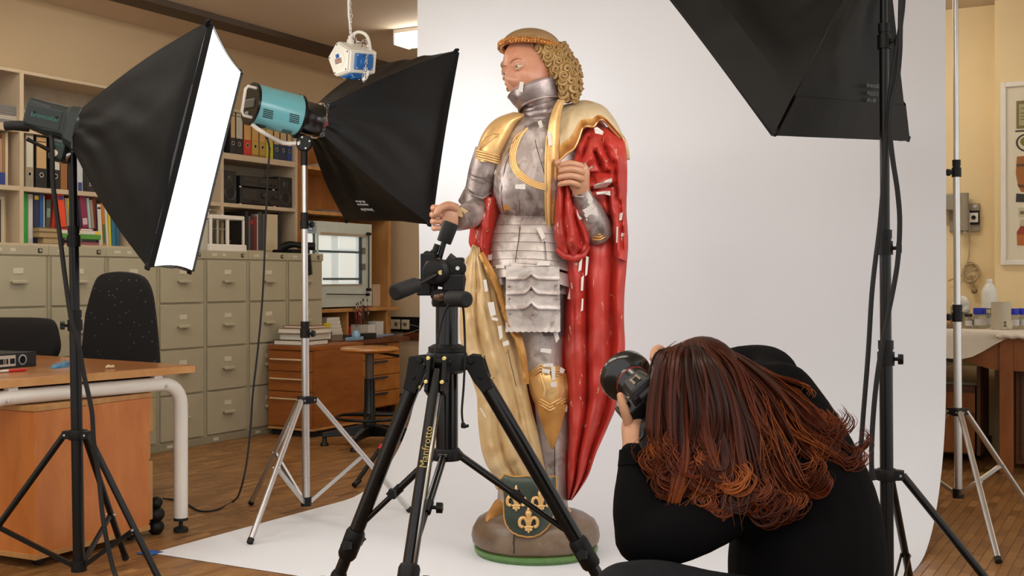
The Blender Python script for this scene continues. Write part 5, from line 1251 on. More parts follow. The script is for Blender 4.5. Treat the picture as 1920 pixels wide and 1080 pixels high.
mb = MB(); mb.tube([PH(806, 505, -.036), PH(804, 520, -.036)], .006, 8); mb.build('spirit_level', mat('level_green', (120, 150, 60), .2), root)
mb = MB(); mb.tube([PH(822, 511, -.055), PH(826, 511, -.075)], [.008, .007], 12); mb.build('brass_nut', MATS['brass'], root)
mb = MB(); mb.tube([PH(808, 500, -.01), PH(806, 480, -.01), PH(816, 470, -.01), PH(820, 458, -.01)], [.010, .012, .010, .009], 10); mb.cyl(PH(800, 480, -.02), PH(812, 484, .01), .016); mb.build('locking_lever', m_blkp, root)
def handle(p0, p1, p2, nm='pan_handle', r=.024):
    mb = MB(); mb.tube([p0, p1], .0085, 10); ho = mb.build(nm, m_blk, root); e = (p2-p1).normalized()
    mb = MB(); mb.tube([p1, p1+e*.004, p2-e*.008, p2-e*.002, p2], [r*.86, r*.93, r, r*.94, r*.7], 20); mb.build('grip', m_rub, ho)
    return ho
handle(PH(822, 490), PH(832, 455), PH(846, 417))
mb = MB(); mb.cyl(PH(820, 496), PH(823, 484), .012); mb.build('copper_collar', MATS['copper'], root)
handle(PH(822, 512, -.06), PH(780, 534, -.13), PH(739, 549, -.20), r=.024)
handle(PH(836, 558, -.05), PH(842, 559, -.10), PH(876, 562, -.16), r=.024)
mb = MB(); mb.cyl(PH(818, 557, -.04), PH(828, 557, -.06), .011); mb.build('copper_collar', MATS['copper'], root)
# release cable over the head
pth = [tuple(PH(x, y, dd)) for x, y, dd in ((812, 700, -.09), (808, 780, -.09), (815, 640, -.09))]
pth = [(806, 745, -.08), (812, 690, -.085), (820, 640, -.085), (832, 590, -.10), (846, 566, -.13), (860, 555, -.15), (868, 575, -.13), (871, 620, -.10), (872, 660, -.09), (871, 690, -.085), (869, 730, -.08), (866, 770, -.08), (868, 795, -.08)]
mb = MB(); mb.tube(cr([tuple(PH(x, y, dd)) for x, y, dd in pth], 6), .0035, 6); o = mb.build('release_cable', m_rub, None, origin=A0); tag(o, 'thin black cable slung over the tripod head with a loose plug', 'cable')
mb = MB(); mb.tube([PH(868, 793, -.08), PH(869, 800, -.08), PH(870, 801, -.08)], [.006, .008, .006], 8); mb.tube([PH(869, 800, -.08), PH(879, 798, -.08)], [.006, .004], 8); o2 = mb.build('plug', m_rub, o)
WL[o2.name] = WL[o.name]
# ================================================================ RIGHT BACK: table, bottles, picture, wall lamp
# wall arm lamp
def W2(px, py, out=0.0, s=2.64):
    t = t_of(px, s-out); p = R @ V((s-out, t, 0)); return V((p.x, p.y, CH+(HY-py)/F*p.y))
m_arm = mat('lamp_arm_grey', (150, 140, 122), .5, var=.04)
c = W2(1815, 410)
root = thing('wall_lamp_arm', 'grey swivel arm bracket with a rotary switch on the cream wall', 'wall bracket', c)
a0, a1 = W2(1781, 436), W2(1838, 381); y0, y1 = t_of(1781, 2.64), t_of(1838, 2.64)
mb = MB(R); mb.box(2.615, 2.64, y1, y0, a0.z, a1.z); mb.build('wall_plate', m_arm, root, bevel=.008)
for px, py in ((1828, 387), (1809, 435)):
    q = W2(px, py, .025); mb = MB(); mb.lathe([(.014, 0), (.012, .004), (0, .005)], 12, frame(q, -U3)); mb.build('screw', m_alu, root)
mb = MB(); mb.cyl(W2(1806, 432, .06), W2(1806, 362, .06), .034, n=20); mb.build('pivot', m_arm, root)
b0_, b1_ = W2(1690, 397, .06), W2(1806, 363, .06); t0_, t1_ = t_of(1690, 2.58), t_of(1806, 2.58)
mb = MB(R); mb.box(2.55, 2.61, t1_, t0_, b0_.z, b1_.z); mb.build('arm', m_arm, root, bevel=.01)
q = W2(1826, 408, .026); Mq = frame(q, -U3); mb = MB(Mq); mb.box(-.035, .035, -.045, .045, 0, .012); sw = mb.build('switch_plate', m_blkp, root, bevel=.003)
mb = MB(Mq); mb.box(-.027, .027, -.03, .03, .012, .015); mb.build('switch_face', m_paper, sw, bevel=.002)
mb = MB(); mb.lathe([(.014, .015), (.012, .025), (0, .026)], 16, Mq); mb.build('rotary_knob', m_blkp, sw)
cab = [W2(1812, 385, .03), W2(1817, 400, .04), W2(1818, 440, .03), W2(1817, 480, .02), W2(1812, 500, .02)]
for i in range(60):
    a = i*2*PI/19-1.2; cab.append(W2(1820+15*math.cos(a)*(1+.12*math.sin(i*.7)), 511+18*math.sin(a)*(1+.1*math.cos(i*.9)), .02+.012*math.sin(i*.45)))
cab += [W2(1806, 515, .02), W2(1795, 519, .03), W2(1778, 527, .03)]
mb = MB(); mb.tube(cab, .0055, 6); mb.build('coiled_cable', mat('cable_beige', (186, 164, 122), .5), root)
mb = MB(); mb.tube([W2(1820, 515, .03), W2(1824, 530, .03), W2(1827, 543, .03)], [.006, .008, .012], 8); mb.sph(W2(1827, 545, .03), .02, 12, 8); mb.build('plug', mat('plug_beige', (150, 128, 92), .5), root)
# picture in a white frame on the pier
SP = 2.52
def PI_(px, py, out=0): return W2(px, py, out, SP)
ty0 = t_of(1877, SP); wd = .80; zt0, zt1 = PI_(1877, 497).z, PI_(1877, 156).z
root = thing('framed_picture', 'white framed poster of old containers hanging on the cream pier', 'picture', R @ V((SP, ty0-wd/2, zt0)))
fw = .03
for (a, b_, z0, z1) in ((ty0-fw, ty0, zt0, zt1), (ty0-wd, ty0-wd+fw, zt0, zt1), (ty0-wd+fw, ty0-fw, zt0, zt0+fw), (ty0-wd+fw, ty0-fw, zt1-fw, zt1)):
    mb = MB(R); mb.box(SP-.028, SP, a, b_, z0, z1); mb.build('frame_bar', m_white, root, bevel=.003)
mb = MB(R); mb.box(SP-.010, SP-.002, ty0-wd+fw, ty0-fw, zt0+fw, zt1-fw); mb.build('mount', mat('mount_cream', (222, 212, 188), .8, var=.01), root)
mb = MB(R); mb.box(SP-.0115, SP-.0102, ty0-wd+.11, ty0-.155, zt0+.13, zt1-.16); mb.build('print_sheet', mat('print_paper', (226, 216, 190), .8, var=.01), root)
def patch(px0, py0, px1, py1, c, n, k=0):
    a, b_ = t_of(px1, SP), t_of(px0, SP); a = max(a, ty0-wd+.13); mb = MB(R); mb.box(SP-.0125-k*.0004, SP-.0115, a, b_, PI_(px0, py1).z, PI_(px0, py0).z); return mb.build(n, bmat(c), root)
patch(1906, 190, 1935, 242, (118, 106, 62), 'olive_tin'); patch(1911, 196, 1935, 236, (170, 160, 116), 'tin_label', 1); patch(1904, 245, 1935, 248, (60, 46, 32), 'tin_base')
for i, y in enumerate((203, 212, 218, 224)): patch(1914, y, 1935, y+1.4, (90, 82, 56), 'printed_line', 2)
def blob(pts, c, n, k=0):
    M = frame3(R @ V((SP-.012-k*.0004, 0, 0)), -V3, V((0, 0, 1)), -U3)
    q = []
    for x, y in pts:
        p = PI_(x, y); t = max(t_of(x, SP), ty0-wd+.13); q.append((-t, p.z))
    mb = MB(); 
    M = Matrix(((-V3.x, 0, -U3.x, O3.x+U3.x*(SP-.0118-k*.0005)), (-V3.y, 0, -U3.y, O3.y+U3.y*(SP-.0118-k*.0005)), (0, 1, 0, 0), (0, 0, 0, 1)))
    mb.prism(q, -.0006, .0004, M); return mb.build(n, bmat(c), root)
ell = lambda cx, cy, rx, ry: [(cx+rx*math.cos(i*PI/12), cy+ry*math.sin(i*PI/12)) for i in range(24)]
blob(ell(1925, 268, 20, 17), (60, 52, 40), 'bowl_rim'); blob(ell(1926, 268, 17, 14), (216, 204, 176), 'bowl_inside', 1); blob(ell(1928, 266, 15, 10), (120, 112, 60), 'bowl_fill', 2)
blob([(1907, 294), (1950, 290), (1950, 362), (1915, 360), (1909, 348), (1905, 325)], (158, 98, 42), 'barrel'); blob([(1906, 308), (1950, 306), (1950, 312), (1906, 313)], (90, 66, 44), 'barrel_hoop', 1); blob([(1908, 346), (1950, 350), (1950, 356), (1910, 351)], (90, 66, 44), 'barrel_hoop', 1)
blob([(1906, 363), (1950, 366), (1950, 380), (1905, 379)], (50, 48, 46), 'dark_tin'); patch(1910, 390, 1935, 407, (196, 184, 154), 'card_label'); patch(1913, 396, 1935, 402, (110, 104, 86), 'card_line', 1)
blob([(1914, 414), (1922, 414), (1923, 424), (1950, 426), (1950, 461), (1908, 460), (1907, 435), (1913, 426)], (150, 60, 36), 'flask'); blob([(1907, 440), (1950, 441), (1950, 461), (1908, 460)], (176, 100, 44), 'flask_label', 1); blob([(1914, 412), (1922, 412), (1922, 424), (1914, 424)], (190, 180, 160), 'flask_neck', 1)

# table along the back wall with a cloth
S1, S0 = 2.49, 1.72                                    # back and front edge in room s
m_tab = wood('table_wood', (130, 72, 26), (164, 98, 42), .45, (4, 4, 1.2), 2)
TT = .80
tl = t_of(1690, S0); trr = t_of(1990, S0)
tab = thing('work_table', 'orange brown wooden work table under a white cloth by the cream wall', 'table', R @ V((2.2, -4.3, 0)))
tx0 = -5.6; tx1 = -2.95
mb = MB(R); mb.box(S0, S1, tx0, tx1, TT-.03, TT); mb.build('tabletop', m_tab, tab, bevel=.004)
tlg = t_of(1886, S0+.02)
def leg_at(s, t): 
    mb = MB(R); mb.box(s-.035, s+.035, t-.035, t+.035, 0, TT-.031); mb.build('leg', m_tab, tab, bevel=.003)
leg_at(S0+.06, tlg); leg_at(S1-.05, tlg); leg_at(S0+.06, tx1-.05); leg_at(S1-.05, tx1-.05); leg_at(S0+.06, tx0+.05); leg_at(S1-.05, tx0+.05)
# curved apron: low beside the leg, higher in the middle
pts = []; za = TT-.031
tA, tB = tx1-.09, tlg+.036
for i in range(25):
    w = i/24; t = tB+(tA-tB)*w; q = min(w, 1-w); 
    low = .095+.09*max(0, 1-q/.12)**1.0 if q < .12 else .095
    sm = max(0, 1-q/.2); low = .085+.105*(sm*sm*(3-2*sm)); pts.append((t, za-low))
poly = [(tA, za), (tB, za)]+pts
M = Matrix(((V3.x, 0, U3.x, O3.x), (V3.y, 0, U3.y, O3.y), (0, 1, 0, 0), (0, 0, 0, 1)))
mb = MB(); mb.prism([(a, b_) for a, b_ in poly], S0+.04, S0+.062, M); mb.build('apron', m_tab, tab)
mb = MB(R); mb.box(S0+.04, S0+.062, tx0+.09, tlg-.036, za-.19, za); mb.build('apron', m_tab, tab)
# cloth
g = []
hang = lambda t: (.115+.025*math.sin(t*3.1)) if t > -4.25 else max(.012, .13-.16*(-4.25-t)*1.0)
def cz(t): # how far it hangs over the front edge, shrinking toward the right
    a = t_of(1800, S0); b_ = t_of(1905, S0); w = min(1, max(0, (t-b_)/(a-b_))); return .012+.135*w*w*(3-2*w)+.006*math.sin(t*9)
n_ = 48
rows = [(S1-.03, 0), (S1-.3, 0), (S0+.3, 0), (S0+.02, 0), (S0-.006, 0), (S0-.014, -.012)]
for k in range(len(rows)+7):
    row = []
    for j in range(n_+1):
        t = tx0-.02+(tx1-tx0+.05)*j/n_
        if k < len(rows): s, z = rows[k]; zz = TT+.003+z+(.003*noise.noise(V((s*6, t*6, 0)))+.002 if k < 4 else 0)
        else:
            w = (k-len(rows)+1)/7; zz = TT-.012-cz(t)*w; s = S0-.016-.012*w*(1+math.sin(t*14+math.sin(t*5)*2))
        row.append(R @ V((s, t, zz)))
    g.append(row)
mb = MB(); mb.sheet(g, .0015); o = mb.build('tablecloth', mat('cloth_white', (224, 214, 196), .85, var=.03, bmp=.1, bscale=40), None, origin=R @ V((S0, -4, TT))); tag(o, 'white cloth draped over the work table edge', 'tablecloth')
TZ = TT+.0085
def TPs(px, s): t = t_of(px, s); return R @ V((s, t, TZ))
def sc_at(px, s): return TPs(px, s).y/F
def jar(px, s, wpx, hpx, label, cap=(30, 44, 170), body='glass', caph=.30, name='sample_jar', fill=None):
    p = TPs(px, s); k = sc_at(px, s); r = wpx*k/2; h = hpx*k; hb = h*(1-caph)
    root = thing(name, label, 'jar', p, None); T = Matrix.Translation(p)
    mb = MB(T); mb.lathe([(0, 0), (r*.9, 0), (r, r*.12), (r, hb*.8), (r*.8, hb*.93), (r*.8, hb), (0, hb)], 22); mb.build('glass_body', MATS['jar_glass'], root)
    mb = MB(T); mb.lathe([(r*1.006, hb*.2), (r*1.006, hb*.62)], 22, None, True, PI*1.2); 
    mb = MB(T @ Matrix.Rotation(-PI*.95, 4, 'Z')); mb.lathe([(r*1.01, hb*.22), (r*1.01, hb*.66)], 16, None, True, PI*.8); mb.build('label', bmat((206, 202, 200)), root)
    mb = MB(T); mb.lathe([(r*.5, hb+.0005), (r*.98, hb), (r*1.0, hb+.003), (r*1.0, h-.003), (r*.96, h), (0, h)], 24); mb.build('cap', bmat(cap), root, label='coloured screw cap')
    return root
mj_, nt, b = base_mat('jar_glass'); b.inputs['Base Color'].default_value = (*lin((206, 204, 190)), 1); b.inputs['Roughness'].default_value = .1; b.inputs['Transmission Weight'].default_value = .75; b.inputs['IOR'].default_value = 1.3
def jr(px, s, w, h, l, cap=(36, 50, 190), **k): return jar(px, s, w, h, l, cap, **k)
jr(1837, 1.95, 23, 38, 'glass jar with blue cap beside the grey beaker, nearest the silver stand')
jr(1816, 1.93, 14, 27, 'small glass jar with black cap next to the silver stand', cap=(34, 30, 30), caph=.2)
jr(1902, 1.97, 17, 38, 'glass jar with blue cap right of the grey beaker', cap=(36, 50, 190))
jr(1918, 2.02, 17, 38, 'last glass jar with blue cap at the picture edge', cap=(36, 50, 190))
jr(1851, 2.06, 12, 34, 'amber jar with pale cap between blue cap and beaker', cap=(206, 190, 150), caph=.2)
jr(1852, 2.25, 20, 34, 'dark capped jar standing under the white bottle', cap=(60, 62, 54), caph=.45)
# white plastic bottle
p = TPs(1855, 2.36); k = sc_at(1855, 2.36); r = 14*k; h = 88*k
root = thing('plastic_bottle', 'tall white plastic bottle with a narrow neck on the table', 'bottle', p); T = Matrix.Translation(p)
mb = MB(T); mb.lathe([(0, 0), (r*.95, 0), (r, .01), (r, h*.72), (r*.9, h*.78), (r*.45, h*.90), (r*.36, h*.92), (r*.36, h*.945), (0, h*.945)], 24); mb.build('body', mat('milky_plastic', (222, 222, 214), .4, var=.02), root)
mb = MB(T); mb.lathe([(r*.4, h*.93), (r*.4, h), (0, h)], 20); mb.build('cap', m_white, root)
# beaker
p = TPs(1877, 1.86); k = sc_at(1877, 1.86); r = 17.5*k; h = 51*k
root = thing('beaker', 'grey cylindrical beaker with a round dial, among the jars', 'beaker', p); T = Matrix.Translation(p); m_bk = mat('beaker_grey', (196, 186, 164), .5, var=.03)
mb = MB(T); mb.lathe([(0, 0), (r, 0), (r, h), (r*.93, h), (r*.93, .01), (0, .01)], 30); mb.build('body', m_bk, root)
mb = MB(T @ Matrix.Rotation(.35, 4, 'Z')); mb.box(-r*.75, r*.45, -r*1.12, -r*.5, 0, h*.34); pn = mb.build('control_box', m_bk, root, bevel=.003)
mb = MB(); mb.lathe([(.024, 0), (.024, .006), (0, .007)], 20, T @ Matrix.Rotation(.35, 4, 'Z') @ frame((r*.02, -r*1.12, h*.2), (0, -1, 0))); mb.build('dial', m_bk, pn)
for zz, c in ((.27, (90, 50, 36)), (.15, (60, 80, 50))):
    mb = MB(); mb.lathe([(.007, 0), (.006, .003), (0, .003)], 10, T @ Matrix.Rotation(.35, 4, 'Z') @ frame((-r*.55, -r*1.12, h*zz), (0, -1, 0))); mb.build('button', bmat(c), pn)
# cotton in a glass, behind the silver stand
p = TPs(1800, 2.0); k = sc_at(1800, 2.0); r = 17*k
root = thing('cotton_jar', 'clear jar overflowing with white cotton wool behind the silver stand', 'jar', p); T = Matrix.Translation(p)
mb = MB(T); mb.lathe([(0, 0), (r*.9, 0), (r, .01), (r, 40*k), (r*.95, 40*k)], 24); mb.build('glass_body', MATS['jar_glass'], root)
mb = MB(); rr = random.Random(3)
for i in range(16): mb.sph(p+V((rr.uniform(-.6, .6)*r, rr.uniform(-.6, .6)*r, 34*k+rr.uniform(0, .06))), rr.uniform(.02, .035), 8, 6)
mb.build('cotton', mat('cotton_white', (226, 222, 210), 1, var=.03, bmp=.4, bscale=50), root, remesh=.006)
# wooden board on the cloth
M = Matrix.Translation(TPs(1755, 1.98)) @ Matrix.Rotation(math.atan2(U3.y, U3.x)+.25, 4, 'Z')
mb = MB(M); mb.box(-.10, .10, -.10, .11, 0, .025); o = mb.build('wooden_board', wood('board_brown', (120, 88, 56), (150, 112, 74), .6), None, origin=M.translation, bevel=.003); tag(o, 'small brown board on the white cloth beside the backdrop', 'board')
mb = MB(R); a_, b_ = t_of(1785, 2.40), t_of(1720, 2.40); mb.box(2.33, 2.48, a_, b_, TT+.009, TT+.06); o = mb.build('long_box', MATS['edge_band'], None, origin=R @ V((2.4, a_, TT)), bevel=.003); tag(o, 'light wooden box against the wall under the socket strip', 'box')
# folded cloth end at far right
p = G(1895, 650); q = R @ V((S0-.03, t_of(1895, S0), TT-.01)); mb = MB(); 
for i in range(5): mb.sph(q+V3*(-.05+.03*i)*-1+V((0, -.01, -.014+.006*(i % 2))), (.035, .022, .016), 10, 6)
o = mb.build('folded_cloth', MATS['cloth_white'], None, origin=q, remesh=.006, smoothit=4); tag(o, 'bunched white cloth at the table corner over its leg', 'cloth')
# under the table: cupboard with two round knobs, pale board
root = thing('under_table_unit', 'low wooden unit with pale top board and two round dark knobs under the table', 'cabinet', R @ V((2.1, -3.6, 0)))
ta, tb_ = t_of(1828, 2.05), t_of(1700, 2.05)
mb = MB(R); mb.box(2.06, 2.5, ta, tb_, .05, .46); mb.build('carcass', wood('dark_wood', (84, 46, 20), (110, 64, 30), .5), root, bevel=.003)
mb = MB(R); mb.box(2.05, 2.06, ta, tb_, .30, .42); mb.build('drawer_front', m_tab, root, bevel=.002)
mb = MB(R); mb.box(2.04, 2.06, ta, tb_, .06, .28); mb.build('drawer_front', m_tab, root, bevel=.002)
mb = MB(R); mb.box(2.1, 2.45, ta-.02, tb_, .461, .475); mb.build('top_sheet', mat('sheet_grey', (150, 140, 116), .6), root)
zp0, zp1 = .56, .685
mb = MB(R); mb.box(2.03, 2.045, t_of(1845, 2.03), t_of(1700, 2.03), zp0+.02, zp1+.01); bp = mb.build('knob_panel', mat('panel_cream', (184, 166, 122), .6), root, bevel=.002)
for px in (1746, 1784):
    t = t_of(px, 2.03); mb = MB(); M = R @ frame((2.03, t, .645), (-1, 0, 0)); mb.lathe([(.045, 0), (.045, .02), (.04, .03), (0, .03)], 24, M); kb = mb.build('round_knob', mat('knob_grey', (76, 70, 64), .4), root)
    mb = MB(M); mb.box(-.03, .03, -.003, .003, .03, .032); mb.build('knob_mark', m_plate, kb)
mb = MB(R); t = t_of(1845, 2.05); mb.box(2.05, 2.45, ta-.03, ta-.01, .05, .684); mb.build('side_support', wood('dark_wood2', (84, 46, 20), (110, 64, 30), .5), root)
# second table leg / cabinet at the far right edge
root = thing('side_cabinet', 'dark wooden cabinet at the right edge beyond the table leg', 'cabinet', R @ V((2.3, -5.2, 0)))
t = t_of(1904, 1.95); mb = MB(R); mb.box(1.95, 2.5, t-.6, t, .03, TT-.035); mb.build('carcass', MATS['dark_wood2'], root, bevel=.004)
mb = MB(R); mb.box(1.935, 1.95, t-.59, t-.03, .06, TT-.06); mb.build('door', MATS['dark_wood2'], root, bevel=.003)
# ================================================================ STATUE (painted wooden knight)
SD = 4.70
sbase = P(1005, 522, SD); SX = sbase.x
stat = thing('knight_statue', 'life-sized painted wooden knight statue with red cloak and silver armour on white paper', 'statue', (SX, SD, 0))
KM = SD/F                                          # metres per pixel at the statue
def S(px, py, dd=0.0): return P(px, py, SD+dd)
silver = worn('worn_silver', (146, 133, 128), [((204, 192, 188), 9, .47, .62, .8, (1, 1, .45)), ((92, 74, 68), 16, .53, .66, .7), ((206, 192, 184), 60, .64, .7, .6, (1, 1, .35)), ((100, 76, 62), 5, .58, .75, .4)], rough=.40, metal=.55, bmp=.12, bscale=70, rvar=.12)
silver_l = worn('pale_silver', (172, 160, 154), [((212, 202, 196), 8, .45, .62, .75), ((126, 104, 94), 16, .53, .66, .65), ((140, 112, 98), 6, .58, .76, .5, (1, 1, .4)), ((216, 206, 200), 70, .62, .7, .4)], rough=.42, metal=.42, bmp=.15, bscale=60, rvar=.1)
silver_n = worn('gorget_silver', (150, 136, 134), [((196, 184, 182), 14, .50, .66, .7, (1, 1, .5)), ((92, 72, 68), 9, .55, .72, .6)], rough=.34, metal=.6, bmp=.10, bscale=70)
gold = worn('gilding', (226, 184, 122), [((192, 138, 74), 8, .50, .72, .7), ((240, 212, 160), 15, .55, .7, .5), ((136, 92, 56), 40, .66, .73, .5)], rough=.36, metal=.45, bmp=.08, bscale=60, rvar=.1)
gold_d = worn('dull_gilding', (196, 142, 74), [((146, 96, 44), 9, .48, .7, .7), ((220, 178, 116), 16, .56, .7, .5)], rough=.45, metal=.3, bmp=.15, bscale=60)
red = worn('red_paint', (184, 52, 42), [((146, 34, 26), 4, .46, .68, .6), ((196, 92, 84), 7, .55, .72, .6), ((214, 190, 166), 40, .655, .67, .9, (1, 1, .3)), ((206, 178, 150), 15, .68, .69, .9)], rough=.43, metal=0, bmp=.12, bscale=45, rvar=.08)
cream = worn('cream_lining', (196, 164, 116), [((214, 188, 144), 5, .46, .66, .6), ((170, 132, 76), 9, .55, .72, .6), ((120, 86, 46), 40, .68, .71, .7, (1, 1, .4)), ((220, 208, 190), 19, .70, .715, .7)], rough=.5, bmp=.15, bscale=45)
cream_s = worn('cream_shoulder', (206, 184, 146), [((184, 160, 122), 7, .5, .7, .6), ((196, 140, 76), 12, .62, .68, .6), ((120, 86, 56), 50, .69, .72, .6)], rough=.5, bmp=.12, bscale=45)
skin = worn('painted_skin', (186, 136, 106), [((200, 152, 122), 6, .45, .65, .6), ((176, 104, 74), 9, .55, .72, .5), ((214, 190, 160), 55, .70, .72, .6), ((130, 86, 62), 70, .70, .73, .5)], rough=.4, bmp=.06, bscale=50)
skin_f = worn('painted_face', (196, 138, 110), [((206, 156, 130), 7, .45, .65, .6), ((196, 100, 70), 9, .54, .70, .55), ((222, 196, 170), 60, .69, .72, .5)], rough=.38, bmp=.05, bscale=50)
hairm = worn('gilded_hair', (164, 130, 80), [((188, 158, 108), 12, .48, .66, .7), ((104, 74, 40), 20, .54, .70, .7), ((206, 190, 164), 60, .64, .69, .5)], rough=.42, metal=.2, bmp=.15, bscale=80)
capm = worn('cap_wood', (150, 118, 78), [((172, 140, 98), 7, .45, .65, .6), ((118, 84, 50), 12, .56, .7, .6, (1, 1, 3))], rough=.5, bmp=.1)
darkw = mat('dark_wood_inside', (40, 24, 16), .7, var=.2)
groundm = worn('painted_mound', (110, 88, 68), [((136, 116, 96), 5, .45, .68, .6), ((76, 56, 42), 8, .52, .72, .6), ((170, 156, 140), 50, .68, .72, .4)], rough=.36, bmp=.35, bscale=30)
greenm = worn('green_paint', (92, 128, 70), [((120, 150, 92), 12, .5, .7, .5), ((60, 84, 50), 30, .6, .72, .5)], rough=.4)
shieldm = worn('shield_green', (40, 52, 40), [((78, 92, 80), 6, .50, .72, .55, (1, 1, .6)), ((28, 38, 28), 14, .52, .7, .6), ((112, 124, 116), 50, .69, .72, .4)], rough=.32, bmp=.12, bscale=50)
tape = mat('tissue_patch', (214, 208, 200), .8, var=.05)

def ring(xl, xr, py, zc, dep, n=40, p=2.2, dyp=None):
    """closed section: px limits, image row, centre depth offset, half depth; p = squareness; dyp(u) shifts the row, u in -1..1 across"""
    cx, hw = (xl+xr)/2, (xr-xl)/2; out = []
    for k in range(n):
        a = 2*PI*k/n; c, s = math.cos(a), math.sin(a)
        x = math.copysign(abs(c)**(2/p), c); y = math.copysign(abs(s)**(2/p), s)
        yy = py+(dyp(x, -s) if dyp else 0)
        out.append(S(cx+hw*x, yy, zc-dep*y*-1 if False else zc-dep*(-y)))
    return out
def body(name, secs, m, n=40, sub=5, p=2.2, fn=None, caps=True, parent=stat, **kw):
    """secs: (py, xl, xr, zc, dep) interpolated smoothly"""
    pts = cr(secs, sub); mb = MB(); rings = []
    for i, q in enumerate(pts):
        r = ring(q[1], q[2], q[0], q[3], q[4], n, p)
        if fn: r = [fn(v, k/n, i/(len(pts)-1)) for k, v in enumerate(r)]
        rings.append(r)
    mb.loft(rings, caps=caps); return mb.build(name, m, parent, **kw)

# ---- mound and green plinth
M = Matrix.Translation((SX, SD, 0))
def mound_r(prof, sx=1, sy=.94): 
    out = MB(Matrix.Translation((SX, SD, 0)) @ Matrix.Diagonal((sx, sy, 1, 1))); out.lathe(prof, 56); return out
mound_r([(0, .0035), (.235, .0035), (.238, .014), (0, .014)]).build('plinth_lower', greenm, stat)
mound_r([(0, .016), (.246, .016), (.248, .030), (.240, .034), (0, .034)]).build('plinth_upper', greenm, stat)
prof = [(0, .034), (.235, .034), (.252, .05), (.257, .075), (.252, .105), (.236, .135), (.205, .155), (.15, .166), (.08, .170), (0, .172)]
mb = MB(); vs_ = []; n = 64
rings = []
for r, z in prof:
    rr = []
    for k in range(n):
        a = 2*PI*k/n; q = r*(1+.018*noise.noise(V((math.cos(a)*1.6, math.sin(a)*1.6, z*8)))-.016*math.exp(-((a-4.36)/.035)**2)*(1 if .05 < z < .16 else 0))
        rr.append((SX+q*math.cos(a), SD+q*.94*math.sin(a), z+.004*noise.noise(V((math.cos(a)*2*r*8, math.sin(a)*2*r*8, 3)))))
    rings.append(rr)
mb.loft(rings); mb.build('mound', groundm, stat, label='rounded grey brown mound with a crack')
mb = MB(); mb.tube([(SX+.2565*math.cos(a), SD+.2565*.94*math.sin(a), z) for a, z in ((4.355, .05), (4.365, .07), (4.35, .095), (4.365, .12), (4.375, .135))], .002, 6); mb.build('crack', m_gap, stat)

# ---- legs
body('left_leg', [(535, 985, 1060, .02, .085), (600, 980, 1058, .01, .085), (640, 978, 1056, 0, .08), (690, 988, 1054, -.01, .07), (740, 996, 1058, -.02, .065)], silver_l, p=2.0)
body('left_greave', [(735, 1000, 1060, -.02, .062), (790, 1006, 1066, .0, .066), (840, 1010, 1067, .015, .066), (880, 1017, 1066, .02, .058), (930, 1027, 1064, .02, .047), (955, 1030, 1066, .02, .046), (975, 1030, 1070, .015, .05)], silver_l, p=2.0)
mb = MB(); mb.tube([S(1040, 838, -.063), S(1040, 870, -.044), S(1040, 900, -.038), S(1042, 940, -.028)], .0016, 5); mb.build('greave_crack', m_gap, stat)
# knee cop: gilded, with ridges
def kneefn(v, u, w): 
    return v
body('knee_cop', [(684, 1003, 1050, -.02, .058), (694, 992, 1058, -.025, .074), (712, 990, 1062, -.03, .088), (735, 994, 1064, -.03, .085), (752, 1000, 1062, -.03, .076), (762, 1005, 1060, -.03, .072)], gold, p=1.8)
mb = MB(); g = []
for i in range(13):
    w = i/12; y = 758+(842-758)*w; hw = 29*(1-w)**.8+.4; row = []
    for j in range(13):
        u = j/6-1; row.append(S(1034+2*w+hw*u, y, -.030-(.078-.015*w)*math.sqrt(max(0, 1-(hw*u/33)**2))-.004*(1-abs(u))+.05*w*0+.052*w*.6))
    g.append(row)
mb.sheet(g, .004); mb.build('knee_point', gold_d, stat)
for i in range(3):
    y0 = 752+i*5.5; mb = MB(); mb.tube([S(1004+i*1.2, y0-9+i, -.055), S(1015, y0-3, -.094), S(1031, y0+7, -.112), S(1047, y0-2, -.096), S(1060, y0-10, -.055)], .0042, 8); mb.build('knee_ridge', gold, stat)
for i in range(3):
    y0 = 690+i*4.5; mb = MB(); mb.tube([S(993, y0+12, -.055), S(1003, y0+3, -.094), S(1013, y0-7+i, -.104), S(1026, y0, -.108), S(1042, y0+4, -.104), S(1056, y0+8, -.07)], .0038, 8); mb.build('knee_ridge', gold, stat)
mb = MB(); mb.tube([S(1013, 700, -.108), S(1017, 715, -.119), S(1022, 730, -.121), S(1020, 743, -.116)], .0055, 8); mb.build('knee_ridge', gold, stat)
mb = MB(); mb.tube([S(1057, 700, -.02), S(1062, 725, -.03), S(1063, 755, -.02)], [.02, .026, .016], 14, flat=.55); mb.build('knee_wing', gold_d, stat)
# left foot: gilded sabaton pointing to the viewer's right
mb = MB(); pth = cr([tuple(S(1052, 965, .03)), tuple(S(1056, 985, -.02)), tuple(S(1066, 1003, -.09)), tuple(S(1076, 1017, -.16)), tuple(S(1082, 1024, -.20))], 4)
mb.tube(pth, [.046, .05, .052, .053, .052, .051, .049, .047, .044, .041, .038, .034, .030, .026, .021, .014, .006], 18, flat=1.0); mb.build('left_sabaton', gold, stat)
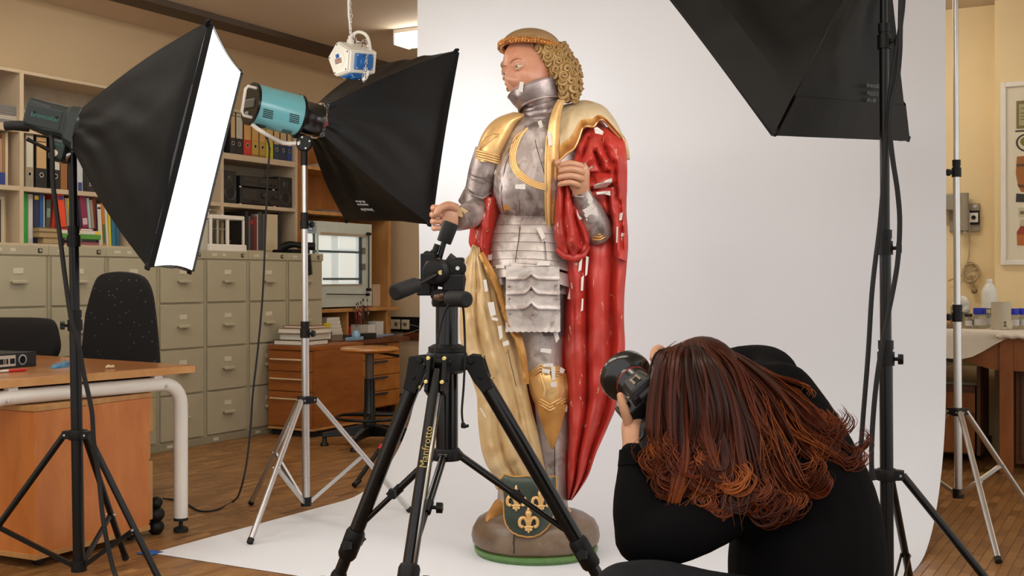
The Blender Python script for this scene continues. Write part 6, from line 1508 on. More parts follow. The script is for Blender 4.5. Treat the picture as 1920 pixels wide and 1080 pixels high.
# right leg (mostly behind the cloak), its foot pokes out at the viewer's left
body('right_leg', [(540, 938, 1000, .06, .085), (620, 935, 990, .06, .08), (720, 938, 985, .06, .07), (820, 936, 980, .06, .066), (900, 934, 968, .06, .052), (945, 932, 958, .06, .045), (962, 930, 958, .05, .046)], silver_l, p=2.0)
mb = MB(); pth = cr([tuple(S(946, 950, .06)), tuple(S(936, 962, .02)), tuple(S(924, 972, -.04)), tuple(S(913, 980, -.09))], 4)
mb.tube(pth, [.042, .046, .046, .044, .042, .040, .038, .034, .030, .026, .02, .013, .005], 18); mb.build('right_sabaton', gold_d, stat)

# ---- torso: breastplate, fauld, tasset
body('breastplate', [(213, 985, 1056, .01, .07), (226, 970, 1080, .005, .09), (246, 956, 1096, 0, .105), (280, 940, 1096, -.005, .118), (320, 928, 1094, -.012, .128), (352, 925, 1090, -.014, .130), (380, 930, 1080, -.008, .118), (400, 936, 1068, 0, .102), (412, 938, 1064, .005, .095)], silver, p=2.3, n=56)
# shoulder mass behind (back of the cloak) follows further down
fl = [(404, 934, 1066, 0, .096), (420, 930, 1070, 0, .106), (436, 926, 1074, 0, .112), (453, 922, 1076, 0, .118), (470, 920, 1077, 0, .122), (486, 919, 1078, 0, .126), (500, 920, 1078, 0, .128)]
arch = lambda x, s_: (-9*(1-x*x)+ (x+1)*6)*(1 if s_ >= 0 else .3)
for i in range(len(fl)-1):
    a, b_ = fl[i], fl[i+1]; mb = MB()
    k = i/5
    f = lambda x, s_, k=k: arch(x, s_)*k*.8
    mb.loft([ring(a[1], a[2], a[0]-2, 0, a[4]-.004, 48, 2.2, f), ring(a[1]-1, a[2]+1, a[0]+2, 0, a[4]+.003, 48, 2.2, f), ring(b_[1]-1, b_[2]+1, b_[0]-1, 0, b_[4]+.004, 48, 2.2, f), ring(b_[1]-2.2, b_[2]+2.2, b_[0]+1.2, 0, b_[4]+.006, 48, 2.2, f), ring(b_[1]-1, b_[2]+1, b_[0]+2.2, 0, b_[4]+.001, 48, 2.2, f)])
    mb.build('fauld_lame', silver_l if i else silver, stat)
mb = MB(); q = [ring(923-1.5*0, 1080, 492+y, 0, .128+d, 48, 2.2, lambda x, s_: arch(x, s_)*.9+(x+1)*2) for y, d in ((0, .0), (1.5, .004), (3, .006), (5, .005), (6.5, .0))]
mb.loft(q); mb.build('fauld_ridge', silver_l, stat)
mb = MB(); q = [ring(921-d*60, 1076+d*100, 497+y, 0, .130+d, 48, 2.2, lambda x, s_: arch(x, s_)*1.0+(x+1)*4.5) for y, d in ((0, .0), (4, .006), (12, .010), (22, .014), (24, .015), (24.5, .010), (20, .004))]
mb.loft(q); mb.build('fauld_border', silver_l, stat)
mb = MB(); q = [ring(932, 1070, 515+y, .01, .118+d, 40, 2.2, lambda x, s_: (x+1)*7) for y, d in ((0, .0), (22, .006), (24, .004))]
mb.loft(q); mb.build('hip_lame', silver_l, stat)
for pts in (((975, 424, -.108), (973, 445, -.120), (969, 470, -.130), (966, 492, -.138)), ((1021, 452, -.122), (1023, 470, -.130), (1024, 487, -.134))):
    mb = MB(); mb.tube([S(*p) for p in pts], .0016, 5); mb.build('crack', m_gap, stat)
# front tasset: four lames with ogee tops, scalloped foot
TX0, TX1 = 949, 1049; tcx = 996
def tas(px, base): # depth of the tasset's curved face
    u = (px-1000)/70; return base-.150*math.sqrt(max(.05, 1-u*u*.55))+.0
lam = [(508, 524, 9), (526, 552, 13), (553, 580, 11), (581, 622, 0)]
ph_ = lambda px: max(0, 1-abs(px-tcx)/14)
for i, (y0, y1, pk) in reversed(list(enumerate(lam))):
    g = []; nu, nv = 14, 41
    for a in range(nu+1):
        w = a/nu; row = []
        for b_ in range(nv):
            px = TX0-.5*i+(TX1-TX0+1*i)*b_/(nv-1); u = (px-tcx)/50
            bot = y1-pk*(ph_(px)**1.6)-pk*.25*(1-abs(u))*.6
            if i == 3: bot = y1+2.2*abs(math.sin(px*.29))-1
            top = y0-8
            y = top+(bot-top)*w
            lip = .004*max(0, (w-.82)/.18)
            row.append(S(px, y, tas(px, .0)+.012-.0045*(3-i)*.8-lip-.010*w*.3+.010*(3-i)*0))
        g.append(row)
    mb = MB(); mb.sheet(g, .006); mb.build('tasset_lame', silver_l, stat)
    if i < 3:
        edge = [S(TX0-.5*i+(TX1-TX0+i)*b_/60, y1-pk*(ph_(TX0+(TX1-TX0)*b_/60)**1.6)-pk*.15*(1-abs(((TX0+(TX1-TX0)*b_/60)-tcx)/50)), tas(TX0+(TX1-TX0)*b_/60, .0)+.004-.0045*(3-i)*.8) for b_ in range(61)]
        mb = MB(); mb.tube(edge, .0028, 6); mb.build('lame_rim', silver_l, stat)
for x, y in ((954, 537), (1044, 534), (955, 560), (1044, 560), (956, 588), (1044, 586), (998, 590)):
    mb = MB(); mb.sph(S(x, y, tas(x, 0)-.008), .0055, 10, 6); mb.build('rivet', silver, stat)
mb = MB(); g = [[S(x, y, -.06-.03*math.sin(PI*(x-926)/26)+.05*(x < 930)) for x in range(925, 954, 4)] for y in (500, 512, 524, 534)]
mb.sheet(g, .006); mb.build('side_tasset', silver_l, stat)
mb = MB(); g = [[S(x+(y-520)*.1, y+(x-1040)*.45, -.085+.09*((x-1040)/34)**2) for x in range(1040, 1075, 5)] for y in (512, 522, 532, 541)]
mb.sheet(g, .006); mb.build('side_tasset', silver, stat)
body('mail_skirt', [(520, 1000, 1066, 0, .11), (560, 1000, 1061, .01, .105), (600, 1000, 1059, .01, .1), (630, 1002, 1057, .01, .095)], mat('mail_grey', (112, 104, 104), .5, .3, var=.2, scale=40, bmp=.3, bscale=160), stat and 40)

# ---- breastplate ornament
def onchest(px, py): 
    w = min(1, max(0, (py-213)/199)); secs = [(226, 970, 1080, .005, .09), (246, 956, 1096, 0, .105), (280, 940, 1096, -.005, .118), (320, 928, 1094, -.012, .128), (352, 925, 1090, -.014, .130), (380, 930, 1080, -.008, .118), (412, 938, 1064, .005, .095)]
    for a, b_ in zip(secs[:-1], secs[1:]):
        if a[0] <= py <= b_[0]:
            t = (py-a[0])/(b_[0]-a[0]); q = [a[i]+(b_[i]-a[i])*t for i in range(5)]; break
    else: q = secs[0] if py < 226 else secs[-1]
    u = (px-(q[1]+q[2])/2)/((q[2]-q[1])/2); return q[3]-q[4]*max(0, 1-abs(u)**2.3)**(1/2.3)
def on_tube(pts, r, m, name, n=8, off=.001, closed=False, par=None):
    pts = cr([(x, y) for x, y in pts], 5); mb = MB(); mb.tube([S(x, y, onchest(x, y)-off) for x, y in pts], r, n, closed=closed); return mb.build(name, m, par or stat)
for k in range(4):
    d = k*3.3
    on_tube([(989-d*.8, 240+d*.5), (976-d, 258), (968-d, 280), (966-d*.9, 296), (970-d*.9, 312+d*.4), (979-d*.7, 324+d*.8), (994-d*.2, 336+d), (1010, 343+d), (1024, 346+d)], .0042, gold, 'ornament_band')
on_tube([(984, 243), (972, 256), (962, 268), (952, 280), (944, 296), (938, 312), (932, 330), (929, 345)], .0046, worn('tan_band', (150, 120, 90), [((176, 150, 118), 12, .5, .7, .6)], rough=.5), 'ornament_band')
on_tube([(967, 266), (956, 290), (948, 310), (944, 330), (941, 352), (941, 375), (944, 395)], .0022, m_gap, 'plate_seam', off=.0)
on_tube([(1003, 262), (1010, 290), (1018, 315), (1022, 332)], .0018, m_gap, 'plate_seam', off=-.0006)
on_tube([(976, 330), (974, 355), (974, 380), (975, 400)], .0012, m_gap, 'plate_seam', off=0)
mb = MB(); g = [[S(941+29*i/6, y+ -1.0*i*.6, onchest(941+29*i/6, y)-.002) for i in range(7)] for y in (385, 390, 395)]
mb.sheet(g, .002); mb.build('amber_patch', gold_d, stat)
# neckline rope
rim = [S(1012+36*math.cos(a)*1.02, 221+11*math.sin(a), .01-.070*math.sin(a)) for a in [PI*2*i/40 for i in range(40)]]
mb = MB(); mb.tube(rim, .006, 8, closed=True); mb.build('neck_ring', silver, stat)

# ---- gorget, bevor
def tilt_ring(cx, cy, hw, hd, sl, n=40, zc=0, sag=6):
    out = []
    for k in range(n):
        a = 2*PI*k/n; x = math.cos(a); y = math.sin(a); out.append(S(cx+hw*x, cy+sl*x+sag*y, zc-hd*y))
    return out
secs = [(1015, 222, 37, .078, -2), (1014, 209, 34, .074, -5), (1013.5, 198, 33.5, .074, -7), (1014, 188, 34, .076, -9), (1014, 177, 35, .078, -11)]
for i in range(4):
    a, b_ = secs[i], secs[i+1]; mb = MB()
    mb.loft([tilt_ring(a[0], a[1]+1.5, a[2], a[3], a[4]), tilt_ring(a[0], a[1]-1, a[2]+1.3, a[3]+.003, a[4]), tilt_ring(b_[0], b_[1]+2, b_[2]+1.6, b_[3]+.0035, b_[4]), tilt_ring(b_[0], b_[1]-.5, b_[2]-.5, b_[3]-.002, b_[4])]); mb.build('gorget_lame', silver_n, stat)
# head: built in its own frame, facing left and towards the camera
hc = S(996, 134, .0)
fy, fp = math.radians(43), math.radians(-3)
fw_ = V((-math.sin(fy)*math.cos(fp), -math.cos(fy)*math.cos(fp), math.sin(fp))).normalized()
hu = (V((0, 0, 1))-fw_*fw_.z); hu = (hu+V((-.42, 0, 0))).normalized(); hu = (hu-fw_*hu.dot(fw_)).normalized(); hr = fw_.cross(hu).normalized()
HM = frame3(hc, hr*1.1, fw_*1.1, hu*1.07)             # x = his right-hand side of view, y = forward, z = up
def gs(x, y, cx, cy, sx, sy): return math.exp(-((x-cx)/sx)**2-((y-cy)/sy)**2)
def head_pt(az, el):
    """az 0 = forward, el elevation; face relief on an egg"""
    ce, se = math.cos(el), math.sin(el)
    rx, ry, rz = .092, .112, .135
    if se < 0: rx *= 1-.24*se*se; ry *= 1-.06*se*se; rz = .150
    p = V((rx*ce*math.sin(az), ry*ce*math.cos(az), rz*se)); x, z = p.x, p.z
    if ce*math.cos(az) > 0:
        d = 0; fx = abs(x)
        d += .032*gs(x, z, 0, -.042, .013, .018)+.026*gs(x, z, 0, -.016, .010, .030)      # nose
        d += .010*gs(fx, z, .012, -.050, .008, .008)
        d += .007*gs(fx, z, .032, .022, .026, .008)                                # brow
        d -= .013*gs(fx, z, .032, -.003, .017, .013)                                # sockets
        d += .008*gs(fx, z, .034, -.003, .013, .008)                               # lids
        d += .009*gs(fx, z, .048, -.040, .022, .026)                               # cheeks
        d += .009*gs(x, z, 0, -.080, .024, .007)+.008*gs(x, z, 0, -.093, .020, .007)-.005*gs(x, z, 0, -.0865, .024, .003)
        d += .012*gs(x, z, 0, -.122, .024, .018)
        p += V((0, d, 0))
    return p
mb = MB(HM); nu, nv = 96, 72; vs_ = []; fs_ = []
for j in range(nv+1):
    for i in range(nu): vs_.append(head_pt(2*PI*i/nu, -PI/2+PI*j/nv))
for j in range(nv):
    for i in range(nu): fs_.append((j*nu+i, j*nu+(i+1) % nu, (j+1)*nu+(i+1) % nu, (j+1)*nu+i))
mb.add(vs_, fs_, True); mb.build('head', skin_f, stat, weld=True)
for sx in (-1, 1):
    c = V((sx*.032, .0985, -.0035)); mb = MB(HM); mb.sph(c, .0155, 16, 10); ey = mb.build('eye', mat('painted_eye', (196, 180, 156), .3, var=.05), stat)
    mb = MB(HM); mb.sph(c+V((0, .0112, -.001)), (.0066, .0050, .0066), 12, 8); mb.build('iris', mat('iris_grey', (84, 82, 66), .25), ey)
    for zz, dz, nm in ((.0065, .0045, 'upper_lid'), (-.0085, -.003, 'lower_lid')):
        mb = MB(HM); mb.tube([c+V((x, math.sqrt(max(0, .0168**2-x*x))*.94, zz+dz*(1-(x/.0165)**2)-.004*(zz > 0)))for x in (-.0165, -.012, -.006, 0, .006, .012, .0165)], .0028, 6); mb.build(nm, skin_f, stat)
    mb = MB(HM); mb.tube([V((sx*x, y, z)) for x, y, z in ((.010, .118, .016), (.022, .118, .023), (.036, .110, .025), (.052, .094, .018))], [.0012, .002, .0018, .0008], 6); mb.build('eyebrow', mat('brow_brown', (136, 88, 56), .5), stat)
# bevor covering mouth and chin
def bev(az, t):   # t 0 lower .. 1 upper rim
    rx = .098+.006*t-.012*(1-t); ry = .106-.004*(1-t)**2*4
    z0 = -.135+.002*abs(az); z1 = -.056-.020*math.cos(az)-.012*min(1, abs(az)/1.6)
    z = z0+(z1-z0)*t; k = 1-.10*(1-t)**2
    return V((rx*k*math.sin(az), ry*k*math.cos(az)+.006*math.exp(-(az/.28)**2)*(1-abs(t-.5)), z))
g = [[HM @ bev(-1.75+3.5*j/40, i/12) for j in range(41)] for i in range(13)]
mb = MB(); mb.sheet(g, .005); mb.build('bevor', silver_n, stat)
mb = MB(); mb.tube([HM @ (bev(-1.75+3.5*j/40, 1)) for j in range(41)], .0035, 8); mb.build('bevor_rim', silver_n, stat)
mb = MB(); mb.tube([HM @ (bev(-1.75+3.5*j/40, 0)+V((0, 0, -.001))) for j in range(41)], .0055, 8); mb.build('bevor_rim', silver_n, stat)
# cap and headband
cz_ = V((.09, .10, 1)).normalized(); cx_ = V((1, 0, -.09)).normalized(); cy_ = cz_.cross(cx_).normalized(); cx_ = cy_.cross(cz_)
HM = frame3(S(996, 91, .0), cx_, cy_, cz_); cap_c = V((0, 0, 0)); mb = MB(HM); prof = []
rings = []
for i in range(11):
    e = PI/2*i/10; rings.append([cap_c+V((.121*math.cos(e)*math.sin(a)+.004*math.sin(e), .121*math.cos(e)*math.cos(a), .076*math.sin(e))) for a in [2*PI*k/44 for k in range(44)]])
mb.loft(rings[:-1]+[[rings[-1][0]]*44], caps=False); mb.build('cap', capm, stat)
rr = random.Random(5)
hbm = worn('headband_gold', (196, 132, 66), [((226, 180, 116), 60, .5, .6, .7), ((140, 78, 40), 40, .56, .64, .7)], rough=.3, metal=.6)
mb = MB(HM); mb.tube([cap_c+V((.121*math.sin(a), .121*math.cos(a), -.002)) for a in [2*PI*k/60 for k in range(60)]], .011, 10, closed=True); hb_ = mb.build('headband', hbm, stat)
for row in range(3):
    for k in range(64):
        a = 2*PI*(k+.5*(row % 2))/64; p = cap_c+V((.1315*math.sin(a), .1315*math.cos(a), -.009+row*.007)); mb = MB(HM)
        mb.sph(p, rr.uniform(.0040, .0056), 6, 4); mb.build('headband_bead', hbm, hb_)
# hair mass and curls
hair_secs = []
def hm(px, py, dd): return S(px, py, dd)
hs = [(84, 988, 1054, .01, .10), (98, 999, 1066, .0, .115), (115, 1014, 1076, -.0, .118), (135, 1025, 1084, -.0, .118), (155, 1038, 1087, .0, .11), (170, 1044, 1085, .0, .10), (182, 1050, 1080, .0, .08), (189, 1058, 1074, .0, .045)]
body('hair_mass', hs, hairm, p=2.0, n=36, fn=lambda v, u, w: v+V((0, 0, 0)))
body('hair_mass', [(96, 948, 1000, .12, .06), (120, 944, 1010, .14, .07), (150, 950, 1020, .14, .07), (178, 962, 1030, .14, .06), (190, 972, 1030, .13, .04)], hairm, p=2.0, n=30)
def curl_mesh(seed):
    rr = random.Random(seed); pts = []; rad = []
    turns = 1.9
    for i in range(34):
        t = i/33; a = turns*2*PI*t; r = .0165*(1-t)**.9+.0025; pts.append(V((r*math.cos(a), r*math.sin(a), .014*t-.002))); rad.append(.0050*(1-.35*t))
    mb = MB(); mb.tube(pts, rad, 6)
    mb.tube([p+V((0, 0, .001))-V((p.x, p.y, 0)).normalized()*.0048 for p in pts[:24]], [r*.5 for r in rad[:24]], 5)
    return mb
protos = []
def place_curl(p, n_, up, sc, k):
    T = frame(p, n_, up) @ Matrix.Diagonal((sc, sc, sc*1.15, 1))
    if k % 2: T = T @ Matrix.Diagonal((-1, 1, 1, 1))
    if not protos:
        for q in range(3): pass
    if len(protos) < 3:
        mb = curl_mesh(len(protos)); me_o = mb.build('hair_curl', hairm, stat); me_o.data.transform(Matrix.Translation(WL[stat.name])); protos.append(me_o); o = me_o
    else:
        o = protos[k % 3].copy(); C.collection.objects.link(o)
    o.matrix_local = Matrix.Translation(-WL[stat.name]) @ T
rr = random.Random(11)
rows = [(92, 1004, 1060, 5), (105, 1010, 1070, 5), (117, 1017, 1077, 5), (129, 1023, 1083, 5), (141, 1030, 1087, 5), (153, 1036, 1088, 5), (165, 1042, 1087, 4), (176, 1049, 1083, 3), (184, 1056, 1077, 2)]
k = 0
hsI = cr(hs, 8)
for ri, (y, xl, xr, n_) in enumerate(rows):
    q = min(hsI, key=lambda s_: abs(s_[0]-y))
    cx, hw = (q[1]+q[2])/2, (q[2]-q[1])/2
    for j in range(n_*2+1):
        a = PI*(1.04-(j+.5*(ri % 2))*(2*PI/(n_*2+1))/PI)
        x, yy = math.cos(a), -math.sin(a)
        p = S(cx+hw*.94*x, y+rr.uniform(-2, 2), q[3]+q[4]*.94*yy); nrm = V((x, yy*.8, rr.uniform(-.15, .25))).normalized()
        place_curl(p, nrm, (rr.uniform(-1, 1), 0, 1), rr.uniform(1.2, 1.5), k); k += 1
for px, py, dd in ((944, 122, .10), (946, 134, .10), (952, 156, .10), (955, 166, .10), (962, 178, .10), (970, 186, .09), (948, 146, .12), (976, 192, .1)):
    place_curl(S(px, py, dd), V((-.8, -.6, 0)), (0, 0, 1), .8, k); k += 1
# wavy locks from the hairline
for i in range(9):
    x0 = 986+i*7.6; y0 = 82+abs(i-1)*1.1; dd = -.055+.012*i
    pts = [S(x0+4*math.sin(t*1.5+i)+t*2.6, y0+t*4.2, dd-.028+.001*t+(.012 if i < 1 else 0)) for t in range(7)]
    mb = MB(); mb.tube(cr([tuple(p) for p in pts], 4), [.0065]*25, 7, flat=.7); mb.build('hair_lock', hairm, stat)
# tape on the bevor
def patch3(pts, dd, name='tissue_patch', m=None, off=.004):
    mb = MB(); q = [S(x, y, (dd(x, y) if callable(dd) else dd)-off) for x, y in pts]
    q2 = [p+V((0, .0012, 0)) for p in q]; mb.loft([q2, q], smooth=False); return mb.build(name, m or tape, stat)
patch3([(975, 153), (982, 154), (980, 173), (971, 171)], -.128, off=.0)
for pts in ([(1008, 228), (1015, 225), (1019, 238), (1012, 241)], [(949, 263), (958, 263), (957, 268), (948, 268)], [(940, 280), (944, 282), (943, 291), (938, 288)], [(966, 346), (985, 345), (985, 355), (966, 354)], [(928, 379), (932, 380), (931, 385), (927, 384)], [(927, 317), (931, 319), (929, 327), (925, 326)]):
    patch3(pts, onchest)
fd = lambda x, y: -(.112+.0004*(y-420))*math.sqrt(max(.04, 1-((x-998)/79)**2))-.006
for pts in ([(1006, 428), (1014, 426), (1023, 444), (1016, 450)], [(915, 478), (923, 477), (922, 488), (915, 488)], [(929, 497), (945, 496), (946, 503), (930, 503)], [(1009, 490), (1032, 489), (1030, 498), (1006, 498)], [(1068, 510), (1073, 514), (1072, 524), (1067, 519)], [(1069, 537), (1075, 538), (1070, 562), (1064, 560)]):
    patch3(pts, fd, off=.008)
ld = lambda x, y: -.02-.075*math.sqrt(max(.04, 1-((x-1022)/38)**2))
for pts in ([(1036, 618), (1044, 617), (1049, 635), (1043, 643)], [(1014, 653), (1034, 655), (1033, 663), (1013, 660)], [(1018, 682), (1037, 681), (1038, 687), (1019, 688)], [(1033, 687), (1041, 687), (1041, 712), (1035, 713)], [(1017, 691), (1032, 693), (1030, 701), (1016, 698)], [(1032, 717), (1043, 716), (1044, 726), (1033, 725)], [(1051, 688), (1060, 693), (1056, 700), (1049, 699)], [(1058, 759), (1064, 760), (1063, 772), (1058, 771)], [(977, 640), (980, 641), (981, 655), (977, 650)]):
    patch3(pts, ld, off=.026)

# ---- arms
def limb(name, pts, m, n=22, sub=5, flat=1.0, up=None, **kw):
    q = cr(pts, sub); mb = MB(); mb.tube([S(a[0], a[1], a[2]) for a in q], [a[3] for a in q], n, flat=flat, up=up); return mb.build(name, m, stat, **kw)
# gilded pauldron on the viewer's left
q = cr([(210, 962, 1000, .02, .05), (218, 938, 985, .02, .078), (230, 920, 972, .02, .092), (250, 905, 962, .015, .098), (270, 897, 952, .01, .098), (290, 893, 942, .008, .092), (302, 893, 934, .008, .084)], 5)
mb = MB(); mb.loft([ring(a[1], a[2], a[0], a[3], a[4], 36, 2.2, lambda x, s_: (x+1)*(2 if s_ >= 0 else 1)) for a in q]); mb.build('pauldron', gold, stat)
for i in range(4):
    y = 281+i*4.6; mb = MB(); mb.tube([S(x, y+(x-892)*.27, .01-.097*math.sqrt(max(.02, 1-((x-916)/31)**2))) for x in range(893, 938, 4)], .0042, 8); mb.build('pauldron_ridge', gold, stat)
mb = MB(); mb.tube([S(x, y, dd) for x, y, dd in ((897, 285, -.05), (903, 268, -.085), (911, 256, -.105), (924, 250, -.108), (936, 252, -.10))], .004, 8); mb.build('pauldron_ridge', gold, stat)
limb('right_upper_arm', [(918, 285, .01, .060), (908, 312, .01, .058), (902, 335, .012, .056), (897, 358, .02, .054), (894, 380, .03, .052), (896, 398, .03, .050)], silver, n=26)
mb = MB(); mb.tube([S(868+5, 352, .0), S(885, 366, -.05), S(905, 372, -.045), S(920, 362, .0)], .005, 8); mb.build('elbow_ridge', silver, stat)
for yy in (326, 334): 
    mb = MB(); mb.tube([S(877+(336-yy)*.3, yy, -.02), S(890, yy+5, -.047), S(908, yy+8, -.046), S(924, yy+4, -.01)], .0028, 6); mb.build('arm_ridge', silver, stat)
limb('right_forearm', [(906, 392, .035, .052), (896, 397, .0, .054), (884, 402, -.05, .054), (872, 407, -.10, .050), (862, 411, -.14, .045), (856, 412, -.16, .043)], silver, n=26)
mb = MB(); mb.tube([S(866, 378, .02), S(876, 362, .06), S(880, 352, .07)], [.016, .020, .012], 10); mb.build('elbow_wing', silver, stat)
patch3([(855, 392), (866, 388), (878, 396), (872, 400), (866, 408), (858, 404)], -.172, 'flaked_patch', cream, .005)
# right fist
def fist(c, wrist, tip_dir, across, fw, name, thumb_side=1, scale=1.0, m=skin):
    """clenched hand: palm block, four curled fingers stacked along 'across', thumb over them.
    c knuckle centre, tip_dir direction the knuckles face, across stacking direction"""
    e = V(tip_dir).normalized(); a = V(across).normalized(); a = (a-e*a.dot(e)).normalized(); nrm = e.cross(a)*fw     # nrm: towards the palm / curled side
    sc = scale; mb = MB()
    back = V(c)-e*.075*sc
    pal = []
    for t, w, h, o_ in ((0, .036, .026, 0), (.35, .046, .031, .004), (.75, .052, .032, .006), (1.0, .050, .026, .008)):
        ctr = back.lerp(V(c), t)+nrm*o_*sc; row = []
        for k in range(16):
            an = 2*PI*k/16; x = math.copysign(abs(math.cos(an))**.75, math.cos(an)); y = math.copysign(abs(math.sin(an))**.75, math.sin(an)); row.append(ctr+a*(x*w*sc)+nrm*(y*h*sc))
        pal.append(row)
    wr = V(wrist); wrow = [wr+(p-back)*.92 for p in pal[0]]
    mb.loft([wrow]+pal)
    hnd = mb.build(name, m, stat, subsurf=1)
    L_ = [.036, .041, .038, .031]
    for i in range(4):
        o0 = a*((1.5-i)*.0262*sc); ln = L_[i]*sc; r = (.0132, .0138, .0132, .0118)[i]*sc
        k0 = V(c)-nrm*.014*sc+o0; k1 = k0+e*ln*.62+nrm*.010*sc; k2 = k1+nrm*ln*.72+e*.002*sc; k3 = k2-e*ln*.62+nrm*.004*sc
        pts = cr([tuple(k0-e*.022*sc), tuple(k0), tuple(k1), tuple(k2), tuple(k3)], 5)
        mb = MB(); mb.tube(pts, [r*(1.0+.05*math.sin(j*.9)) *(1-.18*(j/20)) for j in range(21)], 12); mb.sph(pts[-1], r*.84, 10, 6); mb.sph(k1, r*1.07, 10, 6)
        fo = mb.build('finger', m, hnd)
    th0 = back+e*.012*sc+a*.040*sc*thumb_side+nrm*.016*sc; th1 = V(c)-e*.030*sc+a*.050*sc*thumb_side+nrm*.034*sc; th2 = V(c)+e*.004*sc+a*.040*sc*thumb_side+nrm*.052*sc; th3 = V(c)+e*.020*sc+a*.022*sc*thumb_side+nrm*.056*sc
    pts = cr([tuple(th0), tuple(th1), tuple(th2), tuple(th3)], 5)
    mb = MB(); mb.tube(pts, [.019*sc*(1-.34*j/15) for j in range(16)], 12); mb.sph(pts[-1], .0125*sc, 10, 6); mb.build('thumb', m, hnd)
    return hnd
fist(S(824, 409, -.19), S(856, 412, -.165), (-1, -.22, 0), (.10, -.05, 1), -1, 'right_hand', 1, .98)
fist(S(1064, 322, -.20), S(1086, 362, -.13), (-.36, -.25, .60), (.80, -.25, .62), 1, 'left_hand', 1, 1.0) if False else None
# left forearm, rising from the elbow to a half closed hand
limb('left_forearm', [(1128, 444, -.09, .048), (1123, 436, -.10, .055), (1116, 420, -.115, .058), (1108, 402, -.13, .054), (1099, 384, -.14, .047), (1091, 367, -.15, .040), (1088, 360, -.155, .038)], silver, n=28)
for k in range(3):
    mb = MB(); y = 437+k*5; mb.tube([S(1104+2*k, y-8+2*k, -.10), S(1110+k, y+2, -.145), S(1124, y+3, -.158), S(1137, y-4, -.14), S(1145, y-14, -.09)], .0036, 8); mb.build('elbow_band', gold_d, stat)
for pts in ([(1100, 356), (1107, 364), (1112, 374), (1108, 384), (1101, 380), (1105, 370)], [(1092, 394), (1110, 384), (1115, 388), (1098, 402)], [(1095, 402), (1118, 388), (1122, 404), (1098, 408)], [(1098, 410), (1122, 404), (1110, 416), (1102, 417)], [(1081, 392), (1086, 404), (1092, 410), (1086, 412), (1082, 403)]):
    patch3(pts, lambda x, y: -.185-.0012*(380-y)*0+.0008*(y-400), off=.0)
# left hand seen from the back: knuckles to the viewer, fingers folding to the left
hw0 = S(1089, 364, -.16); 
palm = [(1089, 364, -.158, 17, .030), (1089, 354, -.168, 17, .030), (1087, 342, -.180, 18.5, .031), (1086, 330, -.190, 20, .031), (1085, 320, -.196, 19, .030), (1083, 312, -.198, 16, .026)]
q = cr(palm, 4); mb = MB(); rings = []
for a in q:
    rings.append([S(a[0]+a[3]*math.copysign(abs(math.cos(t))**.8, math.cos(t)), a[1]-.30*a[3]*math.cos(t), a[2]-a[4]*math.copysign(abs(math.sin(t))**.8, math.sin(t))) for t in [2*PI*k/18 for k in range(18)]])
mb.loft(rings); hnd = mb.build('left_hand', skin, stat)
for i, (kx, ky, L1, L2) in enumerate(((1093, 312, 26, 20), (1094, 322, 28, 22), (1091, 334, 28, 21), (1085, 346, 24, 18))):
    x1, y1 = kx-L1*.98, ky-7+i*.8; 
    pts = cr([tuple(S(kx+2, ky+5, -.180)), tuple(S(kx-3, ky, -.218)), tuple(S(kx-L1*.6, ky-4.5+i*.3, -.236)), tuple(S(x1, y1+1.5, -.230)), tuple(S(x1-L2*.55, y1+3.5, -.202)), tuple(S(x1-L2*.62, y1+5, -.168))], 5)
    r = (.0125, .0135, .013, .0115)[i]
    mb = MB(); mb.tube(pts, [r*(1.0+.10*math.exp(-((j-6)/2.2)**2)+.07*math.exp(-((j-15)/2)**2))*(1-.10*j/25) for j in range(26)], 12); mb.sph(pts[-1], r*.9, 10, 6); mb.build('finger', skin, hnd)
pts = cr([tuple(S(1078, 352, -.172)), tuple(S(1070, 338, -.17)), tuple(S(1060, 322, -.165)), tuple(S(1050, 310, -.165)), tuple(S(1046, 305, -.17))], 5)
mb = MB(); mb.tube(pts, [.018-.006*j/20 for j in range(21)], 12); mb.sph(pts[-1], .0135, 10, 6); mb.build('thumb', skin, hnd)
mb = MB(); mb.tube([S(1073, 362, -.165), S(1080, 368, -.195), S(1092, 370, -.20), S(1104, 361, -.17)], .004, 8); mb.build('cuff_rim', silver, stat)

# ---- cloak
def fold(seed, x, w, amp, fr, ph=0): return amp*math.sin(x*fr+ph+1.3*math.sin(w*2.1+seed))
# big red fall at the viewer's right: closed section with pleats
RL = [(300, 1052, 1174), (350, 1046, 1176), (400, 1044, 1174), (450, 1040, 1178), (500, 1046, 1175), (550, 1052, 1171), (600, 1054, 1170), (650, 1052, 1172), (700, 1054, 1168), (750, 1058, 1160), (800, 1060, 1140), (850, 1060, 1118), (890, 1060, 1104), (920, 1062, 1086), (938, 1064, 1072)]
q = cr(RL, 6); mb = MB(); rings = []; nf = 110
for i, (y, xl, xr) in enumerate(q):
    row = []; w = (y-300)/638; D0 = .085
    for k in range(nf):   # front, left to right
        u = k/(nf-1); x = xl+(xr-xl)*u; X = 1040+140*u*(1+.0*w)
        ple = -.075*abs(math.sin(PI*((X-1052)/52.0+.10*math.sin(w*4)+.10*w)))**.8+.04-.012*abs(math.sin(PI*(X/29.0+.25*math.sin(w*4))))
        ple *= min(1, max(0, (y-430)/90))*(1-.35*w)
        crump = .02*noise.noise(V((X*.03, y*.022, 2)))*(1 if y > 420 else 1.3)
        env = -.055-.06*math.sin(PI*min(1, u*1.02))**.6+.05*w*(1-u)*.4
        row.append(S(x, y+(0 if y < 900 else 0), env+ple+crump+.02))
    for k in range(24):  # back, right to left
        u = 1-(k+1)/25; x = xl+(xr-xl)*u; row.append(S(x, y, .12+.05*math.sin(PI*u)+.01*math.sin(u*20)))
    rings.append(row)
mb.loft(rings); mb.build('cloak_fall', red, stat)
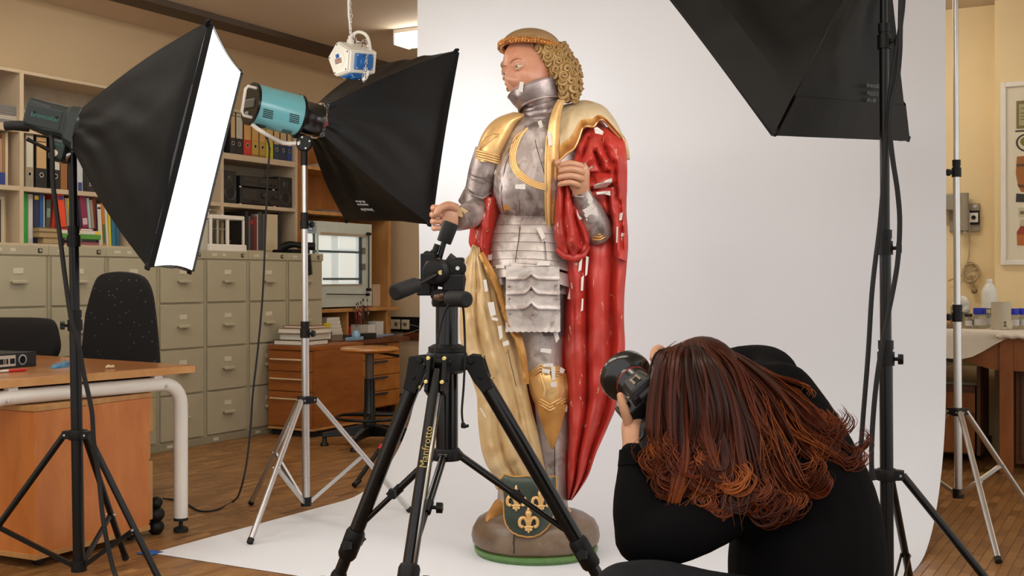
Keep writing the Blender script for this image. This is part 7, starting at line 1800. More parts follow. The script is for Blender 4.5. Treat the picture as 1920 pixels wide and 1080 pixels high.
# back of the cloak from shoulder to shoulder, closes the figure behind
bk = [(215, 955, 1120, .05, .09), (260, 925, 1150, .06, .10), (330, 905, 1165, .08, .10), (420, 892, 1165, .10, .10), (520, 888, 1160, .12, .10), (650, 885, 1150, .14, .09), (780, 900, 1130, .15, .08), (880, 925, 1090, .15, .06), (920, 935, 1070, .15, .04)]
body('cloak_back', bk, red, n=60, p=2.6, fn=lambda v, u, w: v+V((0, .012*math.sin(u*70)*min(1, w*2), 0)))
# crumpled red over the left arm
def sheetpx(name, left, right, m, nu=40, nv=40, depth=None, th=.006, mirror=False):
    """left/right: polylines of (px,py) running down; depth(u,w) gives the offset, u across, w down"""
    g = []
    for i in range(nu+1):
        w = i/nu; a = crat(left, w); b_ = crat(right, w); row = []
        for j in range(nv+1):
            u = j/nv; x = a[0]+(b_[0]-a[0])*u; y = a[1]+(b_[1]-a[1])*u; row.append(S(x, y, depth(u, w, x, y)))
        g.append(row)
    mb = MB(); mb.sheet(g, th); return mb.build(name, m, stat)
def ridge(x, y, x0, y0, x1, y1, wd, h):
    dx, dy = x1-x0, y1-y0; L2 = dx*dx+dy*dy; t = ((x-x0)*dx+(y-y0)*dy)/L2; tc = min(1, max(0, t)); d = math.hypot(x-x0-dx*tc, y-y0-dy*tc)
    return -h*math.exp(-(d/wd)**2)*(1 if 0 <= t <= 1 else math.exp(-((t-tc)*3)**2))
folds_arm = [(1098, 250, 1078, 330, 6, .030), (1110, 262, 1138, 306, 6, .030), (1120, 268, 1096, 312, 5, .026), (1136, 244, 1160, 300, 6, .026), (1084, 312, 1112, 296, 5, .022), (1100, 350, 1146, 336, 6, .032), (1108, 366, 1150, 358, 6, .030), (1150, 318, 1158, 350, 6, .024), (1118, 330, 1150, 312, 5, .022), (1160, 300, 1166, 420, 7, .026), (1146, 372, 1152, 440, 6, .030), (1156, 400, 1160, 470, 5, .022)]
valleys = [(1104, 258, 1090, 300, 3.5, .035), (1116, 286, 1128, 318, 4, .04), (1128, 262, 1146, 310, 4, .035), (1100, 330, 1140, 322, 4, .035), (1106, 358, 1148, 348, 4, .04), (1152, 305, 1156, 372, 4, .035), (1140, 366, 1146, 420, 4, .04), (1162, 380, 1166, 470, 4, .03), (1086, 290, 1084, 322, 3, .025)]
def d_arm(u, w, x, y):
    z = -.075-.055*math.sin(PI*u)**.7-.03*math.sin(PI*min(1, w*1.2))+.09*max(0, 1-w*7)
    for f_ in folds_arm: z += .8*ridge(x, y, *f_[:4], f_[4]+1.5, f_[5])
    for f_ in valleys: z -= ridge(x, y, *f_)
    return z+.012*noise.noise(V((x*.05, y*.05, 0)))+.005*noise.noise(V((x*.1, y*.1, 3)))
sheetpx('cloak_sleeve', [(1098, 234), (1086, 262), (1077, 290), (1072, 320), (1082, 350), (1100, 372), (1118, 392), (1138, 408), (1146, 440), (1150, 480)], [(1158, 240), (1170, 262), (1174, 284), (1176, 310), (1176, 340), (1175, 370), (1175, 400), (1177, 430), (1178, 460), (1176, 490)], red, 60, 50, d_arm)
# hanging bulge between lapel and forearm
fold_b = [(1050, 360, 1056, 440, 5, .030), (1066, 380, 1078, 450, 5, .034), (1060, 450, 1096, 470, 5, .028), (1082, 400, 1100, 452, 5, .026), (1046, 330, 1050, 400, 4, .02), (1072, 440, 1064, 474, 5, .026)]
def d_b(u, w, x, y):
    z = -.10-.055*math.sin(PI*u)**.8*(.4+.6*math.sin(PI*min(1, .15+w*.8)))+.05*max(0, w-.8)*5*.3-.034*abs(math.sin(PI*(u*2.4+.35*w+.1*math.sin(w*5))))**.8*min(1, w*5)
    for f_ in fold_b: z += .7*ridge(x, y, *f_[:4], f_[4]+1.5, f_[5])
    return z
sheetpx('cloak_drape', [(1050, 318), (1046, 350), (1042, 385), (1039, 420), (1040, 448), (1046, 468), (1062, 484)], [(1070, 330), (1080, 352), (1086, 385), (1094, 410), (1104, 436), (1104, 460), (1086, 484)], red, 44, 30, d_b, .012)
mb = MB(); mb.tube([S(1044, 468, -.13), S(1058, 480, -.14), S(1076, 484, -.135), S(1094, 478, -.12), S(1104, 462, -.10)], [.010, .014, .016, .014, .010], 10); mb.build('drape_edge', red, stat)
for pts in ([(1113, 347), (1135, 342), (1147, 334), (1148, 341), (1138, 351), (1114, 354)], [(1118, 360), (1144, 358), (1145, 367), (1134, 364), (1119, 365)], [(1114, 240), (1120, 238), (1132, 247), (1130, 253), (1116, 250)], [(1085, 318), (1097, 304), (1101, 308), (1090, 325)], [(1096, 322), (1110, 310), (1112, 314), (1101, 329)], [(1162, 400), (1168, 398), (1166, 412), (1161, 414)], [(1166, 436), (1170, 438), (1168, 444), (1164, 442)], [(1156, 425), (1159, 425), (1158, 455), (1155, 455)]):
    patch3(pts, lambda x, y: d_arm((x-1080)/96, .5, x, y), off=.010)
for pts in ([(1086, 492), (1092, 484), (1090, 506), (1084, 510)], [(1099, 480), (1104, 482), (1101, 515), (1097, 518)], [(1090, 520), (1095, 516), (1093, 545), (1089, 545)], [(1091, 560), (1094, 560), (1093, 582), (1089, 584)]):
    patch3(pts, -.13, off=.0)
# cream shoulder cape with gilded hem
cape_l = [(1052, 196), (1050, 215), (1049, 240), (1048, 265), (1048, 284), (1049, 300)]
def d_cape(u, w, x, y):
    z = -.10-.040*math.sin(PI*u)-.03*w+.05*u*u
    return z+ridge(x, y, 1090, 192, 1100, 232, 7, .018)+ridge(x, y, 1128, 198, 1150, 238, 8, .014)+ridge(x, y, 1070, 200, 1062, 260, 8, .016)
hem = [(1049, 300), (1062, 288), (1076, 278), (1084, 262), (1088, 250), (1092, 240), (1100, 236), (1108, 237), (1114, 236), (1119, 229), (1124, 224), (1131, 225), (1138, 231), (1146, 240), (1156, 251), (1166, 262), (1173, 278), (1175, 300)]
crest = [(1050, 204), (1053, 199), (1058, 196), (1063, 195), (1068, 194), (1074, 192), (1082, 189), (1091, 188), (1100, 188), (1110, 190), (1119, 193), (1127, 196), (1136, 202), (1144, 211), (1152, 222), (1160, 236), (1168, 256), (1175, 285)]
g = []; nj = 70; ni = 22
for i in range(ni+1):
    w = i/ni; row = []
    for j in range(nj+1):
        u = j/nj; a = crat(crest, u); b_ = crat(hem, u); x = a[0]+(b_[0]-a[0])*w; y = a[1]+(b_[1]-a[1])*w
        z = .02-.135*math.sin(PI*min(1, w*.75+.02))**.8*(1-.35*u*u)-.035*(1-u)*w
        z += ridge(x, y, 1092, 190, 1102, 236, 6, .020)*w+ridge(x, y, 1112, 190, 1128, 226, 6, .018)*w+ridge(x, y, 1068, 198, 1066, 270, 7, .015)-.012*w*w
        row.append(S(x, y, z))
    g.append(row)
mb = MB(); mb.sheet(g, .012); mb.build('shoulder_cape', cream_s, stat)
mb = MB(); mb.sheet([[p+V((0, -.0025, 0)) for p in r_] for r_ in g[16:]], .002); mb.build('cape_border', gold_d, stat, label='gilded hem band')
mb = MB(); mb.tube([p+V((0, .002, 0)) for p in g[-1]], .0060, 8); mb.build('cape_hem', gold, stat)
# gilded lapel down the chest
lapL = [(1046, 186), (1036, 206), (1029, 232), (1025, 265), (1023, 300), (1023, 349), (1023, 385), (1025, 417), (1029, 445), (1036, 463)]
lapR = [(1060, 188), (1054, 206), (1050, 232), (1049, 265), (1048, 300), (1047, 340), (1043, 385), (1041, 417), (1043, 440), (1043, 463)]
def d_lap(u, w, x, y): return -.095-.055*math.sin(PI*min(1, w*1.15+.06))-.014*math.sin(PI*u)+.012*u+(.012*math.exp(-((u-.62)/.12)**2) if w > .45 else 0)
sheetpx('lapel', lapL, lapR, gold, 60, 12, d_lap, .016)
le = [S(x, y, d_lap(0, i/60, x, y)-.001) for i, (x, y) in enumerate([crat(lapL, i/60) for i in range(61)])]; re_ = [S(x, y, d_lap(1, i/60, x, y)-.001) for i, (x, y) in enumerate([crat(lapR, i/60) for i in range(61)])]
mb = MB(); mb.tube(le[18:]+[S(1040, 466.5, -.10)]+re_[::-1][:30], .0042, 8); mb.build('lapel_bead', worn('bead_gold', (216, 180, 110), [((186, 136, 70), 20, .5, .7, .6)], rough=.35, metal=.5), stat)
patch3([(1026, 249), (1033, 249), (1036, 272), (1029, 274)], -.152, off=.012)
# viewer's left: red piece behind the arm
def d_rl(u, w, x, y): return .00-.05*math.sin(PI*u)+ridge(x, y, 905, 400, 903, 470, 5, .03)+ridge(x, y, 893, 430, 890, 455, 5, .022)+ridge(x, y, 916, 375, 914, 430, 5, .022)
sheetpx('cloak_side', [(908, 368), (896, 395), (884, 418), (880, 440), (879, 456), (886, 470), (896, 486), (910, 505), (922, 535)], [(936, 372), (938, 395), (934, 415), (930, 440), (928, 460), (926, 480), (930, 500), (936, 520), (944, 545)], red, 40, 24, d_rl, .02)
# cream lining swept down the viewer's left
CL = [(886, 458), (876, 490), (870, 520), (866, 550), (862, 585), (862, 630), (870, 665), (878, 695), (888, 722), (894, 745), (896, 790), (902, 840), (912, 872), (926, 893), (936, 915)]
CR_ = [(900, 470), (916, 505), (930, 535), (940, 565), (950, 600), (966, 640), (976, 668), (984, 700), (990, 735), (998, 770), (1006, 800), (1014, 840), (1020, 870), (1026, 895), (1030, 915)]
cf = [(890, 480, 990, 800, 8, .045), (900, 500, 1010, 860, 7, .030), (884, 520, 930, 690, 7, .030), (872, 560, 912, 640, 6, .022), (876, 600, 960, 860, 8, .034), (880, 690, 930, 870, 7, .030), (936, 600, 985, 740, 7, .028), (900, 740, 960, 890, 6, .022), (868, 640, 900, 720, 6, .02)]
def d_cr(u, w, x, y):
    z = -.02-.065*math.sin(PI*min(1, u*.9+.08))-.02*w
    e1 = min(1, w*4+.15); z -= .052*e1*abs(math.sin(PI*(u*2.6-.12+.22*math.sin(w*3.4)+.10*w)))**.8*(1-.4*u)
    z -= .009*abs(math.sin(PI*(u*5.3+.5*math.sin(w*2.3+1)+.6*w)))**.8
    for f_ in cf[2:5]+cf[8:]: z += .5*ridge(x, y, *f_)
    z += .010*noise.noise(V((x*.03, y*.02, 6)))+.006*noise.noise(V((x*.08, y*.06, 2)))+.05*max(0, u-.86)*4*.5
    return z
sheetpx('cloak_lining', CL, CR_, cream, 110, 44, d_cr, .014)
# gilded edge strip between lining and armour
gl_ = [(900, 474), (910, 496), (922, 520), (934, 550), (946, 590), (960, 622), (972, 652), (982, 690), (988, 720)]
gr_ = [(906, 472), (922, 500), (936, 528), (948, 560), (958, 596), (974, 622), (984, 650), (990, 690), (992, 720)]
sheetpx('lining_border', gl_, gr_, gold_d, 50, 8, lambda u, w, x, y: -.112+.02*u-.02*w+.008*noise.noise(V((x*.1, y*.1, 3))), .010)
for pts in ([(906, 525), (912, 524), (915, 546), (909, 547)], [(914, 567), (926, 566), (930, 590), (920, 594)], [(921, 594), (934, 597), (933, 602), (922, 600)], [(933, 612), (940, 610), (943, 632), (937, 638)], [(942, 642), (953, 638), (955, 646), (944, 650)], [(899, 765), (902, 765), (912, 782), (910, 784)]):
    patch3(pts, lambda x, y: -.145, off=.008)
mb = MB(); mb.tube([S(952, 655, -.15), S(957, 680, -.152), S(962, 700, -.152), (S(968, 725, -.152))], .0014, 5); mb.build('crack', m_gap, stat)

# ---- shield leaning at the foot
sh = [(946, 890), (956, 893), (968, 894.5), (987, 893), (1002, 894), (1016, 895), (1030, 894.5), (1042.5, 893.5), (1043, 915), (1042, 945), (1039, 963), (1033, 978), (1024, 991), (1012, 1001), (1000, 1005.5), (988, 1006), (972, 1003), (962, 998), (955, 992), (949, 982), (946, 970), (945, 945), (945, 930), (943, 918), (939, 908), (935, 901)]
def d_sh(x, y): return -.245+.045*(1-(y-890)/116)*.9+.010*((x-990)/50)**2
mb = MB(); ctr = (992, 945); rows = []
n = len(sh); rings = []
for f_, o_ in ((1.0, .022), (1.0, 0), (.97, -.003), (.6, -.006), (.2, -.007)):
    rings.append([S(ctr[0]+(x-ctr[0])*f_, ctr[1]+(y-ctr[1])*f_, d_sh(ctr[0]+(x-ctr[0])*f_, ctr[1]+(y-ctr[1])*f_)+o_) for x, y in sh])
mb.loft(rings); shd = mb.build('shield', shieldm, stat)
mb = MB(); mb.tube([S(x, y, d_sh(x, y)+.004) for x, y in sh], .0055, 7, closed=True); mb.build('shield_rim', gold_d, shd)
def fleur(cx, cy, s):
    d0_ = lambda x, y: d_sh(x, y)-.008
    L = lambda x, y, o_=0: S(cx+x*s, cy+y*s, d0_(cx+x*s, cy+y*s)-o_)
    mb = MB(); mb.tube(cr([tuple(L(0, -25)), tuple(L(-.5, -17)), tuple(L(0, -10, .004)), tuple(L(0, 0, .005)), tuple(L(0, 8, .003)), tuple(L(0, 12))], 4), [.0008*s*1.0+.0009, .0035*s, .004*s, .0055*s, .008*s, .0105*s, .0125*s, .0135*s, .013*s, .0118*s, .0105*s, .009*s, .008*s, .007*s, .0065*s, .006*s, .0055*s, .005*s, .005*s, .005*s, .005*s], 10); fo = mb.build('fleur_petal', gold, shd)
    for sx in (-1, 1):
        pts = cr([tuple(L(sx*2.5, 11, .002)), tuple(L(sx*4, 3, .005)), tuple(L(sx*8, -3, .006)), tuple(L(sx*14, -2, .006)), tuple(L(sx*17, 4, .005)), tuple(L(sx*16, 11, .004)), tuple(L(sx*12, 14, .004)), tuple(L(sx*11, 11, .004))], 4)
        mb = MB(); mb.tube(pts, [.0045*s+.0025*s*math.sin(PI*j/28) for j in range(29)], 8); mb.sph(L(sx*12, 13, .003), .006*s, 8, 6); mb.build('fleur_scroll', gold, shd)
    mb = MB(); mb.tube([L(-8, 14.5, .004), L(0, 13.5, .006), L(8, 14.5, .004)], .0048*s, 8); mb.build('fleur_band', gold, shd)
    for sx in (-1, 0, 1):
        mb = MB(); mb.tube([L(sx*2, 16, .003), L(sx*5, 22-abs(sx)*2, .003), L(sx*5.5, 25-abs(sx)*4, .001)], [.005*s, .0058*s, .0025*s], 8); mb.build('fleur_foot', gold, shd)
fleur(968, 934, .98); fleur(1014, 936, .92); fleur(991, 974, 1.0)
# ================================================================ PHOTOGRAPHER
PD = 2.62
def Q(px, py, d): return P(px, py, d)
root_p = thing('person', 'crouching person with long auburn hair in a black sweater, photographing the statue', 'person', (Q(1480, 522, 2.6).x, 2.6, 0))
m_swt = mat('black_sweater', (8, 7, 8), .85, var=.12, scale=20, bmp=.12, bscale=220, spec=.1)
m_pant = mat('dark_trousers', (20, 21, 25), .8, var=.12, scale=30, bmp=.15, bscale=260, spec=.25)
m_skn = mat('skin', (200, 146, 112), .5, var=.06, scale=12, bmp=.04, bscale=300)
def chain_body(mb, pts, n=16, sub=5, flat=1.0, up=None):
    q = cr([(*Q(a, b_, c_), r) for a, b_, c_, r in pts], sub); mb.tube([p[:3] for p in q], [p[3] for p in q], n, flat=flat, up=up); mb.sph(q[0][:3], q[0][3], 14, 10); mb.sph(q[-1][:3], q[-1][3], 14, 10)
# torso, arms, neck (sweater) as one fused surface
mb = MB()
chain_body(mb, [(1510, 1130, 2.56, .165), (1512, 1060, 2.58, .172), (1512, 980, 2.62, .166), (1490, 900, 2.65, .158), (1466, 830, 2.71, .138), (1436, 770, 2.75, .11), (1405, 735, 2.74, .075)], 22)
chain_body(mb, [(1555, 1100, 2.56, .10), (1560, 1000, 2.6, .10), (1535, 900, 2.64, .105), (1500, 820, 2.68, .10), (1462, 750, 2.74, .09)], 18)
chain_body(mb, [(1420, 850, 2.62, .085), (1400, 905, 2.58, .085), (1330, 962, 2.49, .074), (1255, 1000, 2.42, .066), (1205, 1006, 2.42, .060)], 18)         # near shoulder, upper arm
chain_body(mb, [(1208, 1004, 2.42, .060), (1194, 965, 2.43, .052), (1190, 920, 2.45, .044), (1189, 880, 2.47, .036), (1189, 852, 2.48, .032)], 16)         # near forearm
chain_body(mb, [(1440, 740, 2.80, .085), (1448, 700, 2.86, .062), (1415, 684, 2.92, .052), (1350, 690, 2.96, .046), (1310, 700, 2.98, .044)], 16)         # far shoulder, upper arm
chain_body(mb, [(1310, 700, 2.98, .044), (1275, 698, 2.90, .040), (1252, 690, 2.82, .034)], 14)                                                            # far forearm
sw = mb.build('sweater', m_swt, root_p, remesh=.010, smoothit=6)
# cuffs
mb = MB(); mb.tube([Q(1190, 875, 2.47), Q(1190, 860, 2.475), Q(1190, 845, 2.48)], [.036, .034, .033], 18); mb.build('cuff', m_swt, root_p)
# legs
mb = MB()
chain_body(mb, [(1520, 1180, 2.55, .15), (1440, 1190, 2.50, .125), (1330, 1160, 2.40, .098), (1230, 1128, 2.30, .082), (1172, 1122, 2.26, .070)], 18)
chain_body(mb, [(1172, 1124, 2.26, .070), (1200, 1230, 2.32, .062), (1240, 1340, 2.40, .056), (1255, 1470, 2.46, .042)], 16)
chain_body(mb, [(1560, 1180, 2.62, .14), (1560, 1220, 2.80, .11), (1530, 1270, 2.95, .085)], 16)
chain_body(mb, [(1530, 1275, 2.95, .075), (1560, 1310, 2.80, .06), (1590, 1390, 2.62, .05)], 14)
mb.build('trousers', m_pant, root_p, remesh=.011, smoothit=6)
m_shoe = mat('shoe_black', (18, 17, 17), .5)
for c, dr in ((Q(1250, 1490, 2.46), V((-.45, -.3, 0))), (Q(1590, 1420, 2.62), V((-.3, .5, 0)))):
    c = V((c.x, c.y, .045)); e = dr.normalized(); mb = MB(); mb.tube([c-e*.08, c-e*.05, c+e*.05, c+e*.13, c+e*.17], [.03, .045, .046, .040, .02], 14); 
    mb.build('shoe', m_shoe, root_p)
# head and neck (skin)
mb = MB(); hcn = Q(1318, 735, 2.60)
fwd = V((-.72, .60, -.28)).normalized()
chain_body(mb, [(1400, 745, 2.72, .060), (1370, 742, 2.68, .056), (1335, 738, 2.62, .07)], 14)
mb.sph(hcn, (.076, .088, .105), 20, 14); mb.sph(hcn+fwd*.05+V((0, 0, -.05)), (.05, .055, .06), 14, 10)
mb.build('head', m_skn, root_p, remesh=.006, smoothit=4)
hx, hy, hz = axes(fwd); 
for sx in (-1, 1):
    p = hcn+fwd*.086+hx*.03*sx+hy*.01; mb = MB(); mb.sph(p, .012, 12, 8); mb.build('eye', m_paper, root_p)
mb = MB(); mb.tube([hcn+fwd*.085+hy*.01, hcn+fwd*.105-hy*.02, hcn+fwd*.09-hy*.03], [.008, .013, .01], 10); mb.build('nose', m_skn, root_p)
mb = MB(); mb.tube([hcn+fwd*.088-hy*.055-hx*.02, hcn+fwd*.096-hy*.055, hcn+fwd*.088-hy*.055+hx*.02], [.003, .006, .003], 8); mb.build('mouth', mat('lips', (170, 96, 84), .4), root_p)
for sx in (-1, 1):
    mb = MB(); mb.sph(hcn+hx*.075*sx-fwd*.0, (.012, .02, .03), 12, 8); mb.build('ear', m_skn, root_p)
# near hand: supports the lens from below
mb = MB()
chain_body(mb, [(1190, 850, 2.485, .027), (1189, 826, 2.50, .026), (1189, 802, 2.525, .028), (1194, 780, 2.555, .026), (1198, 766, 2.575, .018)], 14, flat=1)
hn = mb.build('near_hand', m_skn, root_p, remesh=.004, smoothit=4)
for i, pts in enumerate([[(1182, 806, 2.515, .0125), (1175, 780, 2.505, .0110), (1168, 760, 2.505, .0098), (1163, 742, 2.51, .0075)]]):
    q = cr([(*Q(*p[:3]), p[3]) for p in pts], 5); mb = MB(); mb.tube([p[:3] for p in q], [p[3] for p in q], 12); mb.sph(q[-1][:3], q[-1][3], 10, 8); th = mb.build('thumb', m_skn, hn)
for i, pts in enumerate([[(1197, 775, 2.53, .011), (1190, 752, 2.56, .0105), (1180, 735, 2.585, .0095), (1172, 728, 2.60, .008)], [(1203, 785, 2.53, .0115), (1202, 765, 2.565, .0105), (1194, 750, 2.59, .0098), (1184, 742, 2.605, .008)], [(1208, 795, 2.525, .011), (1213, 790, 2.555, .0102), (1212, 784, 2.575, .0092), (1204, 778, 2.59, .008)], [(1206, 808, 2.515, .010), (1216, 808, 2.535, .0094), (1221, 806, 2.555, .0085), (1218, 800, 2.57, .007)]]):
    q = cr([(*Q(*p[:3]), p[3]) for p in pts], 5); mb = MB(); mb.tube([p[:3] for p in q], [p[3] for p in q], 12); mb.sph(q[-1][:3], q[-1][3], 10, 8); mb.build('finger', m_skn, hn)
# far hand on top of the camera grip
mb = MB(); chain_body(mb, [(1262, 690, 2.80, .028), (1252, 682, 2.76, .030), (1246, 676, 2.72, .028)], 14); hf = mb.build('far_hand', m_skn, root_p, remesh=.004, smoothit=3)
for pts in ([(1246, 664, 2.72, .0110), (1236, 655, 2.69, .0108), (1228, 660, 2.66, .010), (1225, 672, 2.64, .0085)], [(1248, 672, 2.71, .011), (1238, 664, 2.67, .0105), (1231, 668, 2.64, .0098), (1228, 680, 2.62, .0082)], [(1250, 682, 2.70, .0108), (1241, 676, 2.665, .0102), (1234, 682, 2.635, .0095), (1232, 692, 2.62, .008)], [(1252, 692, 2.69, .0095), (1245, 690, 2.66, .0092), (1239, 696, 2.635, .0085), (1238, 703, 2.62, .007)], [(1256, 700, 2.74, .012), (1250, 708, 2.70, .0112), (1244, 714, 2.66, .0098)]):
    q = cr([(*Q(*p[:3]), p[3]) for p in pts], 5); mb = MB(); mb.tube([p[:3] for p in q], [p[3] for p in q], 12); mb.sph(q[-1][:3], q[-1][3], 10, 8); mb.build('finger', m_skn, hf)
# ---- hair: flowing locks over a scalp cap
m_hair = bpy.data.materials.new('auburn_hair'); m_hair.use_nodes = True; nt = m_hair.node_tree; b = nt.nodes['Principled BSDF']
at = nt.nodes.new('ShaderNodeAttribute'); at.attribute_name = 'tone'
rp = nt.nodes.new('ShaderNodeValToRGB'); e_ = rp.color_ramp.elements; e_[0].position = 0; e_[0].color = (*lin((24, 10, 6)), 1); e_[1].position = 1; e_[1].color = (*lin((188, 102, 44)), 1)
x_ = e_.new(.45); x_.color = (*lin((96, 40, 18)), 1)
nt.links.new(at.outputs['Fac'], rp.inputs[0]); nt.links.new(rp.outputs[0], b.inputs['Base Color']); b.inputs['Roughness'].default_value = .42; b.inputs['Specular IOR Level'].default_value = .22
b.inputs['Anisotropic'].default_value = .6
rr = random.Random(21)
crown = Q(1300, 655, 2.60)
mbh = MB(); tones = []
def lock(pts, r0, tone0, tone1, n=5, sub=6, flat=.5):
    q = cr([tuple(Q(*p)) for p in pts], sub); N = len(q); v0 = len(mbh.v)
    mbh.tube(q, [r0*(.75+.5*math.sin(PI*min(1, .15+j/N*.8)))*(1-.86*(j/(N-1))**2.2)*min(1, .25+j/5) for j in range(N)], n, caps=False, flat=flat)
    for j in range(N):
        t = j/(N-1); tones.extend([tone0+(tone1-tone0)*t**1.4]*n)
# scalp shell
v0 = len(mbh.v); mbh.sph(hcn+V((.0, .0, .022)), (.090, .098, .102), 24, 16); tones += [.12]*(len(mbh.v)-v0)
# guide locks: root -> over the head -> fall, as rows of pixels with depth
guides = [
 # left curtain over the face, falling nearly straight
 [(1268, 646, 2.56), (1238, 668, 2.53), (1226, 720, 2.51), (1226, 780, 2.50), (1236, 850, 2.49), (1236, 900, 2.48), (1244, 940, 2.47)],
 [(1276, 642, 2.55), (1250, 670, 2.51), (1242, 730, 2.49), (1246, 800, 2.47), (1254, 860, 2.46), (1250, 915, 2.45), (1262, 975, 2.45)],
 [(1286, 640, 2.54), (1272, 680, 2.49), (1268, 740, 2.46), (1276, 810, 2.45), (1282, 870, 2.44), (1278, 925, 2.43), (1262, 980, 2.43)],
 [(1296, 640, 2.54), (1296, 690, 2.48), (1300, 750, 2.45), (1308, 815, 2.44), (1312, 880, 2.43), (1300, 935, 2.42), (1286, 975, 2.43)],
 [(1304, 638, 2.54), (1322, 690, 2.48), (1334, 755, 2.45), (1342, 820, 2.44), (1346, 880, 2.43), (1338, 925, 2.42), (1316, 950, 2.42)],
 [(1310, 637, 2.55), (1344, 690, 2.50), (1366, 760, 2.47), (1376, 830, 2.45), (1388, 890, 2.43), (1380, 935, 2.42), (1372, 980, 2.42)],
 [(1316, 636, 2.56), (1362, 685, 2.53), (1396, 750, 2.50), (1416, 820, 2.47), (1430, 880, 2.45), (1462, 925, 2.44), (1500, 936, 2.44)],
 [(1320, 636, 2.57), (1376, 680, 2.56), (1424, 740, 2.54), (1446, 800, 2.50), (1470, 850, 2.47), (1500, 900, 2.46), (1524, 925, 2.46)],
 [(1322, 636, 2.59), (1384, 672, 2.60), (1440, 720, 2.60), (1474, 770, 2.56), (1500, 810, 2.53), (1530, 830, 2.51), (1556, 850, 2.51)],
 [(1322, 637, 2.62), (1388, 668, 2.64), (1450, 710, 2.64), (1496, 740, 2.61), (1520, 770, 2.59), (1545, 800, 2.56), (1556, 812, 2.56)],
 [(1318, 638, 2.65), (1384, 664, 2.68), (1452, 704, 2.68), (1504, 722, 2.66), (1522, 745, 2.64), (1512, 775, 2.62), (1494, 790, 2.62)],
]
NG = len(guides)
for cl in range(80):
    u0 = rr.random()*(NG-1.001); ph0 = rr.uniform(0, 6.28); amp0 = rr.uniform(6, 24); wf0 = rr.uniform(.8, 1.3); L0_ = rr.uniform(.55, 1.1); cjx, cjy = rr.gauss(0, 8), rr.gauss(0, 6)
    dr = (-1 if rr.random() < .65 else 1) if u0 < 5 else 1; s0_ = rr.uniform(14, 34) if rr.random() < .75 else 0; tn = min(.45, max(.02, rr.gauss(.12, .09))); tg = rr.uniform(.15, .75); lay = rr.uniform(-.02, .045)
    for i in range(20):
        u = min(NG-1.001, max(0, u0+rr.gauss(0, .28))); k = int(u); f = u-k; A, B_ = guides[k], guides[k+1]; pts = []; ph = ph0+rr.gauss(0, .25); L0 = L0_*rr.uniform(.93, 1.05); layer = lay+rr.gauss(0, .008)
        conv = rr.gauss(0, 1)
        for j in range(7):
            t = j/6; tt = min(6, j*L0); q = int(min(5, tt)); ff = tt-q
            a_, b2 = ([Gd[q][c_]+(Gd[q+1][c_]-Gd[q][c_])*ff for c_ in range(3)] for Gd in (A, B_))
            p = [a_[c_]+(b2[c_]-a_[c_])*f for c_ in range(3)]; sp = t**1.3
            ku, kf = int(u0), u0-int(u0)
            ctr = [(guides[ku][q][c_]+(guides[ku][q+1][c_]-guides[ku][q][c_])*ff)*(1-kf)+(guides[ku+1][q][c_]+(guides[ku+1][q+1][c_]-guides[ku+1][q][c_])*ff)*kf for c_ in range(3)]
            p = [p[c_]+(ctr[c_]-p[c_])*.55*t for c_ in range(3)]
            p[0] += cjx*(.25+sp)+conv*3.5+amp0*sp*math.sin(ph+t*5.4*wf0); p[1] += cjy*(.25+sp)+conv*2+amp0*.4*sp*math.cos(ph+t*4.4*wf0); p[2] += layer*(.3+.7*math.sin(PI*min(1, t+.1)))+.014*math.sin(ph0*2+t*4)*t
            if j == 0: p[1] += 9; p[2] += .02
            pts.append(p)
        if s0_:
            ex, ey = pts[-1][0], pts[-1][1]; s_ = s0_*rr.uniform(.85, 1.15)
            pts += [[ex+dr*s_*.55, ey+s_*.50, pts[-1][2]-.006], [ex+dr*s_*1.3, ey+s_*.35, pts[-1][2]-.012], [ex+dr*s_*1.65, ey-s_*.25, pts[-1][2]-.010], [ex+dr*s_*1.3, ey-s_*.7, pts[-1][2]-.004]]
        tone = min(1, max(0, tn+rr.gauss(0, .05))); lock(pts, rr.uniform(.0019, .0046), tone, min(1, tone+tg*rr.uniform(.7, 1.2)), 5, 4, rr.uniform(.5, .9))
# flyaway strands
for i in range(60):
    u = rr.random()*(NG-1.001); k = int(u); A = guides[k]; pts = []; ph = rr.uniform(0, 6.28)
    for j in range(7):
        t = j/6; pts.append([A[j][0]+rr.gauss(0, 3)+26*t*math.sin(ph+t*4), A[j][1]+rr.gauss(0, 3)+14*t*math.cos(ph+t*3), A[j][2]-.03*t])
    lock(pts, .0009, .45, .8, 4, 5, 1)
ho = mbh.build('hair', m_hair, root_p, weld=False); at_ = ho.data.attributes.new('tone', 'FLOAT', 'POINT'); at_.data.foreach_set('value', tones[:len(ho.data.vertices)] + [.2]*max(0, len(ho.data.vertices)-len(tones)))
ho['kind'] = 'stuff'
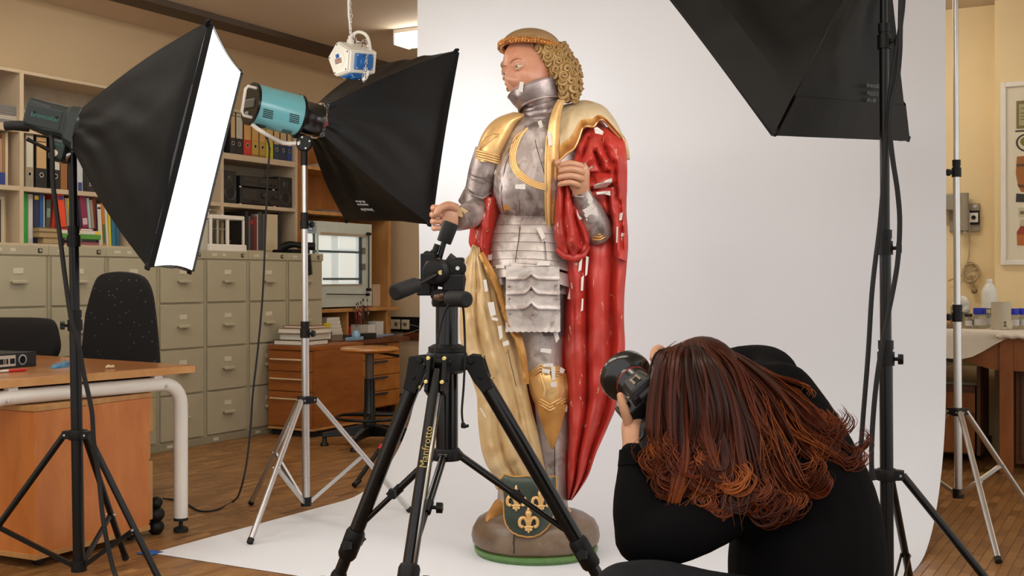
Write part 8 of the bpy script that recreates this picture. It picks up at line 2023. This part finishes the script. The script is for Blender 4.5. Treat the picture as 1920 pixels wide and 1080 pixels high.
# ---- the camera in her hands
m_cam = mat('camera_black', (20, 20, 21), .42, var=.08, bmp=.1, bscale=300, coat=.15); m_lens = mat('lens_black', (14, 14, 15), .25, var=.05, coat=.4)
cc0 = Q(1219, 748, 2.54)
lz = V((-.35, .86, .33)).normalized()            # where the lens points
topd = V((-.30, -.55, .10)); topd = (V((-.12, -.86, .22)));  topd = (topd-lz*topd.dot(lz)).normalized(); sided = lz.cross(topd)
KC = frame3(cc0, sided, topd, lz)                 # x side, y up of the camera, z lens axis
cam_o = thing('photo_camera', 'black reflex camera with wide lens hood held up by the photographer', 'camera', cc0)
mb = MB(KC); mb.box(-.074, .070, -.050, .034, -.030, .022); mb.box(.036, .068, -.048, .030, .020, .042); mb.build('body', m_cam, cam_o, bevel=.009, seg=3)
mb = MB(KC); rings = []
for y, w, z0, z1 in ((.030, .040, -.030, .034), (.045, .034, -.028, .036), (.060, .026, -.022, .030), (.064, .022, -.018, .022)):
    rings.append([(-w, y, z0), (w, y, z0), (w*.8, y, z1), (-w*.8, y, z1)])
mb.loft(rings, smooth=False); mb.build('prism_hump', m_cam, cam_o, bevel=.004)
mb = MB(KC)
for x in (-.0095, .0075): mb.box(x, x+.003, .0642, .0665, -.013, .010); mb.box(x if x < 0 else x-.002, x+.003 if x > 0 else x+.005, .0665, .068, -.013, .010)
mb.box(-.011, .011, .0642, .0655, .008, .011); mb.build('hot_shoe', m_chrome, cam_o)
mb = MB(KC); mb.box(-.006, .006, .0643, .0648, -.012, .007); mb.build('shoe_plate', m_gap, cam_o)
mb = MB(); T = KC @ frame((-.054, .034, -.004), (0, 1, 0)); mb.lathe([(.0145, 0), (.0145, .011), (.0135, .012), (0, .012)], 28, T); dl = mb.build('mode_dial', m_cam, cam_o)
mb = MB(); mb.lathe([(.0115, .0121), (0, .0123)], 24, T); mb.build('dial_face', mat('dial_print', (150, 148, 142), .4, var=.6, scale=320), dl, label='printed pale dial face')
mb = MB(); mb.lathe([(.030, .02), (.034, .022), (.034, .035), (.037, .036), (.037, .060)], 36, KC); mb.lathe([(.037, .060), (.0385, .062), (.0385, .076), (.040, .078), (.040, .092), (.030, .094)], 36, KC); mb.build('lens_barrel', m_lens, cam_o)
mb = MB(); mb.lathe([(.0386, .079), (.0406, .0795), (.0406, .0822), (.0386, .083)], 40, KC); mb.build('red_ring', mat('red_ring', (170, 30, 30), .3), cam_o, label='thin red ring')
mb = MB(); mb.lathe([(.038, .088), (.046, .095), (.056, .104), (.060, .112), (.060, .128), (.057, .130), (.055, .114), (.042, .098), (.036, .094)], 44, KC); mb.build('lens_hood', m_lens, cam_o)
mb = MB(); mb.lathe([(.036, .092), (.02, .097), (0, .099)], 32, KC); mb.build('front_element', mat('lens_glass', (20, 22, 40), .04, coat=1), cam_o)
mb = MB(KC); mb.box(-.020, .020, .026, .052, -.044, -.029); mb.build('eyecup', m_rub, cam_o, bevel=.004)
for x, y in ((.05, .036), (.038, .037), (-.033, .036)):
    mb = MB(); mb.lathe([(.0045, 0), (.004, .003), (0, .003)], 12, KC @ frame((x, y-.003, .008), (0, 1, 0))); mb.build('button', m_chrome, cam_o)
# strap
pts = cr([tuple(Q(1214, 782, 2.50)), tuple(Q(1208, 798, 2.475)), tuple(Q(1206, 830, 2.46)), tuple(Q(1212, 870, 2.455)), tuple(Q(1220, 920, 2.45)), tuple(Q(1224, 950, 2.45)), tuple(Q(1228, 985, 2.47))], 6)
mb = MB(); mb.tube(pts, .009, 8, flat=.25); mb.build('strap', m_blkp, cam_o)
mb = MB(); mb.tube([Q(1207, 805, 2.455), Q(1206, 818, 2.45), Q(1199, 826, 2.448)], [.009, .010, .007], 8, flat=.4); mb.build('strap_end', m_blkp, cam_o)
